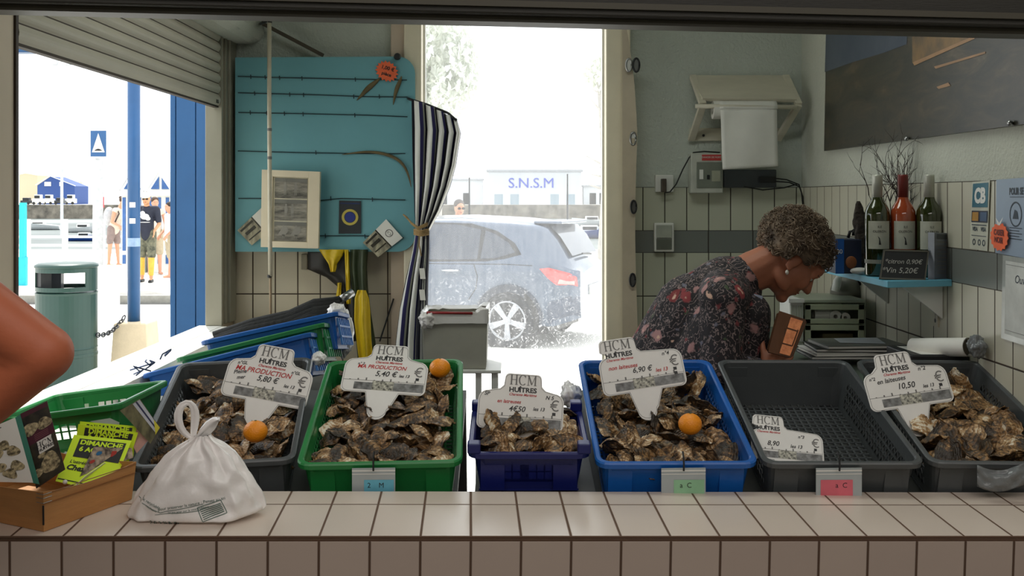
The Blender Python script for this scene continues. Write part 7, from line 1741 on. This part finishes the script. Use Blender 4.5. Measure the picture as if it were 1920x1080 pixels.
# with the car facing left, its left side is the near one: local +y side after the turn
RW_, FW_ = .86, 3.46
def lerp_tab(tab, x):
    for (x0,v0),(x1,v1) in zip(tab[:-1],tab[1:]):
        if x <= x1: t=(x-x0)/(x1-x0); t=max(0,min(1,t)); return v0+(v1-v0)*t
    return tab[-1][1]
roof = [(0,.96),(.06,1.02),(.14,1.10),(.30,1.36),(.42,1.49),(.55,1.535),(.9,1.57),(1.6,1.60),(2.2,1.585),(2.6,1.50),(3.1,1.20),(3.35,1.06),(3.9,.99),(4.2,.88),(4.33,.66)]
belt = [(0,.94),(.3,1.0),(.9,1.005),(2.6,.985),(3.3,.95),(4.0,.86),(4.33,.62)]
wid = [(0,.70),(.08,.80),(.3,.865),(.8,.885),(2.5,.885),(3.6,.86),(4.1,.78),(4.33,.60)]
def side(x, t):
    """t 0 sill .. .5 belt .. .9 roof edge .. 1 roof centre -> (y, z) on the near half"""
    w = lerp_tab(wid,x); zb = lerp_tab(belt,x); zr = lerp_tab(roof,x); zs = .27+.10*max(0,(.3-x)/.3)
    if t <= .5:
        q=t/.5; return (w*(.93+.07*math.sin(PI*min(1,q*1.1)*.5)) - .0 + .012*math.sin(q*PI*2), zs+(zb-zs)*q)
    if t <= .88:
        q=(t-.5)/.38; return (w-(w*.23)*q**1.15, zb+(zr-.055-zb)*q)
    q=(t-.88)/.12; return (w*.77*(1-q), zr-.055+.055*math.sin(q*PI/2))
xs = [0,.03,.07,.12,.18,.24,.30,.36,.42,.5,.6,.75,.9,1.1,1.3,1.6,1.9,2.2,2.4,2.6,2.8,3.0,3.2,3.35,3.6,3.9,4.1,4.25,4.33]
ts = [0,.06,.13,.2,.27,.34,.42,.5,.56,.63,.7,.77,.83,.88,.92,.96,1.0]
def surf(x, t, sgn=1, off=0.0):
    y,z = side(x,t); return Vector((x, sgn*(y+off), z+off*.2))
b = MB()
for sgn in (1,-1):
    vs = [surf(x,t,sgn) for x in xs for t in ts]; k=len(ts); fs=[]
    for i in range(len(xs)-1):
        for j in range(k-1):
            # wheel arches are not cut, a black disc gives their dark hollow
            xm=(xs[i]+xs[i+1])/2; q = side(xm,(ts[j]+ts[j+1])/2); 
            a=i*k+j; f=(a,a+1,a+1+k,a+k); fs.append(f if sgn>0 else f[::-1])
    b.add(vs,fs)
    for xi in (0,len(xs)-1):
        pass
for xi,x in ((0,0.0),(1,4.33)):
    ring = [surf(x,t,1) for t in ts]+[surf(x,t,-1) for t in ts[::-1]]; b.add(ring,[tuple(range(len(ring)))])
b.add([surf(x,0,1) for x in (0,4.33)]+[surf(x,0,-1) for x in (4.33,0)],[(0,1,2,3)])
b.build('body_shell', m_car, car, smooth=True, auto=1)
# windows as panels laid on the skin
def patch(name, outline_, m, off=.006, sgn=1, n_=1):
    b = MB(); vs=[surf(x,t,sgn,off) for x,t in outline_]; c_=sum(vs,Vector())/len(vs)
    cx2=sum(p[0] for p in outline_)/len(outline_); ct=sum(p[1] for p in outline_)/len(outline_)
    rings=[outline_]; pts=[]; K=len(outline_); R_=5
    for r in range(R_): 
        f_=1-r/R_; pts+=[surf(cx2+(x-cx2)*f_,ct+(t-ct)*f_,sgn,off) for x,t in outline_]
    pts.append(surf(cx2,ct,sgn,off)); fs=[]
    for r in range(R_-1):
        for i in range(K): fs.append((r*K+i,r*K+(i+1)%K,(r+1)*K+(i+1)%K,(r+1)*K+i))
    for i in range(K): fs.append(((R_-1)*K+i,(R_-1)*K+(i+1)%K,R_*K))
    b.add(pts,fs); return b.build(name,m,car,smooth=True,auto=1)
for sgn in (1,-1):
    patch('window_surround',[(.70,.60),(.80,.70),(1.05,.80),(1.4,.855),(2.0,.865),(2.55,.84),(2.95,.66),(3.10,.54),(2.9,.525),(1.6,.525),(1.15,.53),(.9,.555)],m_dark,.004,sgn)
    patch('side_window',[(.78,.615),(.88,.70),(1.08,.775),(1.20,.80),(1.22,.55),(1.02,.56)],m_cglass,.008,sgn)
    patch('side_window',[(1.26,.548),(1.26,.805),(1.6,.84),(1.98,.845),(2.02,.54),(1.6,.54)],m_cglass,.008,sgn)
    patch('side_window',[(2.12,.54),(2.08,.845),(2.5,.82),(2.85,.67),(2.98,.54)],m_cglass,.008,sgn)
    patch('tail_light',[(.02,.335),(.03,.43),(.10,.465),(.34,.485),(.46,.475),(.36,.40),(.26,.345)],mat('lamp_red',(226,60,62),.15,var=.05,spec=.8,coat=.6),.012,sgn)
    patch('lamp_insert',[(.05,.35),(.05,.39),(.22,.395),(.24,.355)],mat('lamp_pink',(240,170,165),.2),.016,sgn)
    patch('rear_bumper',[(.0,.02),(.0,.22),(.10,.235),(.35,.20),(.37,.10),(.36,.02)],mat('bumper_grey',(70,80,98),.5),.014,sgn)
    patch('sill_trim',[(1.26,.0),(1.22,.07),(2.9,.07),(3.0,.0)],m_tyre,.012,sgn)
    # door lines
    for line in ([(1.30,.50),(1.26,.40),(1.28,.30),(1.38,.20)],[(2.05,.53),(2.06,.35),(2.02,.06)],[(.55,.50),(.9,.505),(1.5,.505),(2.6,.505),(3.2,.50)]):
        b = MB(); b.tube([surf(x,t,sgn,.002) for x,t in line],.005,5); b.build('panel_gap',m_dark,car)
    b = MB(); b.tube([surf(x,.445,sgn,.03) for x in (1.50,1.60,1.72)],[.012,.015,.012],8); b.build('door_handle',mat('handle_chrome',(210,214,220),.2,.6),car,smooth=True)
    for wx in (RW_,FW_):
        # arch, tyre, rim
        b = MB(); n_=24; vs=[]
        for i in range(n_+1):
            a=PI*i/n_
            for r_ in (.335,.43): 
                x=wx+r_*math.cos(a); z=.34+r_*math.sin(a); vs.append(Vector((x,sgn*(lerp_tab(wid,x)*1.0+.016),max(.2,z))))
        b.add(vs,[(2*i,2*i+1,2*i+3,2*i+2) for i in range(n_)]); b.build('wheel_arch',mat('arch_dark',(50,56,68),.6),car)
        b = MB(); b.lathe([(.001,0),(.40,0),(.40,.004),(.001,.004)],32,R=Matrix.Rotation(PI/2,3,'X'),o=(wx,sgn*.893+.002,.34)); b.build('arch_shade_disc',m_black,car)  # black disc laid on the closed shell as the shade inside the arch
        o_=(wx,sgn*.80,.33); R3=Matrix.Rotation(-sgn*PI/2,3,'X')
        b = MB(); b.lathe([(.20,0),(.30,.0),(.335,.03),(.335,.09),(.325,.108),(.30,.116),(.245,.112),(.235,.10),(.235,.0)],40,R=R3,o=o_,caps=False); wh=b.build('wheel',m_tyre,car,smooth=True)
        b = MB(); b.lathe([(.237,.104),(.240,.118),(.226,.122),(.218,.112),(.215,.06)],40,R=R3,o=o_,caps=False)
        for q in range(5):
            a0=2*PI*q/5+.35
            for w0,w1,da in ((.034,.046,-.10),(.034,.046,.10)):
                r0_,r1_=.045,.226; a=a0; p0=Vector((r0_*math.cos(a+da*1.2),r0_*math.sin(a+da*1.2),.112)); p1=Vector((r1_*math.cos(a+da),r1_*math.sin(a+da),.118)); b.bar(R3@p0+Vector(o_),R3@p1+Vector(o_),.040,.018,up=(0,1,0))
        b.lathe([(.001,.128),(.05,.126),(.055,.10),(.001,.10)],20,R=R3,o=o_); rm=b.build('alloy_rim',m_rimc,wh); rm.parent=wh
        b = MB(); b.lathe([(.001,.04),(.20,.04),(.20,.045),(.001,.045)],24,R=R3,o=o_); bd=b.build('brake_disc',m_dark,wh)
# rear glass and spoiler
b = MB(); vs=[]
for x in (.16,.22,.30,.38,.43):
    zr=lerp_tab(roof,x); w=lerp_tab(wid,x)*.72
    for q in (-1,-.5,0,.5,1): vs.append(Vector((x-.035,w*q,zr-.02+.035*(1-q*q)*.3)))
b.add(vs,[(i*5+j,i*5+j+1,i*5+j+6,i*5+j+5) for i in range(4) for j in range(4)]); b.build('rear_window',m_cglass,car,smooth=True)
b = MB(); b.bx(.26,.62,-.60,.60,1.50,1.535); b.build('roof_spoiler',m_car,car,bevel=.012)
b = MB(); b.bar((.10,-.2,1.10),(.08,.30,1.13),.02,.02); b.build('rear_wiper',m_black,car)
b = MB(); b.bx(-.02,.0,-.26,.26,.62,.74); b.build('number_plate',m_white,car)
b = MB(); b.bx(.55,2.4,-.58,-.55,1.60,1.63); b.bx(.55,2.4,.55,.58,1.60,1.63); 
b = MB(); b.bx(.4,4.0,-.7,.7,.16,.3); b.build('underbody',m_black,car)
